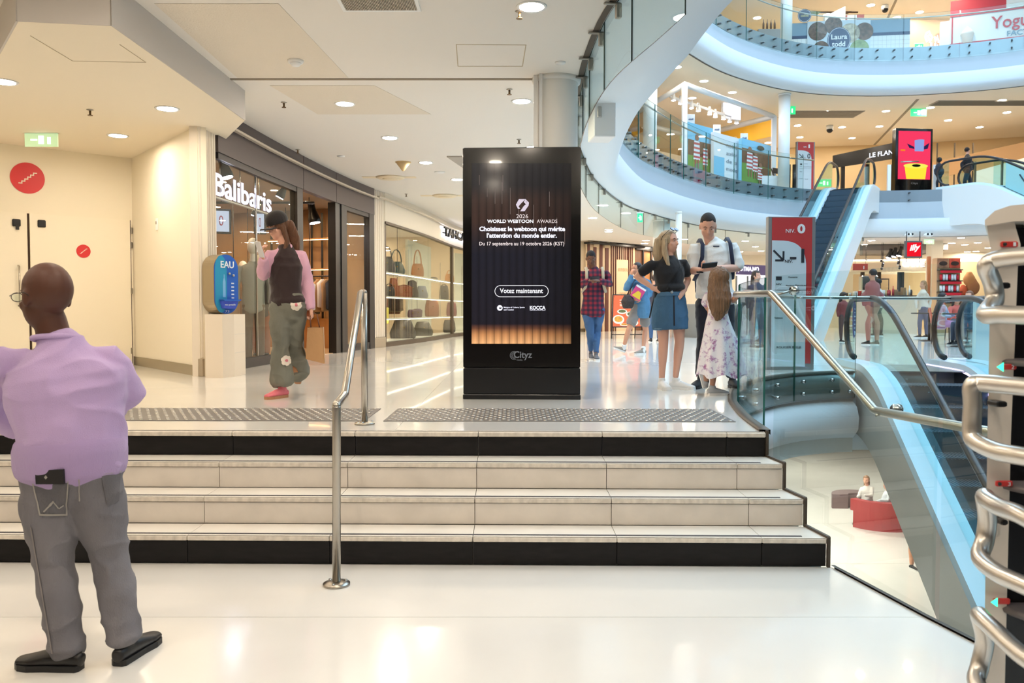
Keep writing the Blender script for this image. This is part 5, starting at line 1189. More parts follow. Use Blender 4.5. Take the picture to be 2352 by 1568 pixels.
p = W(1679, 256, y=31); t = thing('light_box', 'glowing white rectangular light hanging above the pop-up stand', 'lamp', tuple(p), world=False, rz=.5); MB().bb((-.45, -.05, -.3), (.45, .05, .3), .01).build('housing', TR, t); MB().bb((-.42, -.06, -.27), (.42, -.05, .27)).build('diffuser', glow('panel_white', (235, 232, 255), 3), t); MB().tube([(0, 0, .3), (0, 0, C1 - p.z)], .012, 6).build('rod', TR, t)
# posters in the stand
def poster(name, lab, u0, u1, vt0, vt1, y0, y1, zb, parts, m):
    A = W(u0, vt0, y=y0); B_ = W(u1, vt1, y=y1); t = thing(name, lab, 'poster panel', (A.x, A.y, zb)); a = Vector((A.x, A.y, 0)); c = Vector((B_.x, B_.y, 0)); d = (c - a); L = d.length; d.normalize(); nrm = Vector((d.y, -d.x, 0))
    MB().slab3([Vector((a.x, a.y, zb)), Vector((c.x, c.y, zb)), Vector((c.x, c.y, A.z * .5 + B_.z * .5)), Vector((a.x, a.y, A.z * .5 + B_.z * .5))], -nrm * .12).build('board', m, t)
    H = (A.z + B_.z) / 2 - zb
    k_ = 0
    for nm, pts, mm in parts:
        k_ += 1
        MB().slab3([a + d * L * x + nrm * (.004 + .0015 * k_) + Vector((0, 0, zb + H * z)) for x, z in pts], nrm * .001).build(nm, mm, t)
    return t, a, d, nrm, L, H
def ell(cx, cz, rx, rz_, n=16): return [(cx + rx * math.cos(2 * PI * k / n), cz + rz_ * math.sin(2 * PI * k / n)) for k in range(n)]
SKY = mat('poster_sky', (130, 196, 226), .5); GRASS = mat('poster_grass', (110, 150, 70), .5); HEDGE = mat('poster_hedge', (120, 84, 60), .5, vary=.4, vscale=5); PSK = mat('poster_skin', (150, 104, 80), .5); PRW = mat('poster_stripe_red', (196, 90, 88), .5); PW = mat('poster_white', (232, 234, 236), .5)
def kid(x, z0, h, w_=.09):
    out = [('child_figure', [(x - w_, z0 + h * .25), (x + w_, z0 + h * .25), (x + w_ * .8, z0 + h * .8), (x - w_ * .8, z0 + h * .8)], PW)]
    for q in range(4): zz = z0 + h * (.3 + q * .13); out.append(('stripe_print', [(x - w_ * .95, zz), (x + w_ * .95, zz), (x + w_ * .95, zz + h * .06), (x - w_ * .95, zz + h * .06)], PRW))
    out += [('child_figure', ell(x, z0 + h * .9, w_ * .6, h * .09), PSK), ('child_figure', [(x - w_ * .6, z0), (x - w_ * .25, z0), (x - w_ * .2, z0 + h * .26), (x - w_ * .6, z0 + h * .26)], PSK), ('child_figure', [(x + w_ * .6, z0), (x + w_ * .25, z0), (x + w_ * .2, z0 + h * .26), (x + w_ * .6, z0 + h * .26)], PSK)]
    return out
bgp = lambda hz, hh: [('sky_print', [(0, hh), (1, hh), (1, 1), (0, 1)], SKY), ('hedge_print', [(0, hz), (1, hz), (1, hh), (0, hh)], HEDGE), ('grass_print', [(0, 0), (1, 0), (1, hz), (0, hz)], GRASS)]
poster('poster_panel', 'photo poster of two striped children beside a hedge, left in the stand', 1580, 1637, 275, 300, 27.3, 28.3, L1 + .1, bgp(.42, .7) + kid(.35, .2, .62, .13) + kid(.68, .15, .55, .1), SKY)
tp, a_, d_, n_2, L_2, H_2 = poster('poster_panel', 'white and pale blue text panel in the middle of the stand', 1640, 1702, 300, 322, 28.0, 29.2, L1 + .1, [('blue_print', [(0, 0), (.38, 0), (.38, .52), (0, .52)], SKY)], PW)
for k, s in enumerate(('notre', 'atelier', 'de la', 'mode')): text(s, a_ + d_ * L_2 * .45 + n_2 * .01 + Vector((0, 0, L1 + .1 + H_2 * (.75 - k * .16))), d_, (0, 0, 1), L_2 * .4, .13, mat('poster_print_grey', (150, 156, 166), .5), tp)
poster('poster_panel', 'photo poster of striped children on grass with a hatted child in front', 1704, 1771, 318, 334, 28.8, 30.2, L1 + .1, bgp(.48, .8) + kid(.26, .2, .66, .11) + kid(.44, .18, .62, .09) + kid(.6, .05, .5, .09) + [('child_figure', ell(.78, .26, .09, .13), PSK), ('hat_print', ell(.78, .38, .17, .08), HEDGE), ('glasses_print', ell(.74, .27, .03, .02), PRW), ('palm_print', ell(.6, .88, .12, .05), mat('poster_palm', (40, 60, 50), .5))], SKY)
for (u, vt, y, lab) in ((1586, 262, 27.6, 'small white logo plate above the left poster'), (1646, 286, 28.4, 'small white logo plate above the text panel'), (1709, 306, 29.2, 'small white logo plate above the right poster')):
    A = W(u - 8, vt, y=y); t = thing('logo_plate', lab, 'sign', (A.x, A.y, A.z - .35)); MB().bb((A.x, A.y, A.z - .95), (A.x + .26, A.y + .03, A.z), .005).build('plate', PW, t); text('okaidi', (A.x + .05, A.y - .002, A.z - .2), (1, 0, 0), (0, 0, 1), .16, .07, mat('logo_navy', (50, 70, 120), .5), t, bold=.03)
cb = thing('display_cube', 'white box beneath the hatted child poster', 'box', (9.3, 29.9, L1)); p = W(1770, 420, y=29.9); MB().bb((p.x - 1.0, p.y - .2, L1), (p.x + .3, p.y + .3, L1 + .55), .01).build('body', PW, cb)
# folding chair, dark posts
p = W(1790, 425, y=30.6); fc = thing('folding_chair', 'dark wooden folding chair beside the first floor column', 'chair', (p.x, p.y, L1), world=False, rz=.6)
WD = mat('dark_wood', (56, 38, 32), .5)
for s in (-.22, .22):
    MB().tube([(s, -.25, 0), (s, .2, .95)], .025, 6).build('leg', WD, fc); MB().tube([(s * .85, .25, 0), (s * .85, -.22, .5)], .025, 6).build('leg', WD, fc)
MB().bb((-.24, -.25, .46), (.24, .15, .49), .008).build('seat', WD, fc); MB().bb((-.24, .1, .78), (.24, .13, .98), .008).build('backrest', WD, fc)
for (u, lab) in ((1811, 'dark slim post between the chair and the direction totem'), (1824, 'second dark slim post next to the first floor totem')):
    p = W(u, 432, y=30.9); t = thing('barrier_post', lab, 'post', (p.x, p.y, L1), world=False); MB().cyl((0, 0, 0), .07, 1.15, 12).build('upright', BLACK, t); MB().cyl((0, 0, 0), .16, .03, 16).build('foot', BLACK, t)
# dark shopfront on the first floor with lettering
ds = setting('trim_first_floor_shopfront', (14, 36, L1))
a, c = W(1912, 405, y=37.2), W(2056, 384, y=36.4)
for (q0, q1, z0, z1, m_) in (((1912, 37.0), (2060, 36.0), L1 + 2.05, L1 + 2.75, BLACK),):
    A = W(q0[0], 400, y=q0[1]); C = W(q1[0], 400, y=q1[1]); A2 = Vector((A.x, A.y, z0)); C2_ = Vector((C.x, C.y, z0 + .25)); MB().slab3([A2, C2_, C2_ + Vector((0, 0, .7)), A2 + Vector((0, 0, .55))], (0, -.1, 0)).build('fascia_panel', BLACK, ds)
    d = (C2_ - A2).normalized(); text("LE FLANBET", A2 + d * 1.45 + Vector((0, -.13, .2)), d, (0, 0, 1), 1.4, .2, glow('letters_white', (240, 244, 255), 1.4), ds, bold=.02)
for u in (1934, 1990, 2050):
    p = W(u, 440, y=36.9); MB().bb((p.x - .08, p.y - .1, L1), (p.x + .08, p.y, L1 + 2.2)).build('mullion', BLACK, ds)
wp = setting('trim_first_floor_wall', (20, 34, L1))
A, C = W(2110, 330, y=36.5), W(2600, 252, y=31.5)
MB().slab3([Vector((A.x, A.y, 7.1)), Vector((C.x, C.y, 7.9)), Vector((C.x, C.y, 8.7)), Vector((A.x, A.y, 7.8))], (0, -.12, 0)).build('wood_band', mat('wood_band', (190, 150, 104), .6), wp)
for u in (2150, 2190, 2232):
    p = W(u, 440, y=35.6); MB().bb((p.x - .02, p.y - .05, L1), (p.x + .02, p.y, 8.6)).build('wall_joint', mat('shadow_groove'), wp)
lw = setting('window_1', (20.5, 33, L1)); A, C = W(2236, 430, y=34.6), W(2430, 430, y=32.2)
MB().slab3([Vector((A.x, A.y, L1)), Vector((C.x, C.y, L1)), Vector((C.x, C.y, L1 + 2.0)), Vector((A.x, A.y, L1 + 1.5))], (0, -.06, 0)).build('lit_glazing', glow('lit_window', (255, 236, 210), 1.0), lw)
for k in range(4):
    q = A + (C - A) * k / 3; MB().bb((q.x - .04, q.y - .12, L1), (q.x + .04, q.y - .06, L1 + 1.9)).build('mullion', STEEL, lw)

# ================================================================ SECOND FLOOR FOOD COUNTERS
NAVY = mat('navy_blue', (36, 62, 104), .5); TILEW = mat('white_tile_counter', (214, 226, 232), .35); BLTOP = mat('blue_grey_band', (120, 156, 184), .5)
cc2 = thing('cookie_counter', 'white tiled food counter with a cookie poster on the second floor', 'counter', (12, 32.4, L2))
A, C = W(1812, 90, y=33.2), W(2090, 90, y=32.6); a = Vector((A.x, A.y, 0)); c = Vector((C.x, C.y, 0)); d = (c - a).normalized(); nrm = Vector((d.y, -d.x, 0)); L = (c - a).length
def cq(x0, x1, z0, z1, off, th, name, m, **k): return MB().slab3([a + d * x0 + nrm * off + Vector((0, 0, z0)), a + d * x1 + nrm * off + Vector((0, 0, z0)), a + d * x1 + nrm * off + Vector((0, 0, z1)), a + d * x0 + nrm * off + Vector((0, 0, z1))], -nrm * th).build(name, m, cc2, **k)
zt2 = W(1950, 48, y=32.9).z
cq(0, L, L2, zt2 - .55, 0, .8, 'tiled_front', TILEW); cq(0, L, zt2 - .55, zt2, 0.0, .8, 'blue_band', BLTOP); cq(0, L, zt2 - .62, zt2 - .50, .01, .02, 'navy_stripe', NAVY)
b = MB()
for k in range(int(L / .16)): b.slab3([a + d * k * .16 + nrm * .004 + Vector((0, 0, L2)), a + d * (k * .16 + .01) + nrm * .004 + Vector((0, 0, L2)), a + d * (k * .16 + .01) + nrm * .004 + Vector((0, 0, zt2 - .62)), a + d * k * .16 + nrm * .004 + Vector((0, 0, zt2 - .62))], nrm * .001)
for k in range(int((zt2 - .62 - L2) / .16)): z = L2 + k * .16; b.slab3([a + nrm * .004 + Vector((0, 0, z)), c + nrm * .004 + Vector((0, 0, z)), c + nrm * .004 + Vector((0, 0, z + .01)), a + nrm * .004 + Vector((0, 0, z + .01))], nrm * .001)
b.build('tile_joint', mat('tile_joint_grey', (180, 194, 202), .6), cc2, 'stuff')
xp0 = (W(1855, 90, y=33) - A).dot(d); xp1 = (W(1998, 90, y=32.8) - A).dot(d)
cq(xp0, xp1, L2, zt2 + .02, .06, .05, 'poster_board', mat('poster_pale_blue', (196, 216, 232), .5))
def disc(root, C_, r, m, name, X=d, N=nrm, off=.0, rz_=None, n=26):
    return MB().slab3([C_ + N * off + X * r * math.cos(2 * PI * k / n) + Vector((0, 0, (rz_ or r) * math.sin(2 * PI * k / n))) for k in range(n)], N * .004).build(name, m, root)
CK1 = mat('cookie_brown', (120, 96, 80), .7, vary=.6, vscale=9); CK2 = mat('cookie_green', (150, 178, 130), .7, vary=.4, vscale=9); CK3 = mat('cookie_cream', (206, 204, 186), .7, vary=.4, vscale=9)
pp = a + nrm * .062
for (u, v, r, m_) in ((1878, 72, .36, CK1), (1914, 58, .34, CK1), (1952, 76, .38, CK3), (1985, 72, .34, CK1), (1974, 112, .36, CK2), (1886, 112, .3, CK1)): disc(cc2, onplane(u, v, pp, nrm), r, m_, 'cookie_print', off=.004)
for (u, v, r) in ((1927, 92, .44),):
    C_ = onplane(u, v, pp, nrm); disc(cc2, C_, r, NAVY, 'logo_disc', off=.010, rz_=.5); disc(cc2, C_, r * .95, mat('print_white'), 'logo_ring', off=.0145, rz_=.475); disc(cc2, C_, r * .92, NAVY, 'logo_disc', off=.019, rz_=.46)
    text('Laura', C_ + nrm * .03 - d * .3 + Vector((0, 0, .02)), d, (0, 0, 1), .6, .2, wh, cc2, bold=.02); text('todd', C_ + nrm * .03 - d * .27 + Vector((0, 0, -.26)), d, (0, 0, 1), .5, .2, wh, cc2, bold=.02)
# round sign standing on the counter, boxes
C_ = onplane(1848, 36, a + nrm * .1, nrm); t = thing('round_sign', 'round navy sign standing on the left end of the cookie counter', 'sign', tuple(C_)); disc(t, C_, .26, NAVY, 'disc'); disc(t, C_, .24, mat('print_white'), 'ring', off=.005); disc(t, C_, .225, NAVY, 'disc', off=.01); text('cookies', C_ + nrm * .018 - d * .15 + Vector((0, 0, -.05)), d, (0, 0, 1), .3, .11, mat('lemon_print', (230, 226, 150), .5), t)
for (u0, u1, v0, v1, m_, lab) in ((1895, 1942, 14, 50, PW, 'stack of white boxes on the cookie counter'), (1943, 1985, 33, 50, mat('brick_red_box', (190, 84, 66), .6), 'red box on the cookie counter'), (1946, 1968, 34, 50, PW, 'small pale blue carton before the red box')):
    A_ = onplane(u0, v1, a - nrm * .3, nrm); B2 = onplane(u1, v0, a - nrm * .3, nrm); t = thing('carton', lab, 'box', (A_.x, A_.y, zt2)); MB().slab3([Vector((A_.x, A_.y, zt2)), Vector((B2.x, B2.y, zt2)), Vector((B2.x, B2.y, B2.z)), Vector((A_.x, A_.y, B2.z if u0 != 1895 else B2.z - .35))], -nrm * .3 + (nrm * .25 if u0 == 1946 else Vector((0, 0, 0)))).build('body', m_, t)
# wall poster behind
P0 = Vector((0, 35.5, 0)); bp = thing('wall_poster', 'big brown cookie poster with round navy logo at the top of the picture', 'poster', tuple(W(1900, 0, y=35.5)))
A_ = W(1833, 26, y=35.5); B2 = W(1972, -40, y=35.5); MB().bb((A_.x, 35.5, A_.z), (B2.x, 35.56, min(B2.z, C2 - .05))).build('board', mat('cookie_photo', (96, 66, 52), .6, vary=.6, vscale=6), bp)
disc(bp, W(1903, 2, y=35.49), .3, NAVY, 'logo_disc', X=Vector((1, 0, 0)), N=Vector((0, -1, 0))); disc(bp, W(1903, 2, y=35.48), .28, wh, 'ring', X=Vector((1, 0, 0)), N=Vector((0, -1, 0))); disc(bp, W(1903, 2, y=35.47), .265, NAVY, 'logo_disc', X=Vector((1, 0, 0)), N=Vector((0, -1, 0)))
text('Laura todd', W(1893, 4, y=35.45), (1, 0, 0), (0, 0, 1), .4, .12, wh, bp)
for (u, v, r, m_) in ((1868, 14, .4, CK2), (1940, 8, .45, CK1), (1850, 2, .4, CK1)): disc(bp, W(u, v, y=35.485), r, m_, 'cookie_print', X=Vector((1, 0, 0)), N=Vector((0, -1, 0)))
# frozen yogurt kiosk
yk = thing('yogurt_kiosk', 'white and red frozen yogurt kiosk on the second floor at the right edge', 'kiosk', (18.5, 31.5, L2))
A = W(2182, 80, y=33.0); C = W(2420, 60, y=31.6); a = Vector((A.x, A.y, 0)); c = Vector((C.x, C.y, 0)); d = (c - a).normalized(); nrm = Vector((d.y, -d.x, 0)); L = (c - a).length
def yq(x0, x1, z0, z1, off, th, name, m): return MB().slab3([a + d * x0 + nrm * off + Vector((0, 0, z0)), a + d * x1 + nrm * off + Vector((0, 0, z0)), a + d * x1 + nrm * off + Vector((0, 0, z1)), a + d * x0 + nrm * off + Vector((0, 0, z1))], -nrm * th).build(name, m, yk)
YR = mat('yogurt_red', (186, 60, 76), .5); YW = mat('yogurt_white', (214, 230, 240), .45)
zy = W(2200, 105, y=32.9).z; yq(0, L, L2, zy + 1.15, 0, 1.2, 'body', YW); yq(0, L, zy - .0, zy + .09, .02, .02, 'red_line', YR); yq(0, L, zy + 1.12, zy + 1.2, .03, .04, 'red_line', YR); yq(.0, 1.9, zy + 1.2, zy + 1.75, 0, .06, 'upper_board', YR); yq(1.9, L, zy + 1.2, zy + 2.2, -.02, .06, 'upper_board', YW); yq(.05, .1, zy + .1, zy + 1.1, .02, .02, 'red_line', YR)
yq(-.35, -.0, L2, zy + 1.0, .02, .4, 'end_panel', PW)
text('Yogurt', onplane(2276, 76, a + nrm * .03, nrm), d, (0, 0, 1), 1.7, .62, YR, yk, name='lettering', bold=.01)
for v in yk.children[-1].data.vertices: pass
text('FACTORY', onplane(2313, 80, a + nrm * .03, nrm) + Vector((0, 0, -.05)), d, (0, 0, 1), 1.3, .2, mat('yogurt_grey', (110, 150, 180), .5), yk, bold=.02)
text('0% de matière grasse', onplane(2285, 90, a + nrm * .03, nrm) + Vector((0, 0, -.1)), d, (0, 0, 1), 1.6, .09, mat('yogurt_grey'), yk)
C_ = onplane(2222, 80, a + nrm * .03, nrm); MB().lathe(tuple(C_ + Vector((0, 0, -.3))), [(.16, 0), (.22, .3), (.24, .32), (.2, .42), (.12, .52), (.02, .62)], 14).build('cup_print', PW, yk)
for v in yk.children[-1].data.vertices:
    q = Vector(v.co) - C_; v.co = Vector(v.co) - nrm * q.dot(nrm) * .97
for x in (.6, 1.4): yq(x, x + .04, zy + 1.7, C2 - .02, -.02, .04, 'hanging_rod', DARKM)
# neon sign on the back wall + dark haired poster
nz = thing('neon_sign', 'white neon lettering on the tan wall of the second floor', 'sign', tuple(W(2140, 70, y=36.0)))
def neon(pts): MB().tube([W(u, v, y=36.0) for u, v in pts], .035, 5).build('tube', glow('neon_white', (244, 232, 255), 3), nz)
neon([(2128, 76), (2125, 84), (2129, 96), (2134, 90), (2131, 82), (2138, 80), (2141, 86), (2135, 97)]); neon([(2128, 76), (2134, 72), (2136, 78)])
neon([(2139, 98), (2139, 116)]); neon([(2147, 84), (2149, 96), (2153, 82), (2156, 98)]); neon([(2148, 100), (2149, 120), (2153, 104), (2157, 122), (2160, 102)]); neon([(2155, 122), (2160, 130)])
ph = thing('wall_poster', 'portrait poster of a dark haired person in red on the second floor', 'poster', tuple(W(2166, 80, y=35.9))); 
def flatW(name, px, y, m, root): MB().slab3([W(u, v, y=y) for u, v in px], (0, -.004, 0)).build(name, m, root)
flatW('board', [(2160, 120), (2176, 120), (2176, 64), (2160, 64)], 35.95, mat('poster_tan', (212, 180, 150), .6), ph); flatW('hair_print', [(2161 + 6 + 6 * math.cos(a), 72 + 8 * math.sin(a)) for a in [2 * PI * k / 14 for k in range(14)]], 35.93, BLACK, ph); flatW('face_print', [(2170 + 5 * math.cos(a), 80 + 7 * math.sin(a)) for a in [2 * PI * k / 14 for k in range(14)]], 35.92, PSK, ph); flatW('top_print', [(2162, 108), (2176, 96), (2176, 106), (2166, 114)], 35.91, YR, ph)
ow2 = setting('trim_second_floor_wall', (14, 36, L2)); flatW('tan_wall_panel', [(2085, 140), (2190, 140), (2190, 46), (2085, 46)], 36.2, mat('tan_wall_panel', (198, 166, 132), .6), ow2)
# round tables and chairs on the second floor at the left
def cafe_table(x, y, z, lab, m=BLTOP, r=.45):
    t = thing('cafe_table', lab, 'table', (x, y, z), world=False); MB().lathe((0, 0, .72), [(r - .01, 0), (r, .01), (r, .03)], 24).build('tabletop', m, t); MB().cyl((0, 0, .02), .035, .70, 10).build('stem', DARKM, t); MB().lathe((0, 0, 0), [(.24, 0), (.2, .025)], 20).build('base', DARKM, t); return t
def cafe_chair(x, y, z, lab, rz=0, m=None, grp=None):
    m = m or mat('rattan_brown', (130, 88, 58), .6); t = thing('cafe_chair', lab, 'chair', (x, y, z), grp, world=False, rz=rz)
    MB().box((0, 0, .45), (.42, .42, .04), 0, .015).build('seat', m, t); MB().slab3([(-.2, .2, .5), (.2, .2, .5), (.17, .26, .88), (-.17, .26, .88)], (0, .025, 0)).build('backrest', m, t)
    for sx in (-.18, .18):
        for sy in (-.18, .18): MB().tube([(sx, sy, .44), (sx * 1.1, sy * 1.1, 0)], .014, 6).build('leg', DARKM, t)
    return t
for (u, v, y, lab) in ((1685, 14, 30.5, 'round pale blue table near the second floor glass'), (1732, 62, 33.4, 'second round table low behind the second floor glass')):
    p = W(u, v, y=y); cafe_table(p.x, p.y, L2, lab, BLTOP, .62)
for (u, y, lab, rz) in ((1662, 29.6, 'brown rattan chair left of the blue round table', .4), (1700, 31.2, 'brown rattan chair under the blue round table', 2.4), (1716, 31.6, 'brown rattan chair between the second floor tables', 1.0)):
    p = W(u, 40, y=y); cafe_chair(p.x, p.y, L2, lab, rz)
hb = thing('bottle_rack', 'wire rack of bottles on a grey shelf by the second floor column', 'rack', tuple(W(1775, 45, y=31.5)))
p = W(1775, 60, y=31.5); MB().bb((p.x - .6, p.y - .2, L2), (p.x + .5, p.y + .2, L2 + 1.25), .01).build('body', mat('grey_unit', (150, 148, 146), .5), hb)
for k in range(4): MB().lathe((p.x - .35 + k * .14, p.y, L2 + 1.25), [(.04, 0), (.04, .25), (.015, .33), (.015, .42)], 10).build('bottle', mat('bottle_brown', (110, 76, 54), .3), hb)
# ================================================================ PEOPLE
from mathutils.bvhtree import BVHTree
def fuse(name, b, m, parent, vox=.01, it=4, amp=0, freq=(8, 8, 8), seed=0, label=None, post=None):
    me = b.mesh(name); o = bpy.data.objects.new('tmp', me); col.objects.link(o)
    r = o.modifiers.new('r', 'REMESH'); r.mode = 'VOXEL'; r.voxel_size = vox; r.use_smooth_shade = True
    if it: q = o.modifiers.new('s', 'SMOOTH'); q.factor = .5; q.iterations = it
    dg = bpy.context.evaluated_depsgraph_get(); m2 = bpy.data.meshes.new_from_object(o.evaluated_get(dg)); bpy.data.objects.remove(o); m2.name = name
    if amp or post:
        sd = Vector((seed * 3.1, seed * 1.7, seed)); nv = [v.normal.copy() for v in m2.vertices]
        for v, n in zip(m2.vertices, nv):
            if post: v.co = post(v.co.copy())
            if amp:
                c = v.co; p = Vector((c.x * freq[0], c.y * freq[1], c.z * freq[2])) + sd
                f = 1 - abs(noise.noise(p)) * 2; g = noise.noise(p * 2.3 + sd); v.co = c + n * amp * (f * f * .8 + g * .35 - .35)
    m2.materials.clear(); m2.materials.append(m)
    for p in m2.polygons: p.use_smooth = True
    m2.update(); return link(name, m2, parent, None, label)
def decal(obj, grid, m, parent, name, off=.004, th=.003, nu=6, nv=6, label=None, poly=None):
    """patch conforming to obj; grid = 4 pixel corners (tl,tr,br,bl) seen from the camera"""
    bv = BVHTree.FromPolygons([v.co for v in obj.data.vertices], [p.vertices for p in obj.data.polygons]); O = Vector((0, 0, CAMZ)); vs = []; ok = []
    tl, tr, br, bl = [Vector((*p, 0)) for p in grid]
    for j in range(nv + 1):
        for i in range(nu + 1):
            q = (tl * (1 - i / nu) + tr * (i / nu)) * (1 - j / nv) + (bl * (1 - i / nu) + br * (i / nu)) * (j / nv)
            d = ray(q.x, q.y).normalized(); h, n, _, _ = bv.ray_cast(O, d)
            if h is None: vs.append((0, 0, 0)); ok.append(False)
            else: vs.append(tuple(h + n * off - d * th)); ok.append(True)
    fs = []
    for j in range(nv):
        for i in range(nu):
            f = (j * (nu + 1) + i, j * (nu + 1) + i + 1, (j + 1) * (nu + 1) + i + 1, (j + 1) * (nu + 1) + i)
            if all(ok[k] for k in f):
                if poly is None or poly((i + .5) / nu, (j + .5) / nv): fs.append(f)
    if not fs: return None
    o = MB().add(vs, fs, True).build(name, m, parent, None, label)
    used = set(i for f in fs for i in f)
    bm = bmesh.new(); bm.from_mesh(o.data); bmesh.ops.delete(bm, geom=[v for v in bm.verts if not v.link_faces], context='VERTS'); bm.to_mesh(o.data); bm.free()
    return o
def mix(a, b, t): return a * (1 - t) + b * t
def hand(b, w_, d, n, curl=.5, s=1.0, th=1, spread=.0):
    d = d.normalized(); n = (n - d * n.dot(d)).normalized(); x = d.cross(n) * th
    b.loft([(*(w_ - d * .03 * s), .025 * s, .019 * s), (*(w_ + d * .02 * s), .030 * s, .017 * s), (*(w_ + d * .06 * s), .041 * s, .016 * s), (*(w_ + d * .092 * s), .040 * s, .013 * s)], side=x, n=12)
    for off, L in ((-.031, .060), (-.010, .076), (.011, .082), (.031, .070)):
        p = w_ + d * .088 * s + x * off * s; a = 0; rr = [(*p, .0098 * s, .0098 * s)]
        for f, dc in ((.45, .45), (.30, .9), (.25, .7)):
            a += curl * dc; q = (d * math.cos(a) + n * math.sin(a) + x * spread * off * 8).normalized(); p = p + q * L * f * s; rr.append((*p, .0088 * s, .0088 * s))
        b.loft(rr, side=x, n=8)
    p = w_ + d * .028 * s + x * .030 * s; q1 = (d * .62 + x * .70 + n * .35).normalized(); q2 = (d * .85 + x * .15 + n * .5).normalized()
    b.loft([(*(p - q1 * .01), .013 * s, .012 * s), (*(p + q1 * .035 * s), .0115 * s, .0115 * s), (*(p + q1 * .035 * s + q2 * .035 * s), .0095 * s, .009 * s)], side=n, n=8)
def head(b, c, a, tilt=0, s=1.0, nod=0.0, round_=0):
    R = Matrix.Rotation(a, 3, 'Z') @ Matrix.Rotation(nod, 3, 'X') @ Matrix.Rotation(tilt, 3, 'Y')
    T = lambda x, y, z: c + R @ (Vector((x, y, z)) * s)     # face looks along -y
    b.ball(T(0, .012, .03), (.076 * s, .097 * s, .093 * s), 20, 14, R); b.ball(T(0, -.022, -.035), (.063 * s, .07 * s, .082 * s), 18, 12, R)
    b.ball(T(0, -.050, -.085), (.030 * s, .030 * s, .026 * s), 12, 8, R); b.ball(T(0, -.066, .028), (.052 * s, .024 * s, .016 * s), 12, 8, R)
    b.loft([(*T(0, -.082, .018), .007 * s, .009 * s), (*T(0, -.100, -.010), .010 * s, .012 * s), (*T(0, -.104, -.026), .015 * s, .013 * s)], side=R @ Vector((1, 0, 0)), n=10)
    b.ball(T(0, -.088, -.055), (.022 * s, .010 * s, .009 * s), 10, 6, R)
    for sx in (-1, 1): b.ball(T(.076 * sx, .006, -.005), (.010 * s, .020 * s, .032 * s), 12, 8, R); b.ball(T(.04 * sx, -.06, -.025), (.022 * s, .018 * s, .02 * s), 10, 6, R)
    if round_: b.ball(T(0, .05, -.075), (.058 * s, .042 * s, .045 * s), 14, 10, R)
    return T, R
def eyes(T, R, root, s=1.0):
    for sx in (-1, 1):
        o = MB().ball(T(.030 * sx, -.080, .008), (.010 * s, .006 * s, .005 * s), 10, 7, R).build('eye', mat('eye_white', (190, 176, 166), .3), root)
        MB().ball(T(.030 * sx, -.0862, .008), (.0045 * s, .003 * s, .0045 * s), 8, 6, R).build('iris', mat('eye_dark', (34, 26, 22), .2), root)
        MB().loft([(*T(.014 * sx, -.087, .028), .003, .003), (*T(.030 * sx, -.087, .034), .004, .004), (*T(.046 * sx, -.080, .028), .003, .003)]).build('eyebrow', mat('brow_dark', (92, 66, 50), .8), root)
def shoe(root, A, F, zs, m, sole, s=1.0, L=.27, lift=0.0, name='shoe', wid=1.0, lace=None):
    F = Vector(F).normalized(); S = F.cross(Vector((0, 0, 1))).normalized(); pit = Matrix.Rotation(-lift, 3, S)
    d = pit @ F; up = pit @ Vector((0, 0, 1))
    H = A - d * .055 * s - up * (.085 * s - 0.0)          # heel point on the sole
    if not lift: H.z = zs
    q = lambda t, h: H + d * L * s * t + up * h * s
    b = MB(); b.loft([(*q(.02, .045), .030 * s, .034 * s), (*q(.22, .052), .037 * s, .042 * s), (*q(.48, .048), .040 * s * wid, .036 * s), (*q(.74, .036), .046 * s * wid, .026 * s), (*q(.95, .030), .034 * s * wid, .018 * s)], side=S, n=16)
    b.loft([(*q(.20, .05), .035 * s, .048 * s), (*q(.21, .105), .034 * s, .042 * s)], side=S, n=14)
    o = fuse(name, b, m, root, .006, 3)
    P = []
    for t, w_ in ((-.01, .018), (.03, .032), (.25, .036), (.5, .039), (.74, .049), (.9, .042), (.99, .022)): P.append((t, w_ * wid))
    top = [q(t, .0) + S * w_ * s for t, w_ in P] + [q(t, .0) - S * w_ * s for t, w_ in P[::-1]]
    so = MB().slab3(top, up * .026 * s).build('sole', sole, root)
    if lace: MB().loft([(*q(.42, .085), .012 * s, .006), (*q(.62, .066), .014 * s, .006)], side=S).build('laces', lace, root)
    return o
SK = {k: mat('skin_' + k, c, .5, spec=.35) for k, c in (('dark', (84, 52, 40)), ('brown', (112, 76, 58)), ('fair', (222, 170, 146)), ('tan', (200, 146, 118)))}
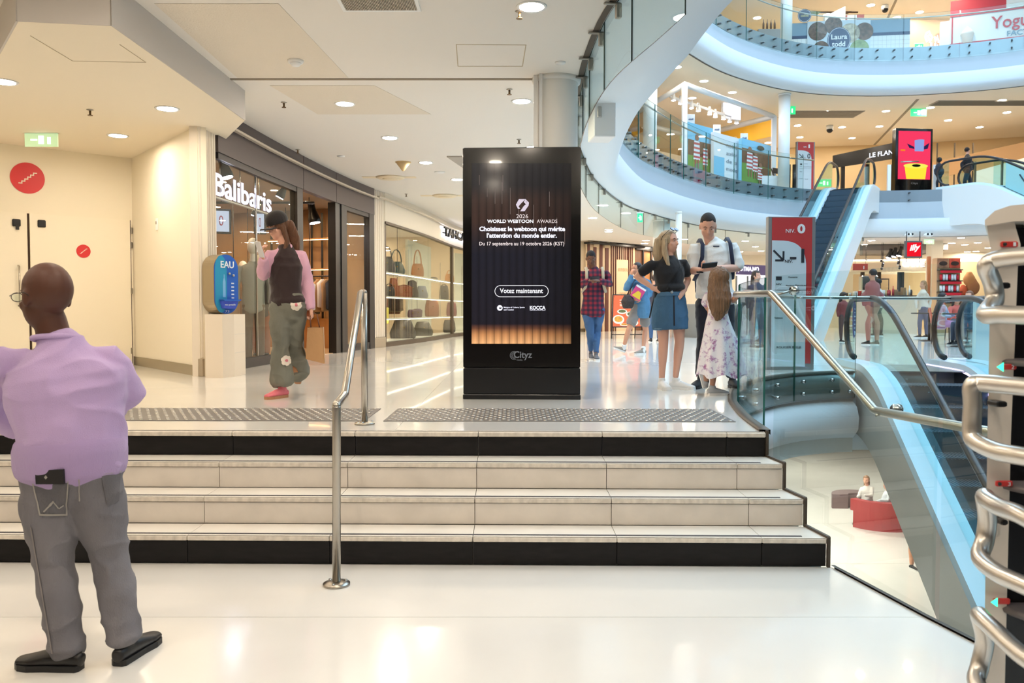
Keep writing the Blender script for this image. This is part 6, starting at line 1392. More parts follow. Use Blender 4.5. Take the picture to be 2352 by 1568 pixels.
def person(label, Y, J, a=0.0, s=1.0, skin='fair', zg=ZU, top=None, bottom=None, shoes=None, vox=.010, hands=(None, None), fem=False, headrot=0.0, nod=0.0, tilt=0.0, chestw=1.0, belly=0.0, faces=True, bodyname='body', grp=None, legs=True, shoedir=None, wide=1.0, hs=1.0):
    g = {k: W(v[0], v[1], y=Y + (v[2] if len(v) > 2 else 0)) for k, v in J.items()}
    root = thing('person', label, 'person', (g['pelvis'].x, g['pelvis'].y, zg), grp)
    F = Vector((math.sin(a), -math.cos(a), 0)); S = Vector((math.cos(a), math.sin(a), 0)); sk = SK[skin]; Z = Vector((0, 0, 1))
    sw = (g['shR'] - g['shL']).length / 2; mid = (g['shL'] + g['shR']) / 2
    sh = (g['shR'] - g['shL']).normalized()
    if sh.dot(S) < 0: sh = -sh
    tw = (1 if not fem else .92) * wide
    def torso(b, e=0, lo=None, hem=None, ef=1.0):
        rr = []
        if lo is None: rr.append((*(g['pelvis'] - Z * .10 * s), .11 * s * tw + e, .10 * s + e, S))
        if hem is not None: rr.append((*(g['pelvis'] - Z * hem), .172 * s * tw + e * 1.3, .125 * s + belly * .4 + e * 1.3, S))
        rr += [(*g['pelvis'], .168 * s * tw * (1.06 if fem else 1) + e, .118 * s + belly * .5 + e, S), (*(g['waist'] + F * belly * .3), (.148 if not fem else .125) * s * wide + belly * .5 + e * 1.1, .108 * s + belly + e * 1.1, S),
               (*g['chest'], .168 * s * tw * chestw + e, (.122 if not fem else .118) * s + e, S), (*(mid - Z * .055 * s), sw * .98 + e * .6, .104 * s + e, sh), (*(mid + Z * .012 * s), sw * .70 + e * .5, .072 * s + e, sh), (*mix(mid + Z * .03 * s, g['neck'], .28), .064 * s * hs + e * .6, .060 * s * hs + e * .6, sh)]
        b.loft([r for r in rr], side=S, n=22)
    def arm(b, k, e=0, upto=1.0, r=1.0, w2=None):
        A, E, H = g['sh' + k], g['el' + k], g['wr' + k]; k_ = s * r * (.9 if fem else 1)
        rr = [(*(mix(A, mid, .28) - Z * .02 * s), .040 * k_ + e * .5, .040 * k_ + e * .5), (*mix(A, E, .10), .047 * k_ + e * .8, .047 * k_ + e * .8), (*mix(A, E, .35), .049 * k_ + e, .049 * k_ + e)]
        if upto <= .5: rr = rr[:2] + [(*mix(A, E, t), .048 * k_ + e, .048 * k_ + e) for t in (.35, upto * 2)]; b.loft(rr, n=16); return
        rr += [(*mix(A, E, .8), .042 * k_ + e, .042 * k_ + e), (*E, .041 * k_ + e, .041 * k_ + e), (*mix(E, H, .25), .042 * k_ + e, .042 * k_ + e), (*mix(E, H, min(.75, upto)), .032 * k_ + e, .032 * k_ + e)]
        if upto >= .99: rr.append((*H, .026 * k_ + (w2 or e), .022 * k_ + (w2 or e)))
        b.loft(rr, n=16)
    def leg(b, k, e=0, w_=1.0, low=1.0, flare=0, upto=1.0):
        H, K_, A = g['hip' + k], g['kn' + k], g['an' + k]; A = mix(A, K_, .08) if e > .005 and upto > .5 else A; q = s * (1.0 if not fem else .94)
        rr = [(*(H + Z * .02), .088 * q * w_ + e, .092 * q * w_ + e, S), (*mix(H, K_, .35), .082 * q * w_ + e, .084 * q * w_ + e, S)]
        if upto < .5: rr.append((*mix(H, K_, upto * 2), .078 * q * w_ + e * 1.4, .08 * q * w_ + e * 1.4, S)); b.loft(rr, side=S, n=18); return
        rr += [(*mix(H, K_, .8), .064 * q * w_ + e, .066 * q * w_ + e, S), (*K_, .057 * q * w_ + e, .058 * q * w_ + e, S), (*mix(K_, A, .3), .055 * q * low + e, .060 * q * low + e, S), (*mix(K_, A, .7), .042 * q * low + e + flare * .6, .045 * q * low + e + flare * .6, S), (*A, .036 * q * low + e + flare, .038 * q * low + e + flare, S)]
        b.loft(rr, side=S, n=18)
    # body
    b = MB(); torso(b, -.004); b.loft([(*(mid + Z * .0), .065 * s, .06 * s), (*mix(mid, g['neck'], .7), .056 * s * hs, .056 * s * hs), (*mix(g['neck'], g['head'], .35), .053 * s * hs, .055 * s * hs)], n=16)
    for k in 'LR':
        if 'el' + k in g: arm(b, k, -.002)
        if legs: leg(b, k, -.003)
    T, R = head(b, g['head'], a + headrot, tilt, s * hs, nod, 0)
    for k, h in zip('LR', hands):
        if h is not None: hand(b, g['wr' + k], Vector(h[0]), Vector(h[1]), h[2], s * .98, h[3])
    body = fuse(bodyname, b, sk, root, min(vox, .0075), 2)
    if faces: eyes(T, R, root, s)
    out = dict(root=root, g=g, T=T, R=R, F=F, S=S, body=body, s=s, mid=mid, sw=sw, torso=torso, arm=arm, leg=leg)
    if top:
        b = MB(); torso(b, top.get('e', .014), lo=1, hem=top.get('hem', .02))
        if top.get('sleeve', 'long') == 'long':
            for k in 'LR': arm(b, k, top.get('se', .012), r=top.get('r', 1.0), upto=1.0, w2=top.get('cuff'))
        elif top['sleeve'] == 'short':
            for k in 'LR': arm(b, k, top.get('se', .018), upto=top.get('up', .36))
        out['top'] = fuse(top.get('name', 'shirt'), b, top['m'], root, vox, 3, top.get('amp', .008), top.get('freq', (9, 9, 6)), 1)
    if bottom:
        b = MB(); kind = bottom['kind']; e = bottom.get('e', .012)
        b.loft([(*(g['pelvis'] - Z * .10 * s), .12 * s + e, .10 * s + e, S), (*(g['pelvis'] - Z * .03), .166 * s * wide * (1.04 if fem else 1) + e, .122 * s + belly * .3 + e, S), (*(mix(g['pelvis'], g['waist'], bottom.get('rise', .45))), .150 * s * wide * (.95 if fem else 1) + e * .8 + belly * .3, .112 * s + belly * .4 + e * .8, S)], side=S, n=20)
        if kind in ('jeans', 'shorts'):
            for k in 'LR': leg(b, k, e, bottom.get('w', 1.0), bottom.get('low', 1.0), bottom.get('flare', 0), 1.0 if kind == 'jeans' else bottom.get('upto', .3))
        out['bottom'] = fuse(bottom.get('name', kind), b, bottom['m'], root, vox, 3, bottom.get('amp', .008), bottom.get('freq', (7, 7, 9)), 2)
    if shoes:
        for i, k in enumerate('LR'):
            fd = F if shoedir is None else Vector(shoedir[i][:3]); lf = shoes.get('lift', (0, 0))[i]
            shoe(root, g['an' + k], fd, zg, shoes['m'], shoes['sole'], s, shoes.get('L', .27), lf, wid=shoes.get('wid', 1), lace=shoes.get('lace'), name=shoes.get('name', 'shoe'))
    return out
def cloth(name, rgb, **k): 
    kk = dict(bump=.25, bscale=160, sheen=.2); kk.update(k); return mat(name, rgb, kk.pop('rough', .85), **kk)
def denim(name, rgb): return mat(name, rgb, .85, bump=.3, bscale=220, vary=.28, vscale=5, stretch=(1, 1, .45))
SOLEW = mat('sole_white', (232, 230, 226), .5); SOLEG = mat('sole_gum', (170, 120, 84), .6); SOLEB = mat('sole_black', (24, 24, 26), .5)
def phone(root_label, P, d, n, s=1.0, rgb=(24, 24, 28), glowc=None):
    d = Vector(d).normalized(); n = Vector(n); n = (n - d * n.dot(d)).normalized(); x = d.cross(n); t = thing('smartphone', root_label, 'phone', tuple(P)); P = Vector(P)
    MB().slab3([P + d * .075 * s * i + x * .037 * s * j for i, j in ((-1, -1), (1, -1), (1, 1), (-1, 1))], -n * .009).build('case', mat('phone_case_%d' % rgb[0], rgb, .3), t)
    MB().slab3([P + n * .0008 + d * .071 * s * i + x * .034 * s * j for i, j in ((-1, -1), (1, -1), (1, 1), (-1, 1))], -n * .0006).build('display', mat('phone_display', (20, 22, 30), .08), t); return t

# ---- 1. man in the lavender sweater, seen from behind
JM = dict(head=(106, 683, .0), neck=(118, 758, .02), chest=(150, 865), waist=(164, 985), pelvis=(164, 1072), shL=(28, 812, -.05), shR=(246, 806, .07), elL=(-36, 930, .02), wrL=(38, 986, .22), elR=(304, 902, .15), wrR=(244, 950, .34),
          hipL=(112, 1100, -.02), hipR=(212, 1100, .02), knL=(124, 1300, -.03), knR=(252, 1278, .04), anL=(158, 1508, -.10), anR=(288, 1480, -.02))
LAV = cloth('lavender_knit', (182, 158, 204), bscale=260, bump=.35); GRJ = denim('grey_black_denim', (122, 120, 126))
am = PI + .35
M = person('bald man from behind in lavender sweater and grey jeans with thin glasses', 3.46, JM, am, .97, 'dark', 0.0,
           top=dict(m=LAV, name='sweater', e=.020, se=.018, hem=-.0, amp=.020, freq=(4, 4, 8), cuff=.016), bottom=dict(kind='jeans', m=GRJ, e=.012, w=1.22, low=1.3, flare=.012, amp=.014, freq=(6, 6, 10), rise=.2),
           shoes=dict(m=mat('black_shoe_leather', (26, 24, 24), .4), sole=SOLEB, L=.29, wid=1.08), vox=.009, hands=(((.6, .3, -.2), (0, 0, -1), .6, 1), ((-.7, .3, 0), (0, 0, -1), .6, -1)), headrot=.72, nod=.06, belly=.03, wide=1.2, hs=1.22, faces=False, shoedir=((-.93, .1, 0), (.15, .97, 0)), chestw=1.15)
T, R = M['T'], M['R']
EYE = T(0, -.1, 0)
gl = M['root']; GF = mat('spectacle_frame', (58, 50, 46), .3, .7)
for sx in (-1, 1):
    c = T(.036 * sx, -.112, .008); X_ = R @ Vector((1, 0, 0)); Zz = R @ Vector((0, 0, 1)); MB().tube([c + X_ * .025 * math.cos(q) + Zz * .019 * math.sin(q) for q in [2 * PI * k / 20 for k in range(21)]], .0016, 6).build('glasses_rim', GF, gl)
    MB().slab3([c + X_ * .024 * math.cos(q) + Zz * .018 * math.sin(q) for q in [2 * PI * k / 16 for k in range(16)]], R @ Vector((0, -.001, 0))).build('glasses_lens', GLASS, gl)
    MB().tube([T(.062 * sx, -.112, .012), T(.078 * sx, -.06, .016), T(.084 * sx, .01, .016), T(.080 * sx, .03, .004)], .002, 6).build('glasses_temple', GF, gl)
MB().tube([T(-.012, -.113, .012), T(0, -.116, .015), T(.012, -.113, .012)], .0016, 6).build('glasses_bridge', GF, gl)
# ribbing of collar and hem, pockets, phone
nk = M['mid'] + Vector((0, 0, .055)); S_, F_ = M['S'], M['F']
nb = mix(M['mid'] + Vector((0, 0, .03)), M['g']['neck'], .36)
MB().tube([nb + S_ * .09 * math.cos(q) + F_ * .076 * math.sin(q) + Vector((0, 0, -.012 * math.sin(q) + .006)) for q in [2 * PI * k / 26 for k in range(27)]], .012, 8).build('collar_rib', LAV, gl)
pv = M['g']['pelvis'] + Vector((0, 0, .03)); RIBM = cloth('lavender_rib', (174, 150, 198), bscale=120, bump=.6, stretch=(6, 6, .2))
b = MB(); b.loft([(*(pv - Vector((0, 0, .02))), .218, .160, S_), (*(pv + Vector((0, 0, .045))), .220, .165, S_)], side=S_, n=36); fuse('hem_rib', b, RIBM, gl, .008, 2)
jb = M['bottom']; ST = mat('denim_stitch', (150, 146, 140), .8); GRP = denim('grey_denim_pocket', (108, 106, 111))
decal(jb, [(76, 1108), (158, 1103), (152, 1182), (92, 1180)], GRP, gl, 'back_pocket', .004, .002, 10, 10, poly=lambda u, v: v < .86 + .14 * (1 - abs(u - .5) * 2) or True)
decal(jb, [(232, 1088), (276, 1080), (272, 1150), (246, 1160)], GRP, gl, 'back_pocket', .004, .002, 8, 10)
for q in ([(76, 1108), (158, 1103), (158, 1106), (76, 1111)], [(76, 1108), (79, 1108), (95, 1180), (92, 1180)], [(156, 1104), (158, 1103), (152, 1182), (149, 1182)], [(92, 1178), (152, 1180), (152, 1183), (92, 1182)], [(100, 1172), (122, 1150), (124, 1152), (102, 1175)], [(122, 1150), (134, 1166), (132, 1168), (121, 1153)], [(134, 1166), (146, 1156), (147, 1159), (134, 1169)], [(178, 1078), (180, 1078), (186, 1150), (184, 1150)], [(232, 1088), (276, 1080), (276, 1083), (232, 1091)]):
    decal(jb, q, ST, gl, 'stitching', .008, .002, 6, 6)
decal(jb, [(70, 1210), (73, 1210), (122, 1500), (119, 1500)], mat('side_seam_pale', (128, 122, 122), .8), gl, 'side_seam', .003, .001, 1, 30)
ph_ = thing('wallet', 'black wallet sticking out of the grey jeans back pocket', 'wallet', tuple(W(112, 1094, y=3.30)))
P = [W(u, v, y=3.295) for u, v in ((80, 1080), (144, 1078), (146, 1112), (82, 1112))]; MB().slab3(P, (0, .014, 0)).build('cover', mat('black_wallet', (22, 20, 22), .5), ph_); P = [W(u, v, y=3.294) for u, v in ((105, 1091), (109, 1096), (105, 1101), (101, 1096))]; MB().slab3(P, (0, .0015, 0)).build('clasp', CHROME, ph_)

# ---- 2. shopper with cap
JG = dict(head=(637, 521, -.03), neck=(655, 560), chest=(656, 612), waist=(656, 668), pelvis=(662, 702), shL=(626, 580, -.04), shR=(688, 580, .04), elL=(604, 632, -.08), wrL=(605, 596, -.24), elR=(706, 645, .06), wrR=(714, 706, .0),
          hipL=(645, 712, -.02), hipR=(678, 712, .02), knL=(644, 800, -.10), knR=(676, 795, .06), anL=(648, 880, -.12), anR=(686, 858, .30))
PK = cloth('pink_jersey', (216, 168, 190)); MAR = cloth('dark_brown_jersey', (46, 30, 30)); WJ = denim('washed_green_grey_denim', (124, 124, 112)); PSH = mat('pink_suede', (216, 112, 122), .7)
G = person('shopper in black cap, brown and pink raglan top and floral jeans reading a phone', 7.85, JG, -.25, 1.0, 'fair', ZU, top=dict(m=PK, name='raglan_sleeves', e=.010, se=.020, hem=-.02, amp=.010, r=1.05),
           bottom=dict(kind='jeans', m=WJ, e=.020, w=1.05, low=1.35, flare=.045, amp=.016, freq=(6, 6, 8), rise=.5), shoes=dict(m=PSH, sole=SOLEG, L=.26, lift=(0, -.75)), hands=(((-.1, -.2, 1), (.6, .2, .2), .9, 1), ((.1, 0, -1), (-1, 0, 0), 1.5, 1)), fem=True, headrot=-.35, nod=.35, shoedir=((-.5, -.85, 0), (-.1, -1, 0)))
r_ = G['root']; b = MB(); G['torso'](b, .019, lo=1, hem=-.03); fuse('top_body', b, MAR, r_, .010, 3, .009, (8, 8, 6), 4)
T, R, F_, S_ = G['T'], G['R'], G['F'], G['S']
HB = mat('long_brown_hair', (112, 74, 50), .5, bump=.8, bscale=40, stretch=(6, 6, .4), vary=.3, vscale=20)
b = MB(); b.ball(T(0, .02, .035), (.088, .108, .10), 18, 12, R); q = G['g']
b.loft([(*T(.03, .09, .0), .075, .05), (*T(.04, .10, -.14), .08, .045), (*T(.05, .07, -.30), .055, .03), (*T(.05, .05, -.36), .03, .02)], side=S_)
b.loft([(*T(.075, .0, .0), .022, .04), (*T(.088, -.005, -.14), .022, .03), (*T(.07, -.09, -.26), .022, .018), (*T(.05, -.13, -.44), .02, .014), (*T(.05, -.13, -.52), .01, .008)], side=S_)
fuse('hair', b, HB, r_, .008, 2, .006, (40, 40, 4), 3)
CAPM = cloth('black_cap_cotton', (30, 24, 24)); b = MB(); b.ball(T(0, .012, .062), (.097, .116, .094), 20, 12, R)
o = fuse('cap', b, CAPM, r_, .007, 2, post=lambda c: c if (R.transposed() @ (c - T(0, 0, .035))).z > 0 else c + R @ Vector((0, 0, -(R.transposed() @ (c - T(0, 0, .035))).z * .96)))
b = MB(); P = [T(.078 * math.cos(q), -.075 - .11 * abs(math.sin(q)) ** .7, .036 - .02 * abs(math.cos(q)) - .012) for q in [PI * k / 14 for k in range(15)]]; b.slab3(P, R @ Vector((0, 0, .009))).build('cap_peak', CAPM, r_)
p = G['g']['wrL'] + Vector((-.01, -.06, .09)); phone('smartphone held close to the face by the shopper in the cap', p, (-.15, -.35, .9), (.6, .7, .3), 1.0, (206, 204, 206))
jb = G['bottom']; FLW = mat('appliqué_white'.replace('é', 'e'), (226, 214, 200), .7); FLP = mat('applique_pink', (206, 120, 130), .7)
for (u, v, r) in ((680, 700, 12), (657, 828, 11)):
    for k in range(6):
        an = k * PI / 3 + .3; c = (u + math.cos(an) * r * .62, v + math.sin(an) * r * .62); rr = r * .48; decal(jb, [(c[0] - rr, c[1] - rr), (c[0] + rr, c[1] - rr), (c[0] + rr, c[1] + rr), (c[0] - rr, c[1] + rr)], FLW, r_, 'flower_petal', .006, .002 + k * .0004, 8, 8, poly=lambda x, y: (x - .5) ** 2 + (y - .5) ** 2 < .24)
    decal(jb, [(u - 3, v - 3), (u + 3, v - 3), (u + 3, v + 3), (u - 3, v + 3)], FLP, r_, 'flower_centre', .009, .004, 6, 6, poly=lambda x, y: (x - .5) ** 2 + (y - .5) ** 2 < .24)
bag_ = thing('paper_bag', 'brown paper shopping bag carried by the shopper in the cap', 'bag', tuple(W(723, 835, y=7.85)))
A = lambda u, v, y: W(u, v, y=y)
b = MB(); KR_ = mat('kraft_paper', (190, 148, 104), .8, bump=.4, bscale=12, vary=.1)
vs = [A(702, 824, 7.8), A(744, 835, 7.75), A(746, 832, 7.95), A(704, 820, 8.0), A(706, 752, 7.82), A(741, 752, 7.77), A(743, 750, 7.93), A(709, 750, 7.97)]
b.add(vs, [(0, 1, 5, 4), (1, 2, 6, 5), (2, 3, 7, 6), (3, 0, 4, 7), (3, 2, 1, 0)]); b.build('body', KR_, bag_)
b = MB(); b.add([p + Vector((.004, .004, 0)) for p in vs], [(4, 5, 1, 0), (5, 6, 2, 1), (6, 7, 3, 2), (7, 4, 0, 3)]); b.build('lining', KR_, bag_)
for y in (7.80, 7.95): MB().tube([A(714, 752, y), A(712, 728, y), A(716, 716, 7.87), A(728, 722, y), A(734, 752, y)], .006, 6).build('handle', mat('kraft_handle', (110, 70, 50), .7), bag_)
for side_, k in (('L', 0),):
    pass
for j, (u, v) in enumerate(((630, 908), (638, 904), (646, 900))): 
    pass

# ---- 3. man in plaid shirt
def plaid():
    m = mat('red_navy_plaid', (96, 26, 40), .85); nt = m.node_tree; b = nt.nodes['Principled BSDF']; tc = nt.nodes.new('ShaderNodeTexCoord'); sp = nt.nodes.new('ShaderNodeSeparateXYZ'); nt.links.new(tc.outputs['Object'], sp.inputs[0])
    def stripes(k, sc_, w_):
        a = nt.nodes.new('ShaderNodeMath'); a.operation = 'MULTIPLY'; a.inputs[1].default_value = sc_; nt.links.new(sp.outputs[k], a.inputs[0]); f = nt.nodes.new('ShaderNodeMath'); f.operation = 'FRACT'; nt.links.new(a.outputs[0], f.inputs[0]); l = nt.nodes.new('ShaderNodeMath'); l.operation = 'LESS_THAN'; l.inputs[1].default_value = w_; nt.links.new(f.outputs[0], l.inputs[0]); return l.outputs[0]
    s1, s2 = stripes(0, 13, .5), stripes(2, 13, .5); ad_ = nt.nodes.new('ShaderNodeMath'); ad_.operation = 'ADD'; nt.links.new(s1, ad_.inputs[0]); nt.links.new(s2, ad_.inputs[1])
    dv = nt.nodes.new('ShaderNodeMath'); dv.operation = 'MULTIPLY'; dv.inputs[1].default_value = .5; nt.links.new(ad_.outputs[0], dv.inputs[0]); r = nt.nodes.new('ShaderNodeValToRGB'); r.color_ramp.interpolation = 'CONSTANT'; e = r.color_ramp.elements; e.new(.5)
    e[0].position = 0; e[0].color = (*lin((140, 34, 52)), 1); e[1].position = .3; e[1].color = (*lin((84, 30, 54)), 1); e[2].position = .8; e[2].color = (*lin((38, 28, 52)), 1); nt.links.new(dv.outputs[0], r.inputs[0]); nt.links.new(r.outputs[0], b.inputs['Base Color']); return m
BLJ = denim('blue_denim', (62, 98, 142))
JP = dict(head=(1357, 594, -.02), neck=(1361, 614), chest=(1362, 650), waist=(1363, 683), pelvis=(1362, 703), shL=(1338, 624), shR=(1391, 624), elL=(1333, 655, -.04), wrL=(1351, 644, -.28), elR=(1401, 652, -.04), wrR=(1378, 645, -.28),
          hipL=(1349, 712), hipR=(1376, 712), knL=(1356, 765, -.06), knR=(1371, 762, .06), anL=(1357, 806, .12), anR=(1369, 812, -.10))
Pm = person('man in red and navy plaid shirt with backpack looking at his phone', 13.7, JP, 0, 1.0, 'brown', ZU, top=dict(m=plaid(), name='plaid_shirt', e=.022, se=.016, hem=.10, amp=.010), bottom=dict(kind='jeans', m=BLJ, e=.010, low=.98, amp=.010),
            shoes=dict(m=mat('grey_runner', (92, 92, 98), .7), sole=SOLEW, L=.28), hands=(((.8, -.3, .1), (.1, .4, -.9), .9, 1), ((-.8, -.3, .1), (-.1, .4, -.9), .9, -1)), nod=.4, vox=.011)
r_ = Pm['root']; T, R = Pm['T'], Pm['R']; b = MB(); b.ball(T(0, .018, .045), (.080, .098, .092), 16, 10, R); fuse('hair', b, mat('black_short_hair', (26, 22, 22), .8, bump=.5, bscale=80), r_, .008, 2, post=lambda c: c if (R.transposed() @ (c - T(0, 0, 0))).y > -.05 or (R.transposed() @ (c - T(0, 0, 0))).z > .07 else mix(c, T(0, 0, .03), .12))
BEI = cloth('beige_strap', (176, 164, 140)); g = Pm['g']
for k, sg_ in (('L', .30), ('R', .30)):
    a_ = mix(g['sh' + k], Pm['mid'], sg_); MB().tube([a_ + Vector((0, .10, .04)), a_ + Vector((0, 0, .075)), a_ + Vector((0, -.12, .0)), a_ + Vector((0, -.155, -.12)), a_ + Vector(((-.02 if k == 'L' else .02), -.13, -.26)), a_ + Vector(((-.06 if k == 'L' else .06), -.02, -.34))], .024, 8, (1, .35)).build('backpack_strap', BEI, r_)
b = MB(); b.loft([(*(Pm['mid'] + Vector((0, .22, -.45))), .14, .08), (*(Pm['mid'] + Vector((0, .24, -.2))), .15, .10), (*(Pm['mid'] + Vector((0, .20, .02))), .11, .06)]); fuse('backpack', b, BEI, r_, .012, 3)
phone('phone held low in both hands by the man in plaid', mix(g['wrL'], g['wrR'], .5) + Vector((0, -.1, .045)), (1, 0, .1), (0, .5, .86), 1.0)

# ---- 4. walking woman in denim shirt and shorts
JW = dict(head=(1462, 618, 0), neck=(1470, 633), chest=(1471, 658), waist=(1472, 682), pelvis=(1472, 700), shL=(1455, 643, -.06), shR=(1487, 643, .08), elL=(1438, 664, -.10), wrL=(1450, 634, -.16), elR=(1492, 676, .02), wrR=(1473, 688, -.16),
          hipL=(1463, 708, -.02), hipR=(1481, 708, .02), knL=(1444, 757, -.14), knR=(1482, 758, .16), anL=(1432, 798, .05), anR=(1477, 805, .02))
DSH = denim('light_denim_shirt', (84, 134, 172))
Wm_ = person('walking woman in open denim shirt and grey shorts with a packet in her arm', 15.4, JW, -.75, .97, 'tan', ZU, top=dict(m=DSH, name='denim_shirt', e=.030, se=.026, hem=.16, amp=.014), bottom=dict(kind='shorts', m=cloth('grey_shorts', (130, 124, 120)), e=.020, upto=.34), shoes=dict(m=mat('grey_beige_sneaker', (150, 142, 132), .7), sole=SOLEW, L=.25, lift=(-.35, 0)),
             hands=(((.1, -.1, 1), (.5, .3, 0), .8, 1), ((-.8, -.3, .1), (.2, .6, 0), .8, 1)), fem=True, headrot=-.25, nod=.1, vox=.011, shoedir=((-.95, -.25, 0), (-.85, -.4, 0)))
r_ = Wm_['root']; T, R, S_ = Wm_['T'], Wm_['R'], Wm_['S']; b = MB(); b.ball(T(0, .025, .04), (.086, .10, .092), 16, 10, R); b.ball(T(0, .12, .02), (.05, .05, .05)); fuse('hair', b, mat('black_tied_hair', (34, 26, 26), .5), r_, .009, 2, post=lambda c: c if (R.transposed() @ (c - T(0, 0, 0))).y > -.04 or (R.transposed() @ (c - T(0, 0, 0))).z > .075 else mix(c, T(0, .03, .03), .2))
for k in 'LR':
    A_, K_ = Wm_['g']['an' + k], Wm_['g']['kn' + k]; b = MB(); b.loft([(*(A_ - Vector((0, 0, .02))), .042, .044), (*mix(A_, K_, .14), .046, .046)]); b.build('sock', cloth('white_sock', (236, 236, 236)), r_)
p = W(1466, 672, y=15.16); t = thing('snack_packet', 'pink and yellow packet in the crook of the walking woman\'s arm', 'packet', tuple(p)); Rp = Matrix.Rotation(.55, 3, 'Y')
MB().slab3([p + Rp @ Vector(q) for q in ((-.10, 0, -.12), (.10, 0, -.12), (.10, 0, .12), (-.10, 0, .12))], (0, .05, 0)).build('box', mat('packet_pink', (206, 70, 130), .5), t); MB().slab3([p + Rp @ Vector(q) + Vector((0, -.004, 0)) for q in ((-.08, 0, -.10), (.09, 0, -.10), (.05, 0, .02), (-.02, 0, .03))], (0, .003, 0)).build('print', mat('packet_yellow', (232, 196, 60), .5), t); MB().slab3([p + Rp @ Vector(q) + Vector((0, -.004, 0)) for q in ((-.10, 0, .085), (.10, 0, .085), (.10, 0, .12), (-.10, 0, .12))], (0, .003, 0)).build('top_edge', PW, t)
t = thing('shoulder_bag', 'small dark checked bag hanging at the walking woman\'s side', 'bag', tuple(W(1442, 692, y=15.2))); b = MB(); q = W(1442, 692, y=15.2); b.loft([(*(q - Vector((0, 0, .10))), .10, .06), (*q, .13, .07), (*(q + Vector((0, 0, .10))), .08, .04)]); fuse('body', b, mat('dark_checked_bag', (62, 52, 50), .6, vary=.5, vscale=30), t, .012, 3); MB().tube([q + Vector((-.03, 0, .1)), W(1448, 664, y=15.22), W(1458, 642, y=15.26), W(1470, 650, y=15.5)], .008, 6).build('strap', BLACK, t)

# ---- 5. blonde woman in black T-shirt and denim skirt
JB = dict(head=(1537, 556, 0), neck=(1534, 586), chest=(1537, 628), waist=(1538, 662), pelvis=(1538, 692), shL=(1504, 604, -.03), shR=(1568, 600, .03), elL=(1461, 634, .04), wrL=(1503, 663, -.06), elR=(1580, 642, .10), wrR=(1571, 667, -.04),
          hipL=(1520, 706), hipR=(1557, 706), knL=(1524, 788, -.04), knR=(1561, 785, 0), anL=(1520, 868, 0), anR=(1552, 864, -.02))
BLT = cloth('black_jersey', (20, 20, 24)); DSK = denim('mid_blue_denim', (70, 112, 146))
Bw = person('blonde woman in black t-shirt and zipped denim skirt with hands on hips', 8.6, JB, .25, .985, 'fair', ZU, top=dict(m=BLT, name='t_shirt', e=.012, sleeve='short', se=.012, up=.34, hem=-.13, amp=.008), shoes=dict(m=mat('white_trainer', (236, 234, 230), .5), sole=SOLEW, L=.275, lace=PW),
            hands=(((.9, -.25, -.25), (-.3, .9, 0), .35, 1), ((-.5, -.5, -.4), (.3, .9, 0), .6, -1)), fem=True, headrot=.55, shoedir=((.15, -1, 0), (.80, -.6, 0)))
r_ = Bw['root']; T, R, S_, F_ = Bw['T'], Bw['R'], Bw['S'], Bw['F']; g = Bw['g']
b = MB(); Z = Vector((0, 0, 1)); pe = g['pelvis']
b.loft([(*(W(1539, 756, y=8.6)), .196, .155, S_), (*(W(1538, 722, y=8.6)), .196, .152, S_), (*(pe), .180, .135, S_), (*(W(1538, 668, y=8.6)), .143, .118, S_)], side=S_, n=28, cap=False); sk_ = fuse('skirt', b, DSK, r_, .008, 2, .007, (9, 9, 7), 6)
ZP = mat('zip_dark', (50, 48, 50), .4, .5)
decal(sk_, [(1546, 678), (1549, 678), (1550, 748), (1547, 748)], ZP, r_, 'zip', .003, .001, 2, 16); decal(sk_, [(1511, 667), (1566, 665), (1566, 678), (1511, 680)], denim('waistband_denim', (84, 126, 160)), r_, 'waistband', .004, .001, 12, 3)
decal(sk_, [(1540, 668), (1546, 668), (1546, 674), (1540, 674)], CHROME, r_, 'button', .008, .002, 4, 4, poly=lambda x, y: (x - .5) ** 2 + (y - .5) ** 2 < .26)
decal(sk_, [(1493, 754), (1578, 753), (1578, 757), (1493, 758)], denim('frayed_hem', (140, 172, 196)), r_, 'hem', .004, .001, 16, 1)
HBl = mat('blonde_hair', (200, 176, 142), .45, bump=.9, bscale=36, stretch=(7, 7, .4), vary=.32, vscale=22)
b = MB(); b.ball(T(0, .022, .03), (.088, .105, .098), 18, 12, R)
b.loft([(*T(-.02, .085, .02), .075, .05), (*T(-.03, .095, -.12), .085, .048), (*T(-.02, .07, -.22), .075, .04), (*T(-.01, .04, -.28), .05, .03)], side=S_); b.loft([(*T(-.078, .01, .02), .022, .045), (*T(-.092, -.01, -.12), .030, .035), (*T(-.085, -.05, -.25), .022, .022)], side=S_); b.loft([(*T(.078, .0, .0), .016, .03), (*T(.085, -.02, -.12), .018, .02), (*T(.08, -.05, -.2), .012, .014)], side=S_)
fuse('hair', b, HBl, r_, .0075, 2, .006, (40, 40, 4), 7, post=lambda c: c if (R.transposed() @ (c - T(0, 0, 0))).y > -.055 or (R.transposed() @ (c - T(0, 0, 0))).z > .085 or (R.transposed() @ (c - T(0, 0, 0))).z < -.1 else mix(c, T(0, .02, .03), .25))
for sx in (-1, 1):
    c = T(.036 * sx, -.06, .128); X_ = R @ Vector((1, 0, 0)); D_ = R @ Vector((0, .7, .7)); MB().slab3([c + X_ * .032 * math.cos(q) + D_ * .024 * math.sin(q) for q in [2 * PI * k / 16 for k in range(16)]], R @ Vector((0, -.006, .006))).build('sunglasses_lens', mat('sunglass_lens', (30, 60, 90), .05), r_)
    MB().tube([T(.07 * sx, -.05, .122), T(.093 * sx, .02, .06), T(.09 * sx, .04, .02)], .003, 6).build('sunglasses_temple', BLACK, r_)
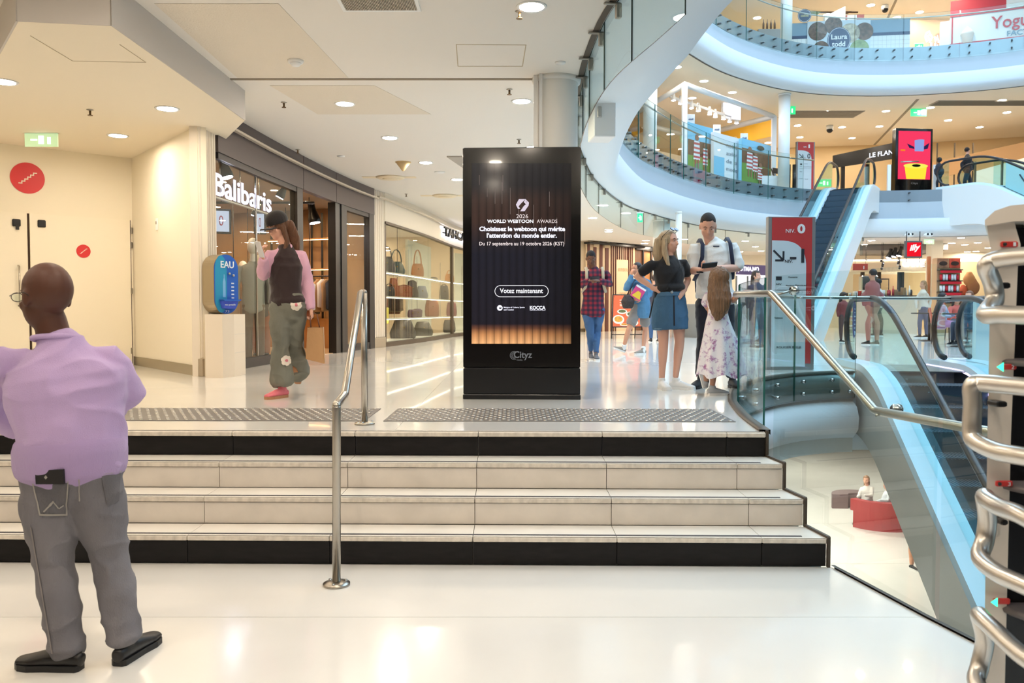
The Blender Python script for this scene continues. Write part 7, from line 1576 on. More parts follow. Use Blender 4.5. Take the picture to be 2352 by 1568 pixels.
tp_ = Bw['top']; decal(tp_, [(1566, 606), (1569, 606), (1533, 664), (1530, 664)], BLACK, r_, 'bag_strap', .006, .004, 1, 18)
MB().tube([W(1504, 672, y=8.45), W(1498, 700, y=8.42), W(1492, 730, y=8.42)], .008, 6).build('bag_strap', BLACK, r_)

# ---- 6. tall man in white T-shirt
JT = dict(head=(1626, 520, -.05), neck=(1628, 552), chest=(1637, 598), waist=(1640, 645), pelvis=(1642, 684), shL=(1598, 566, -.02), shR=(1680, 562, .02), elL=(1589, 622, -.04), wrL=(1611, 620, -.34), elR=(1694, 616, -.06), wrR=(1640, 616, -.34),
          hipL=(1621, 700), hipR=(1663, 700), knL=(1617, 782, -.02), knR=(1672, 784, 0), anL=(1610, 862, 0), anR=(1682, 866, -.02))
WTS = cloth('white_t_shirt_cotton', (232, 232, 228)); NV = cloth('dark_navy_trousers', (26, 28, 42))
Tm = person('tall man in white t-shirt with navy backpack straps reading his phone', 8.75, JT, -.05, 1.06, 'fair', ZU, top=dict(m=WTS, name='t_shirt', e=.022, sleeve='short', se=.026, up=.46, hem=-.03, amp=.012, freq=(5, 5, 7)), bottom=dict(kind='jeans', m=NV, e=.014, low=1.05, flare=.012), shoes=dict(m=mat('black_sneaker', (26, 28, 34), .6), sole=SOLEB, L=.29),
            hands=(((.85, -.3, .1), (.1, .3, .9), .9, 1), ((-.85, -.3, .1), (-.1, .3, .9), .9, -1)), nod=.5, headrot=-.12, shoedir=((-.55, -.83, 0), (.05, -1, 0)))
r_ = Tm['root']; T, R = Tm['T'], Tm['R']; g = Tm['g']; b = MB(); b.ball(T(0, .018, .045), (.081, .102, .094), 18, 12, R); fuse('hair', b, mat('dark_cropped_hair', (46, 40, 38), .8, bump=.5, bscale=90), r_, .007, 2, post=lambda c: c if (R.transposed() @ (c - T(0, 0, 0))).y > -.05 or (R.transposed() @ (c - T(0, 0, 0))).z > .085 else mix(c, T(0, .03, .03), .2))
NVS = cloth('navy_strap', (30, 40, 66))
for k, sx in (('L', -1), ('R', 1)):
    a_ = mix(g['sh' + k], Tm['mid'], .24); MB().tube([a_ + Vector((0, .10, .05)), a_ + Vector((0, 0, .078)), a_ + Vector((0, -.12, .01)), a_ + Vector((.01 * sx, -.152, -.12)), a_ + Vector((.035 * sx, -.12, -.26)), a_ + Vector((.06 * sx, 0, -.36))], .021, 8, (1, .3)).build('backpack_strap', NVS, r_)
b = MB(); m_ = Tm['mid']; b.loft([(*(m_ + Vector((0, .24, -.48))), .14, .08), (*(m_ + Vector((0, .26, -.2))), .15, .10), (*(m_ + Vector((0, .21, .0))), .11, .06)]); fuse('backpack', b, NVS, r_, .012, 3)
decal(Tm['top'], [(1638, 564), (1652, 564), (1652, 567), (1638, 567)], mat('tiny_chest_logo', (60, 64, 80), .6), r_, 'chest_print', .003, .001, 4, 2)
phone('black phone held in both hands by the tall man', mix(g['wrL'], g['wrR'], .45) + Vector((0, -.10, .04)), (1, 0, .1), (0, .6, .8), 1.0)
MB().lathe(tuple(g['wrL'] + Vector((-.01, .02, -.03))), [(.034, 0), (.036, .01), (.034, .02)], 16).build('watch_band', BLACK, r_)

# ---- 7. girl in floral dress, seen from behind
def floral():
    m = mat('white_floral_print', (226, 220, 222), .85); nt = m.node_tree; b = nt.nodes['Principled BSDF']; tc = nt.nodes.new('ShaderNodeTexCoord'); n = nt.nodes.new('ShaderNodeTexNoise'); n.inputs['Scale'].default_value = 16; n.inputs['Detail'].default_value = 6; n.inputs['Roughness'].default_value = .7
    r = nt.nodes.new('ShaderNodeValToRGB'); e = r.color_ramp.elements; e[0].position = .50; e[0].color = (*lin((230, 224, 226)), 1); e[1].position = .60; e[1].color = (*lin((176, 138, 176)), 1); k = e.new(.66); k.color = (*lin((160, 84, 120)), 1)
    nt.links.new(tc.outputs['Object'], n.inputs[0]); nt.links.new(n.outputs[0], r.inputs[0]); nt.links.new(r.outputs[0], b.inputs['Base Color']); return m
JD = dict(head=(1650, 641, .0), neck=(1650, 664), chest=(1650, 690), waist=(1648, 722), pelvis=(1648, 748), shL=(1628, 678, 0), shR=(1671, 678, 0), elL=(1622, 700, .08), wrL=(1630, 716, .2), elR=(1684, 690, -.06), wrR=(1700, 672, -.25),
          hipL=(1636, 760), hipR=(1662, 760), knL=(1622, 822, -.06), knR=(1642, 828, 0), anL=(1622, 876, .12), anR=(1636, 888, -.04))
Dg = person('girl with very long light brown hair in white and lilac floral dress', 8.0, JD, PI + .15, .80, 'tan', ZU, shoes=dict(m=mat('pale_grey_knit_shoe', (176, 178, 180), .8), sole=SOLEW, L=.27, lift=(-1.0, 0)), hands=(None, ((.8, -.3, .2), (0, .3, -1), .5, -1)), fem=True, shoedir=((-.1, .95, 0), (.95, .2, 0)), faces=False, vox=.009)
r_ = Dg['root']; T, R, S_ = Dg['T'], Dg['R'], Dg['S']; FM = floral(); Wd = lambda u, v: W(u, v, y=8.0)
b = MB(); rings = [(*Wd(1650, 862), .215, .20, S_), (*Wd(1651, 820), .195, .175, S_), (*Wd(1650, 770), .150, .135, S_), (*Wd(1648, 735), .115, .095, S_), (*Wd(1649, 718), .100, .083, S_), (*Wd(1649, 690), .112, .088, S_), (*Wd(1649, 674), .095, .065, S_)]
n = 56; vs = []
for j, (x, y, z, ra, rb, s_) in enumerate(rings):
    f = max(0, (4 - j) / 4) ** 1.2
    for k in range(n):
        a_ = 2 * PI * k / n; q = 1 + f * (.07 * math.sin(a_ * 9 + j * .3) + .05 * math.sin(a_ * 4 + 1) + (.22 * max(0, math.cos(a_)) ** 2)); hz = f * .02 * math.sin(a_ * 5)
        vs.append(Vector((x, y, z + hz)) + Dg['S'] * -1 * math.cos(a_) * ra * q + Vector((0, -1, 0)) * math.sin(a_) * rb * q)
me_ = MB().add(vs, [(j * n + k, j * n + (k + 1) % n, (j + 1) * n + (k + 1) % n, (j + 1) * n + k) for j in range(len(rings) - 1) for k in range(n)], True); o = me_.build('dress', FM, r_)
bm = bmesh.new(); bm.from_mesh(o.data); bmesh.ops.subdivide_edges(bm, edges=bm.edges[:], cuts=2, use_grid_fill=True, smooth=.6); bm.to_mesh(o.data); bm.free()
for p in o.data.polygons: p.use_smooth = True
b = MB(); Dg['arm'](b, 'L', .02, upto=.4); Dg['arm'](b, 'R', .02, upto=.4); fuse('puff_sleeves', b, FM, r_, .01, 2)
LBH = mat('light_brown_hair', (142, 106, 76), .42, bump=.9, bscale=36, stretch=(7, 7, .35), vary=.35, vscale=20)
b = MB(); b.ball(T(0, .022, .03), (.094, .112, .10), 18, 12, R); b.loft([(*W(1650, 626, y=7.97), .075, .06), (*W(1650, 640, y=7.95), .092, .062), (*W(1651, 660, y=7.93), .108, .055), (*W(1652, 690, y=7.90), .118, .05), (*W(1651, 712, y=7.89), .085, .042), (*W(1648, 728, y=7.90), .05, .03), (*W(1645, 734, y=7.90), .02, .015)], side=Vector((1, 0, 0)), n=24)
fuse('hair', b, LBH, r_, .007, 2, .010, (34, 34, 3), 9)

# ---- others far away
def walker(label, u, vfeet, zg, H, a, skin, topc, botc, hairc, sitting=False, longhair=False, skirt=None, extra=None):
    Y = None; p = W(u, vfeet, zg); Y = p.y; k = FPX / Y * H / 1.75; v0 = vfeet
    X = lambda dx, h, dy=0: (u + dx * k * 1.0, v0 - h * k, dy)
    if not sitting:
        J = dict(head=X(0, 1.63), neck=X(0, 1.5), chest=X(0, 1.3), waist=X(0, 1.1), pelvis=X(0, .95), shL=X(-.17 * math.cos(a), 1.42, -.17 * math.sin(a)), shR=X(.17 * math.cos(a), 1.42, .17 * math.sin(a)), elL=X(-.22, 1.15), wrL=X(-.20, .92, -.05), elR=X(.22, 1.15), wrR=X(.20, .92, -.05), hipL=X(-.09 * math.cos(a), .9, -.09 * math.sin(a)), hipR=X(.09 * math.cos(a), .9, .09 * math.sin(a)), knL=X(-.1, .5, -.03), knR=X(.1, .5, .03), anL=X(-.1, .09), anR=X(.1, .09))
    else:
        fx, fy = math.sin(a), -math.cos(a); Q = lambda f, l, h: (u + (fx * f + math.cos(a) * l) * k, v0 - h * k, (fy * f + math.sin(a) * l))
        J = dict(head=Q(.05, 0, 1.15), neck=Q(.02, 0, 1.02), chest=Q(.0, 0, .85), waist=Q(0, 0, .66), pelvis=Q(0, 0, .52), shL=Q(0, -.17, .95), shR=Q(0, .17, .95), elL=Q(.1, -.22, .7), wrL=Q(.3, -.12, .68), elR=Q(.1, .22, .7), wrR=Q(.3, .12, .72), hipL=Q(.03, -.09, .50), hipR=Q(.03, .09, .50), knL=Q(.42, -.1, .50), knR=Q(.42, .1, .50), anL=Q(.45, -.1, .09), anR=Q(.45, .1, .09))
    o = person(label, Y, J, a, H / 1.75, skin, zg, top=dict(m=cloth('far_top_%d_%d' % topc[:2], topc), name='shirt', e=.015, amp=0), bottom=dict(kind='jeans', m=cloth('far_trousers_%d_%d' % botc[:2], botc), e=.012, amp=0), shoes=dict(m=BLACK, sole=SOLEW), vox=.018, fem=longhair, faces=False)
    T, R = o['T'], o['R']; b = MB(); b.ball(T(0, .02, .04), (.088, .105, .095), 12, 8, R)
    if longhair: b.loft([(*T(0, .08, .0), .08, .05), (*T(0, .09, -.22), .085, .045), (*T(0, .06, -.34), .05, .03)], side=o['S'])
    fuse('hair', b, mat('far_hair_%d' % hairc[0], hairc, .6), o['root'], .014, 2, post=lambda c: c if (R.transposed() @ (c - T(0, 0, 0))).y > -.04 or (R.transposed() @ (c - T(0, 0, 0))).z > .07 else mix(c, T(0, .03, .03), .25))
    return o
walker('dark haired woman in black standing at the first floor escalator head', 2222, 446, L1, 1.72, PI - 1.2, 'fair', (24, 26, 34), (30, 34, 44), (30, 22, 24), longhair=False)
walker('dark silhouetted shopper behind the pink totem on the first floor', 2157, 440, L1, 1.2, PI, 'brown', (40, 40, 50), (36, 38, 50), (20, 20, 20))
walker('shopper in blue jeans half hidden behind the blonde woman', 1504, 786, ZU, 1.72, PI, 'fair', (60, 60, 76), (60, 90, 130), (60, 44, 36))
walker('woman in dark blue coat behind the direction totem glass', 1738, 800, ZU, 1.66, .6, 'fair', (44, 54, 84), (50, 56, 84), (60, 40, 34), longhair=True)
walker('shopper in dusky red top standing before the coffee bar', 2004, 792, ZU, 1.78, PI + .3, 'tan', (150, 84, 80), (172, 112, 96), (30, 24, 22))
walker('shopper in dark red coat at the left end of the escalator glass', 1938, 786, ZU, 1.25, .5, 'fair', (128, 56, 56), (90, 60, 56), (60, 40, 30), longhair=True)
# ================================================================ STRIPED HOARDING AND GROUND FLOOR BEYOND
ho = setting('wall_striped_hoarding', (5, 31, ZU)); HC = mat('hoarding_cream', (226, 200, 162), .6); HBR = mat('hoarding_brown', (96, 50, 36), .6)
A = W(1345, 700, y=31.2); C = W(1456, 700, y=33.2); a = Vector((A.x, A.y, 0)); c = Vector((C.x, C.y, 0)); d = (c - a).normalized(); nrm = Vector((d.y, -d.x, 0)); L = (c - a).length; HT = 3.96
def hq(x0, x1, z0, z1, off, m, name, root=ho, th=.03): return MB().slab3([a + d * x0 + nrm * off + Vector((0, 0, z0)), a + d * x1 + nrm * off + Vector((0, 0, z0)), a + d * x1 + nrm * off + Vector((0, 0, z1)), a + d * x0 + nrm * off + Vector((0, 0, z1))], nrm * th).build(name, m, root)
hq(0, L, ZU, HT, 0, HC, 'hoarding_board'); hq(-.1, L + .3, HT, HT + .07, 0, BLACK, 'dark_top_edge', th=.3)
fx = lambda u: (onplane(u, 700, a, nrm) - a).dot(d)
for (u0, u1) in ((1347, 1352), (1361, 1367), (1375, 1381), (1388, 1395), (1401, 1402.6), (1406, 1407.6), (1411, 1412.6), (1441, 1442.6), (1445, 1446.6), (1449, 1450.4)): hq(fx(u0), fx(u1), ZU, HT, .032, HBR, 'stripe_board')
for u in (1415, 1420, 1425, 1430, 1434, 1438): hq(fx(u), fx(u + 1.5), HT - .5, HT, .032, HBR, 'stripe_board')
for (x, z, wd, s) in ((1418, 3.0, .75, 'OUVERTURE'), (1421, 2.05, .62, 'OUVRE SES'), (1419, 1.85, .7, 'PORTES ICI'), (1422, 1.5, .5, 'bientôt')): text(s, a + d * fx(x) + nrm * .04 + Vector((0, 0, z)), d, (0, 0, 1), wd, .13 if s[0] == 'O' or s[0] == 'P' else .08, mat('hoarding_print', (200, 172, 134), .6), ho, bold=.02)
for u in (1368, 1392):
    p = a + d * fx(u); MB().box((p.x, p.y - .15, HT + .02), (.22, .2, .22)).build('bracket_block', HC, ho)
# brown glazed shop beyond the hoarding
bs = setting('trim_brown_shopfront', (6, 34, ZU)); C2b = W(1545, 700, y=35.8); a2 = c; c2 = Vector((C2b.x, C2b.y, 0)); d2 = (c2 - a2).normalized(); n2b = Vector((d2.y, -d2.x, 0)); L2b = (c2 - a2).length
BRN = mat('brown_shop_panel', (126, 82, 52), .4, vary=.3, vscale=3)
for k in range(5):
    x0, x1 = L2b * k / 5, L2b * (k + .94) / 5; MB().slab3([a2 + d2 * x0 + Vector((0, 0, ZU)), a2 + d2 * x1 + Vector((0, 0, ZU)), a2 + d2 * x1 + Vector((0, 0, 3.9)), a2 + d2 * x0 + Vector((0, 0, 3.9))], -n2b * .05).build('shop_panel', BRN if k % 2 == 0 else mat('amber_panel', (176, 122, 74), .35), bs)
    MB().box(a2 + d2 * (x1 + .05) + Vector((0, 0, 2.3)), (.08, .1, 3.3), math.atan2(d2.y, d2.x)).build('mullion', DARKM, bs)
MB().slab3([a2 + Vector((0, 0, 3.9)), c2 + Vector((0, 0, 3.9)), c2 + Vector((0, 0, C0)), a2 + Vector((0, 0, C0))], n2b * .1).build('dark_head', BLACK, bs)
# food advert A-board
p0 = W(1440, 777, ZU); ab = thing('menu_board', 'orange food advert on a black a-frame stand behind the walking woman', 'sign', (p0.x, p0.y, ZU), world=False, rz=.12)
def tl(x, z): return (x, -.02 + .22 * z / 1.0 - .12, z)
def aq(px, m, name, off=0, th=.006): MB().slab3([Vector(tl(x, z)) + Vector((0, -off, 0)) for x, z in px], (0, -th, 0)).build(name, m, ab)
for s in (-.44, .44): MB().tube([(s * 1.12, -.16, 0), (s * .9, .12, 1.25)], .016, 6).build('leg', BLACK, ab); MB().tube([(s * .8, .45, 0), (s * .8, .12, 1.22)], .014, 6).build('leg', BLACK, ab)
MB().tube([(-.5, -.14, .12), (.5, -.14, .12)], .014, 6).build('crossbar', BLACK, ab)
OR = mat('advert_orange', (214, 98, 52), .45); FR = mat('advert_frame', (24, 22, 22), .4)
aq([(-.47, .32), (.43, .32), (.40, 1.28), (-.40, 1.28)], FR, 'frame'); aq([(-.44, .35), (.40, .35), (.37, 1.25), (-.37, 1.25)], OR, 'poster', .007, .002)
DSHW = mat('dish_white', (236, 228, 212), .5); FD1 = mat('food_gold', (226, 160, 60), .6, vary=.4, vscale=20); FD2 = mat('food_green', (104, 112, 60), .6, vary=.5, vscale=20)
for (cx, cz, rx, rz_, m_) in ((-.26, .55, .17, .13, FD1), (-.14, .78, .15, .07, FD2), (.10, .70, .13, .08, FD2), (.16, .46, .16, .10, FD1), (-.1, .40, .13, .04, FD1)):
    aq(ell(cx, cz, rx, rz_, 20), DSHW, 'plate_print', .010, .001); aq(ell(cx, cz + .01, rx * .72, rz_ * .66, 18), m_, 'food_print', .0125, .001)
for (z, w_) in ((1.10, .36), (1.03, .2), (.98, .2), (.94, .44)): MB().slab3([Vector(tl(x, zz)) + Vector((0, -.012, 0)) for x, zz in ((-.2, z), (-.2 + w_, z), (-.2 + w_, z + .018), (-.2, z + .018))], (0, -.001, 0)).build('caption_print', DSHW, ab)
# bright shop behind the tall man and totem
br = setting('trim_bright_shopfront', (11, 33, ZU)); A = W(1690, 700, y=33); C = W(1765, 700, y=34)
MB().slab3([Vector((A.x, A.y, ZU)), Vector((C.x, C.y, ZU)), Vector((C.x, C.y, 2.9)), Vector((A.x, A.y, 2.9))], (0, .06, 0)).build('lit_glazing', glow('lit_shop', (255, 246, 250), 1.1), br)
MB().slab3([Vector((A.x, A.y - .05, 2.9)), Vector((C.x, C.y - .05, 2.9)), Vector((C.x, C.y - .05, 3.3)), Vector((A.x, A.y - .05, 3.3))], (0, .1, 0)).build('sign_band', mat('sign_purple', (70, 60, 104), .5), br)
text('JOTMA.NO', Vector((A.x + .05, A.y - .08, 2.98)), C - A, (0, 0, 1), 1.2, .24, glow('letters_white2', (250, 246, 255), 2.0), br, bold=.03)
for k in range(4): q = A + (C - A) * k / 3; MB().box((q.x, q.y - .05, 1.75), (.06, .06, 2.2)).build('mullion', STEEL, br)
gm = thing('stone_counter', 'grey round edged counter seen between the blonde woman and the girl', 'counter', tuple(W(1600, 760, ZU)))
q = W(1640, 775, ZU); MB().lathe((q.x, q.y + .5, ZU), [(.9, 0), (.95, .9), (1.0, .95), (1.0, 1.0)], 28).build('body', mat('grey_counter', (150, 146, 140), .5), gm)
for k, (u, v, c_) in enumerate(((1589, 640, (190, 120, 60)), (1582, 660, (70, 60, 56)), (1590, 676, (200, 170, 130)))):
    pass

# ---- café
cf = setting('trim_cafe_front', (17, 34, ZU)); DG = mat('dark_grey_bulkhead', (112, 106, 100), .7)
P = [W(1975, 561, C0), W(2178, 559, C0), W(2105, 581, C0), W(1975, 584, C0)]; P = [Vector((p.x * min(1, 36 / p.y), min(p.y, 36), C0 - .02)) for p in P]; MB().slab3(P, (0, 0, -.22)).build('dark_bulkhead', DG, cf)
A = W(1955, 610, y=35.0); C = W(2140, 610, y=34.4); MB().slab3([Vector((A.x, A.y, 3.1)), Vector((C.x, C.y, 3.1)), Vector((C.x, C.y, 3.55)), Vector((A.x, A.y, 3.55))], (0, .2, 0)).build('fascia_panel', mat('cafe_fascia', (232, 214, 184), .5), cf)
MB().slab3([Vector((A.x, A.y - .01, 3.55)), Vector((C.x, C.y - .01, 3.55)), Vector((C.x, C.y - .01, 3.60)), Vector((A.x, A.y - .01, 3.60))], (0, -.03, 0)).build('light_strip', glow('strip_white'.replace('white', 'cafe'), (255, 240, 214), 6), cf)
sgc = thing('shop_sign', 'white glowing coffee bar lettering on the cream fascia', 'sign', tuple(W(2105, 607, y=34.4))); q = W(2072, 613, y=34.55); text('CAFFE', q, C - A, (0, 0, 1), .85, .26, glow('caffe_white', (250, 244, 255), 3), sgc, bold=.03, depth=.05); q = W(2119, 615, y=34.4); text('DEI', q, C - A, (0, 0, 1), .36, .2, mat('caffe_tan', (170, 140, 104), .5), sgc, depth=.03)
for (u0, u1, v, y, m_) in ((2075, 2131, 0, 36, mat('cafe_wall_glow', (250, 226, 178), .5)), (1960, 2074, 0, 37.5, mat('cafe_wall_tan', (212, 184, 146), .5)), (2205, 2262, 0, 33, mat('cafe_wall_glow'))):
    A_ = W(u0, 700, y=y); C_ = W(u1, 700, y=y); MB().bb((A_.x, y, ZU), (C_.x, y + .08, 3.1 if u0 != 2205 else 3.4)).build('wall_panel', m_, cf)
for u in (1981, 2019, 2066, 2072): q = W(u, 700, y=35.2); MB().bb((q.x - .07, q.y, ZU), (q.x + .07, q.y + .1, 3.1)).build('mullion', DARKM, cf)
q = W(2025, 640, y=37.4); MB().bb((q.x - .3, 37.3, 1.7), (q.x + .3, 37.4, 2.9)).build('mirror_frame', DARKM, cf); MB().bb((q.x - .25, 37.28, 1.75), (q.x + .25, 37.3, 2.85)).build('mirror', CHROME, cf)
for (u, y) in ((1990, 36), (2100, 35.2), (2236, 31.5), (2060, 35)):
    q = W(u, 600, y=y); 
    if y == 31.5: MB().bb((q.x - 1.1, 31.9, 3.36), (q.x + .7, 31.95, 3.42)).build('light_strip', glow('strip_cafe', (255, 240, 214), 6), cf)
cp = setting('column_cafe', (16.5, 31, ZU)); q = W(2144, 700, y=31.5); MB().bb((q.x - .22, q.y - .2, ZU), (q.x + .22, q.y + .2, C0)).build('shaft', CREAM, cp); MB().bb((q.x - .36, q.y - .25, ZU), (q.x - .26, q.y - .15, 3.5)).build('copper_pole', mat('copper_pole', (190, 130, 100), .3, .7), cp)
isg = thing('hanging_sign', 'square red illuminated sign with white script hung from two rods', 'sign', tuple(W(2097, 573, y=27.5))); q = W(2097, 573, y=27.5)
MB().box(q, (.56, .14, .56), 0, .01).build('housing', mat('sign_grey_frame', (110, 106, 104), .4, .5), isg); MB().box(q + Vector((0, -.075, 0)), (.46, .01, .46)).build('lit_face', glow('sign_red_glow', (226, 24, 40), 1.0), isg)
t_ = text('illy', q + Vector((-.17, -.085, -.11)), (1, 0, .12), (.28, 0, 1), .32, .27, glow('sign_script', (255, 250, 250), 1.4), isg, bold=.03)
for s in (-.22, .22): MB().tube([q + Vector((s, 0, .28)), q + Vector((s, 0, C0 - q.z))], .015, 6).build('hanging_rod', BLACK, isg); MB().tube([q + Vector((s, 0, -.28)), q + Vector((s, 0, -.42))], .01, 6).build('rod_stub', BLACK, isg)
for (u, lab) in ((2088, 'left white twin spotlight on the first floor fascia above the red sign'), (2132, 'right white twin spotlight on the first floor fascia')):
    q = W(u, 540, y=29.1); t = thing('twin_spotlight', lab, 'spotlight', tuple(q)); MB().ball(q, (.16, .12, .08)).build('housing', WHITEP, t); MB().tube([q, q + Vector((0, .9, 0))], .03, 8).build('wall_bracket', WHITEP, t)
    for s in (-.06, .07): MB().ball(q + Vector((s, -.10, .03)), .04, 8, 6).build('lamp_head', BLACK, t)
for k, (u, v) in enumerate(((2044, 589), (2055, 586), (2068, 584))): q = W(u, v, y=32); spotlamp(q.x, q.y, q.z + .3, ['first', 'second', 'third'][k] + ' black spotlight under the dark bulkhead of the coffee bar', .3, 1.8)
for k in range(16):
    u = 1990 + (k * 37 % 75) + (k // 8) * 6; v = 596 + (k * 13 % 22); q = W(u, v, y=34 - (k % 3)); b = thing('pendant_spot', 'tiny pendant spotlight in the coffee bar ceiling cluster', 'spotlight', tuple(q), 'pendant spots in the coffee bar'); MB().ball(q, .05, 8, 6).build('lamp_head', BLACK if k % 3 else WHITEP, b); MB().tube([q, Vector((q.x, q.y, C0))], .006, 5).build('cable', BLACK, b)
rp_ = thing('small_sign', 'small brick red sign panel left of the coffee bar lettering', 'sign', tuple(W(1976, 613, y=31))); q = W(1976, 613, y=31); MB().box(q, (.55, .05, .24), 0, .004).build('board', mat('brick_red_panel', (184, 74, 60), .5), rp_); MB().box(q + Vector((.12, -.03, -.02)), (.03, .01, .12)).build('arrow', PW, rp_)
for s in (-.2, .2): MB().tube([q + Vector((s, 0, .12)), Vector((q.x + s, q.y, C0))], .006, 5).build('rod', BLACK, rp_)
# display shelf with photos and coffee tins
sf = thing('display_shelf', 'tall red and white display shelf with coffee photographs on top', 'shelving', tuple(W(2180, 700, y=30)))
A = W(2154, 592, y=30.0); C = W(2206, 672, y=30.0); x0, x1 = A.x, C.x; zt = A.z; MB().bb((x0, 30.05, ZU), (x1, 30.4, zt)).build('back_panel', mat('shelf_tan', (196, 160, 120), .5), sf)
for k in range(2):
    xa = x0 + (x1 - x0) * (k * .5 + .02); xb = x0 + (x1 - x0) * (k * .5 + .48); MB().bb((xa, 30.02, zt - .36), (xb, 30.05, zt - .02)).build('photo_panel', mat('photo_%d' % k, (170, 120, 90) if k == 0 else (196, 72, 52), .5, vary=.5, vscale=4), sf)
    cx = (xa + xb) / 2; MB().slab3([(cx + p[0], 30.015, zt - .2 + p[1]) for p in ell(0, 0, .15, .08)], (0, -.004, 0)).build('beans_print', mat('coffee_dark', (44, 26, 20), .5), sf)
zs_ = [zt - .42, zt - .82, zt - 1.22, zt - 1.62]
for z in zs_: MB().bb((x0, 29.85, z - .03), (x1, 30.05, z)).build('shelf_board', BLACK, sf)
RC = mat('tin_red', (204, 26, 44), .4)
for j, z in enumerate(zs_[1:]):
    MB().bb((x0 + .03, 29.84, z + .27), (x1 - .05, 29.86, z + .36)).build('shelf_label', RC, sf)
    for k in range(7):
        x = x0 + .08 + (x1 - x0 - .14) * k / 7 + .02; o = tag(MB().cyl((x, 29.94, z), .045, .22, 10).build('coffee_tin', PW if (k + j) % 3 else RC), ORD[k] + ' coffee tin from the left on the ' + ('upper', 'middle', 'lower')[j] + ' level of the tin display', 'tin', 'coffee tins on the display shelf')
# bench cushions heap in the lit alcove
for (u, v, r, c_, lab) in ((2226, 642, .26, (176, 128, 84), 'brown cushion heap in the lit alcove, upper'), (2234, 660, .30, (150, 104, 70), 'brown sack shape in the lit alcove, lower'), (2212, 668, .2, (190, 90, 60), 'rust coloured cushion in the lit alcove')):
    q = W(u, v, y=32.0); b = MB(); b.ball(q, (r * .9, r * .6, r)); b.ball(q + Vector((0, 0, r * .8)), (r * .5, r * .4, r * .5)); o = fuse('cushion', b, mat('cushion_%d' % c_[0], c_, .8), None, .04, 2); tag(o, lab, 'cushion')
bn = thing('bench', 'long low bench under the cushions in the lit alcove', 'bench', tuple(W(2225, 700, y=32))); q = W(2225, 690, y=32); MB().bb((q.x - .8, 31.6, ZU), (q.x + .8, 32.5, q.z + .1), .02).build('seat', mat('bench_brown', (120, 84, 60), .6), bn)
# counter with clutter
ct = thing('coffee_bar_counter', 'coffee bar counter crowded with cups and boxes', 'counter', tuple(W(2030, 700, y=29))); A = W(1948, 682, y=30); C = W(2108, 682, y=28.5)
dd_ = (Vector((C.x, C.y, 0)) - Vector((A.x, A.y, 0))).normalized(); MB().slab3([Vector((A.x, A.y, ZU)), Vector((C.x, C.y, ZU)), Vector((C.x, C.y, A.z)), Vector((A.x, A.y, A.z))], (0, .7, 0)).build('body', mat('counter_beige', (206, 190, 168), .4), ct); MB().slab3([Vector((A.x - .03, A.y - .03, A.z)), Vector((C.x + .03, C.y - .03, A.z)), Vector((C.x + .03, C.y + .75, A.z)), Vector((A.x - .03, A.y + .75, A.z))], (0, 0, .04)).build('top', mat('dark_top', (60, 50, 44), .3), ct)
MB().slab3([Vector((A.x + .6, A.y - .02, ZU)), Vector((A.x + 1.5, A.y - .06, ZU)), Vector((A.x + 1.5, A.y - .06, 1.5)), Vector((A.x + .6, A.y - .02, 1.5))], (0, -.01, 0)).build('red_front', mat('brick_red_panel'), ct)
rnd = random.Random(4)
for k in range(22):
    t = (k + .5) / 22; q = Vector((A.x + (C.x - A.x) * t, A.y + (C.y - A.y) * t + .2 + .3 * rnd.random(), A.z + .04)); kind = rnd.choice(['cup', 'box', 'jar', 'bottle']); cN = rnd.choice([((232, 226, 216), 'white'), ((196, 60, 50), 'red'), ((150, 110, 70), 'brown'), ((90, 110, 60), 'green'), ((220, 180, 120), 'straw coloured'), ((60, 54, 54), 'black')]); m_ = mat('clutter_' + cN[1].replace(' ', '_'), cN[0], .5)
    h = rnd.uniform(.12, .32)
    if kind == 'box': o = MB().box(q + Vector((0, 0, h / 2)), (.14, .12, h), .2, .006).build('small_box', m_)
    elif kind == 'cup': o = MB().lathe(tuple(q), [(.035, 0), (.05, .12), (.045, .12)], 12).build('cup', m_)
    elif kind == 'jar': o = MB().lathe(tuple(q), [(.06, 0), (.065, .15), (.05, .18), (.055, .2)], 12).build('jar', m_)
    else: o = MB().lathe(tuple(q), [(.035, 0), (.035, .2), (.014, .26), (.014, .34)], 12).build('bottle', m_)
    nm = o.name.split('.')[0].replace('_', ' '); tag(o, f'{cN[1]} {nm} on the crowded coffee bar counter', nm, 'cups, boxes and bottles on the coffee bar')
cm_ = thing('coffee_machine', 'steel coffee machine behind the clutter of the coffee bar', 'coffee machine', tuple(W(1992, 660, y=30.2))); q = W(1994, 668, y=30.35); MB().box(q + Vector((0, 0, .28)), (.6, .3, .55), 0, .03).build('body', CHROME, cm_); MB().box(q + Vector((0, -.17, .1)), (.5, .06, .05)).build('drip_tray', BLACK, cm_)
# tables, chairs and seated guests by the café
for (u, v, lab) in ((2134, 783, 'round café table beyond the second escalator'), (2208, 796, 'round café table near the right side of the café')):
    q = W(u, v, ZU); cafe_table(q.x, q.y, ZU, lab.replace('é', 'e'), mat('table_black', (44, 40, 40), .4))
for (u, v, rz, lab) in ((2162, 789.5, 1.2, 'coral chair under the guest in the lilac skirt'), (2196, 779.6, .3, 'coral chair under the guest in the coral top'), (2230, 791.5, -1.0, 'black metal chair under the guest in the grey coat'), (2262, 774, 3.6, 'black metal chair furthest right in the cafe')):
    q = W(u, v, ZU); cafe_chair(q.x, q.y, ZU, lab, rz, mat('coral_seat', (206, 90, 70), .5) if 'coral' in lab else BLACK)
walker('blonde woman in pale top standing in the coffee bar behind the rail', 2120, 776, ZU, 1.68, -1.3, 'tan', (210, 196, 180), (90, 90, 110), (150, 108, 70), False, True)
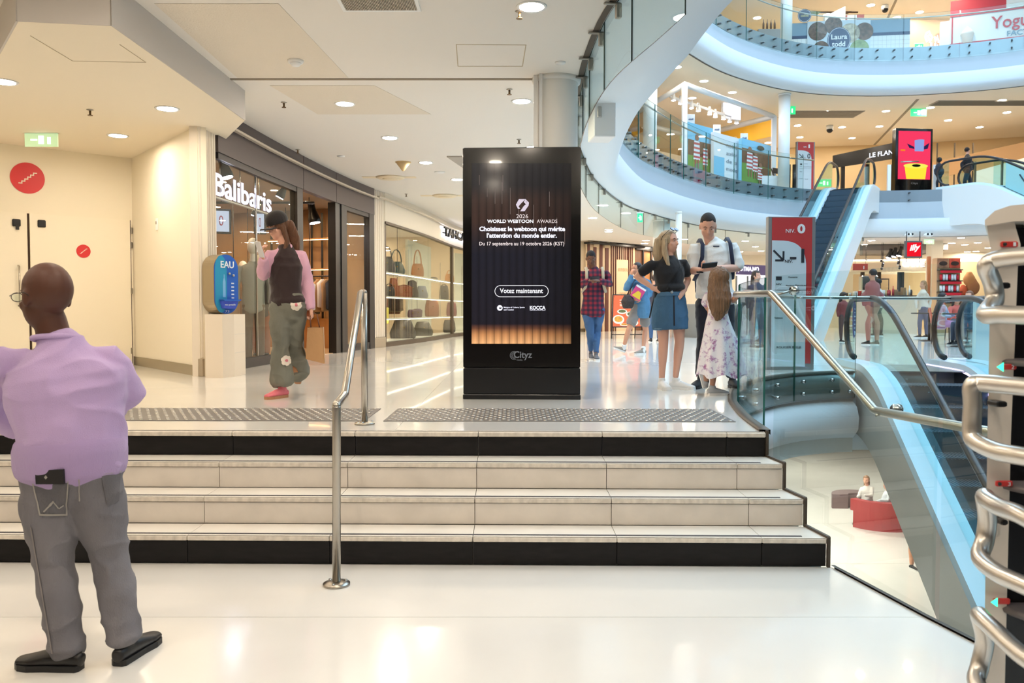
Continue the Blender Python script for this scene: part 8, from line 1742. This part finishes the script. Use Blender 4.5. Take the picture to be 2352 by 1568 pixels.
walker('seated guest in pale lilac skirt at the cafe table', 2162, 790, ZU, 1.7, 1.2, 'fair', (170, 176, 196), (196, 140, 180), (40, 30, 30), True, True)
walker('seated guest in grey coat at the right cafe table', 2230, 792, ZU, 1.75, -1.0, 'fair', (80, 88, 104), (60, 66, 84), (120, 76, 50), True)
walker('seated guest in coral top near the coffee tins', 2196, 780, ZU, 1.68, .3, 'tan', (206, 96, 84), (60, 60, 80), (60, 40, 30), True, True)
walker('barista with dark hair in pale shirt behind the coffee bar', 2016, 772, ZU, 1.8, PI + .9, 'brown', (214, 210, 204), (40, 40, 44), (24, 20, 20))
# ================================================================ BASEMENT SEATING
SR = mat('sofa_red', (150, 44, 48), .6); SB = mat('sofa_brown', (112, 92, 92), .6)
q = W(2020, 1200, ZM); so = thing('round_sofa', 'dark red curved sofa on the basement floor', 'sofa', tuple(q), world=False, rz=.2)
def arcsofa(root, r0, r1, a0, a1, z0, z1, m, name, bev=0):
    P = [(r1 * math.cos(a0 + (a1 - a0) * k / 16), r1 * math.sin(a0 + (a1 - a0) * k / 16)) for k in range(17)] + [(r0 * math.cos(a1 - (a1 - a0) * k / 16), r0 * math.sin(a1 - (a1 - a0) * k / 16)) for k in range(17)]
    b = MB(); n = 17
    vs = [(x, y, z0) for x, y in P] + [(x, y, z1) for x, y in P]; N = len(P)
    fs = [(i, (i + 1) % N, N + (i + 1) % N, N + i) for i in range(N)] + [(i, N - 1 - i, N - 2 - i, i + 1) for i in range(n - 1)] + [(N + i, N + i + 1, 2 * N - 2 - i, 2 * N - 1 - i) for i in range(n - 1)]
    return b.add(vs, fs).build(name, m, root)
arcsofa(so, .1, 1.0, -2.9, .2, .0, .44, SR, 'seat'); arcsofa(so, .8, 1.0, -3.0, -1.2, .44, .75, SR, 'backrest'); arcsofa(so, .7, 1.0, -.5, .2, .44, 1.05, SR, 'backrest')
q = W(1968, 1168, ZM); s2 = thing('low_bench', 'low brown curved bench left of the red sofa', 'bench', tuple(q), world=False, rz=.1); arcsofa(s2, .25, .7, .9, 3.0, 0, .42, SB, 'seat')
walker('person in white top and jeans sitting on the red basement sofa', 1992, 1196, ZM, 1.7, -.6, 'fair', (216, 210, 204), (120, 130, 150), (130, 96, 70), True, True)
walker('second person leaning on the red basement sofa in a pale top', 2040, 1206, ZM, 1.65, -1.2, 'fair', (206, 214, 222), (200, 200, 206), (170, 120, 90), True, True)
walker('shopper whose legs show beneath the escalator in the basement', 2104, 1306, ZM, 1.7, .3, 'tan', (200, 190, 170), (206, 150, 120), (90, 60, 40))
# ================================================================ RENTAL TOWER AT THE RIGHT EDGE
tw = thing('rental_tower', 'white rental tower with dark bays and curved steel tube hoops at the right edge', 'rental station', (2.0, 2.7, 0))
TW = mat('tower_white', (226, 216, 204), .35, coat=.3); TD = mat('tower_dark_bay', (10, 10, 14), .25)
yT = 2.62
def tp(u, v, y=yT): return W(u, v, y=y)
xl = tp(2274, 1000).x; zb = 0
# white side post, slightly leaning
P = [tp(2276, 560), tp(2340, 560), tp(2322, 1000), tp(2308, 1568), tp(2300, 1900), tp(2246, 1900), tp(2262, 1400), tp(2268, 1000)]
P = [Vector((p.x, p.y, max(p.z, .02))) for p in P]; MB().slab3(P, (.25, .42, 0)).build('side_post', TW, tw)
P = [tp(2338, 520), tp(2460, 520), tp(2460, 1900), tp(2298, 1900), tp(2308, 1568), tp(2320, 1000)]; P = [Vector((p.x, p.y + .03, max(p.z, .02))) for p in P]; MB().slab3(P, (.25, .4, 0)).build('dark_bay', TD, tw)
hp = [(2262, 505), (2285, 484), (2320, 472), (2470, 458), (2470, 505), (2330, 508), (2262, 518)]; b = MB(); b.slab3([tp(u, v, yT - .06) for u, v in hp], (.36, .6, 0)); b.build('hood', TW, tw)
P = [tp(2264, 518), (tp(2350, 506)), tp(2350, 560), tp(2322, 526), tp(2300, 516)]
MB().slab3([tp(2266, 516, yT - .03), tp(2330, 511, yT - .03), tp(2344, 560, yT - .03), tp(2344, 600, yT - .03), tp(2280, 600, yT - .03)], (.3, .5, 0)).build('shoulder', TW, tw)
TU = mat('tower_tube_steel', (206, 202, 196), .28, .9)
def hoop(px, r=.030):
    MB().tube(smooth([W(u, v, y=y) for u, v, y in px], 5), r * .9, 14).build('tube_hoop', TU, tw)
hoop([(2480, 580, 2.25), (2352, 588, 2.42), (2290, 596, 2.5), (2266, 612, 2.52), (2280, 650, 2.56), (2284, 690, 2.56), (2264, 722, 2.52), (2300, 722, 2.44), (2352, 724, 2.36), (2480, 728, 2.2)])
hoop([(2480, 900, 2.2), (2352, 888, 2.36), (2260, 880, 2.48), (2234, 886, 2.5), (2234, 930, 2.5), (2232, 985, 2.5), (2240, 1012, 2.48), (2290, 1036, 2.4), (2352, 1048, 2.3), (2480, 1070, 2.15)])
hoop([(2480, 1260, 2.1), (2352, 1186, 2.3), (2300, 1166, 2.42), (2268, 1148, 2.5), (2262, 1142, 2.54), (2268, 1190, 2.56), (2262, 1240, 2.56), (2252, 1280, 2.52), (2290, 1315, 2.42), (2352, 1344, 2.3), (2480, 1400, 2.1)])
hoop([(2480, 1590, 2.1), (2352, 1508, 2.3), (2290, 1452, 2.42), (2256, 1420, 2.5), (2250, 1416, 2.54), (2262, 1470, 2.56), (2250, 1530, 2.56), (2244, 1570, 2.52), (2290, 1620, 2.42), (2400, 1680, 2.2)])
for (u, v, w_, h, lab) in ((2298, 656, 22, 14, None), (2290, 926, 24, 13, None), (2296, 1195, 16, 12, None)):
    p = tp(u, v, yT - .03); MB().box(p, (w_ / FPX * yT, .06, h / FPX * yT), 0, .004).build('tube_bracket', BLACK, tw)
for k, (u, v, n_, arrow) in enumerate(((2318, 561, '1', 0), (2314, 842, '2', 1), (2306, 1110, '3', 0), (2300, 1380, '4', 1))):
    p = tp(u, v, yT - .035); MB().box(p, (38 / FPX * yT, .012, 13 / FPX * yT), 0, .003).build('number_tag', mat('tag_red', (198, 52, 48), .4), tw)
    if k < 3: text(n_, p + Vector((.008, -.008, -.006)), (1, 0, 0), (0, 0, 1), .008, .012, mat('print_white'), tw, name='tag_number', depth=.001)
    if arrow: q = p + Vector((-.028, -.01, 0)); MB().slab3([q + Vector((-.012, 0, 0)), q + Vector((.008, 0, -.014)), q + Vector((.008, 0, .014))], (0, -.004, 0)).build('green_arrow', glow('led_green', (60, 240, 170), 2.5), tw)
    else: MB().ball(p + Vector((-.018, -.008, 0)), .006, 8, 6).build('keyhole', BLACK, tw)
for (u0, v, u1) in ((2300, 808, 2420), (2295, 1092, 2420), (2290, 1375, 2420)):
    c = tp(u1, v + 30, yT - .0); MB().lathe((c.x, c.y, c.z), [(.16, 0), (.165, .012), (.15, .02)], 28).build('seat_disc', mat('disc_grey', (96, 90, 92), .4), tw)
# number the small repeated lights from left to right in the picture
for grp, fmt in (('downlights in the first floor ceiling', '%s downlight from the left in the first floor ceiling'), ('downlights in the second floor ceiling', '%s downlight from the left in the second floor ceiling'),
                 ('downlights in the ground floor ceiling beyond the column', '%s downlight from the left in the far ground floor ceiling, added ones included'), ('pendant spots in the coffee bar', '%s tiny pendant spot from the left in the coffee bar'),
                 ('spots inside the bag shop', '%s ceiling spot from the left inside the white bag shop'), ('spots inside the clothes shop', '%s ceiling spot from the left inside the clothes shop')):
    L = sorted((o for o in bpy.data.objects if o.get('group') == grp and o.parent is None), key=lambda o: (o.location.x if o.location.length else o.data.vertices[0].co.x) / max(.1, o.location.y if o.location.length else o.data.vertices[0].co.y))
    for o, w_ in zip(L, ORD): o['label'] = fmt % w_
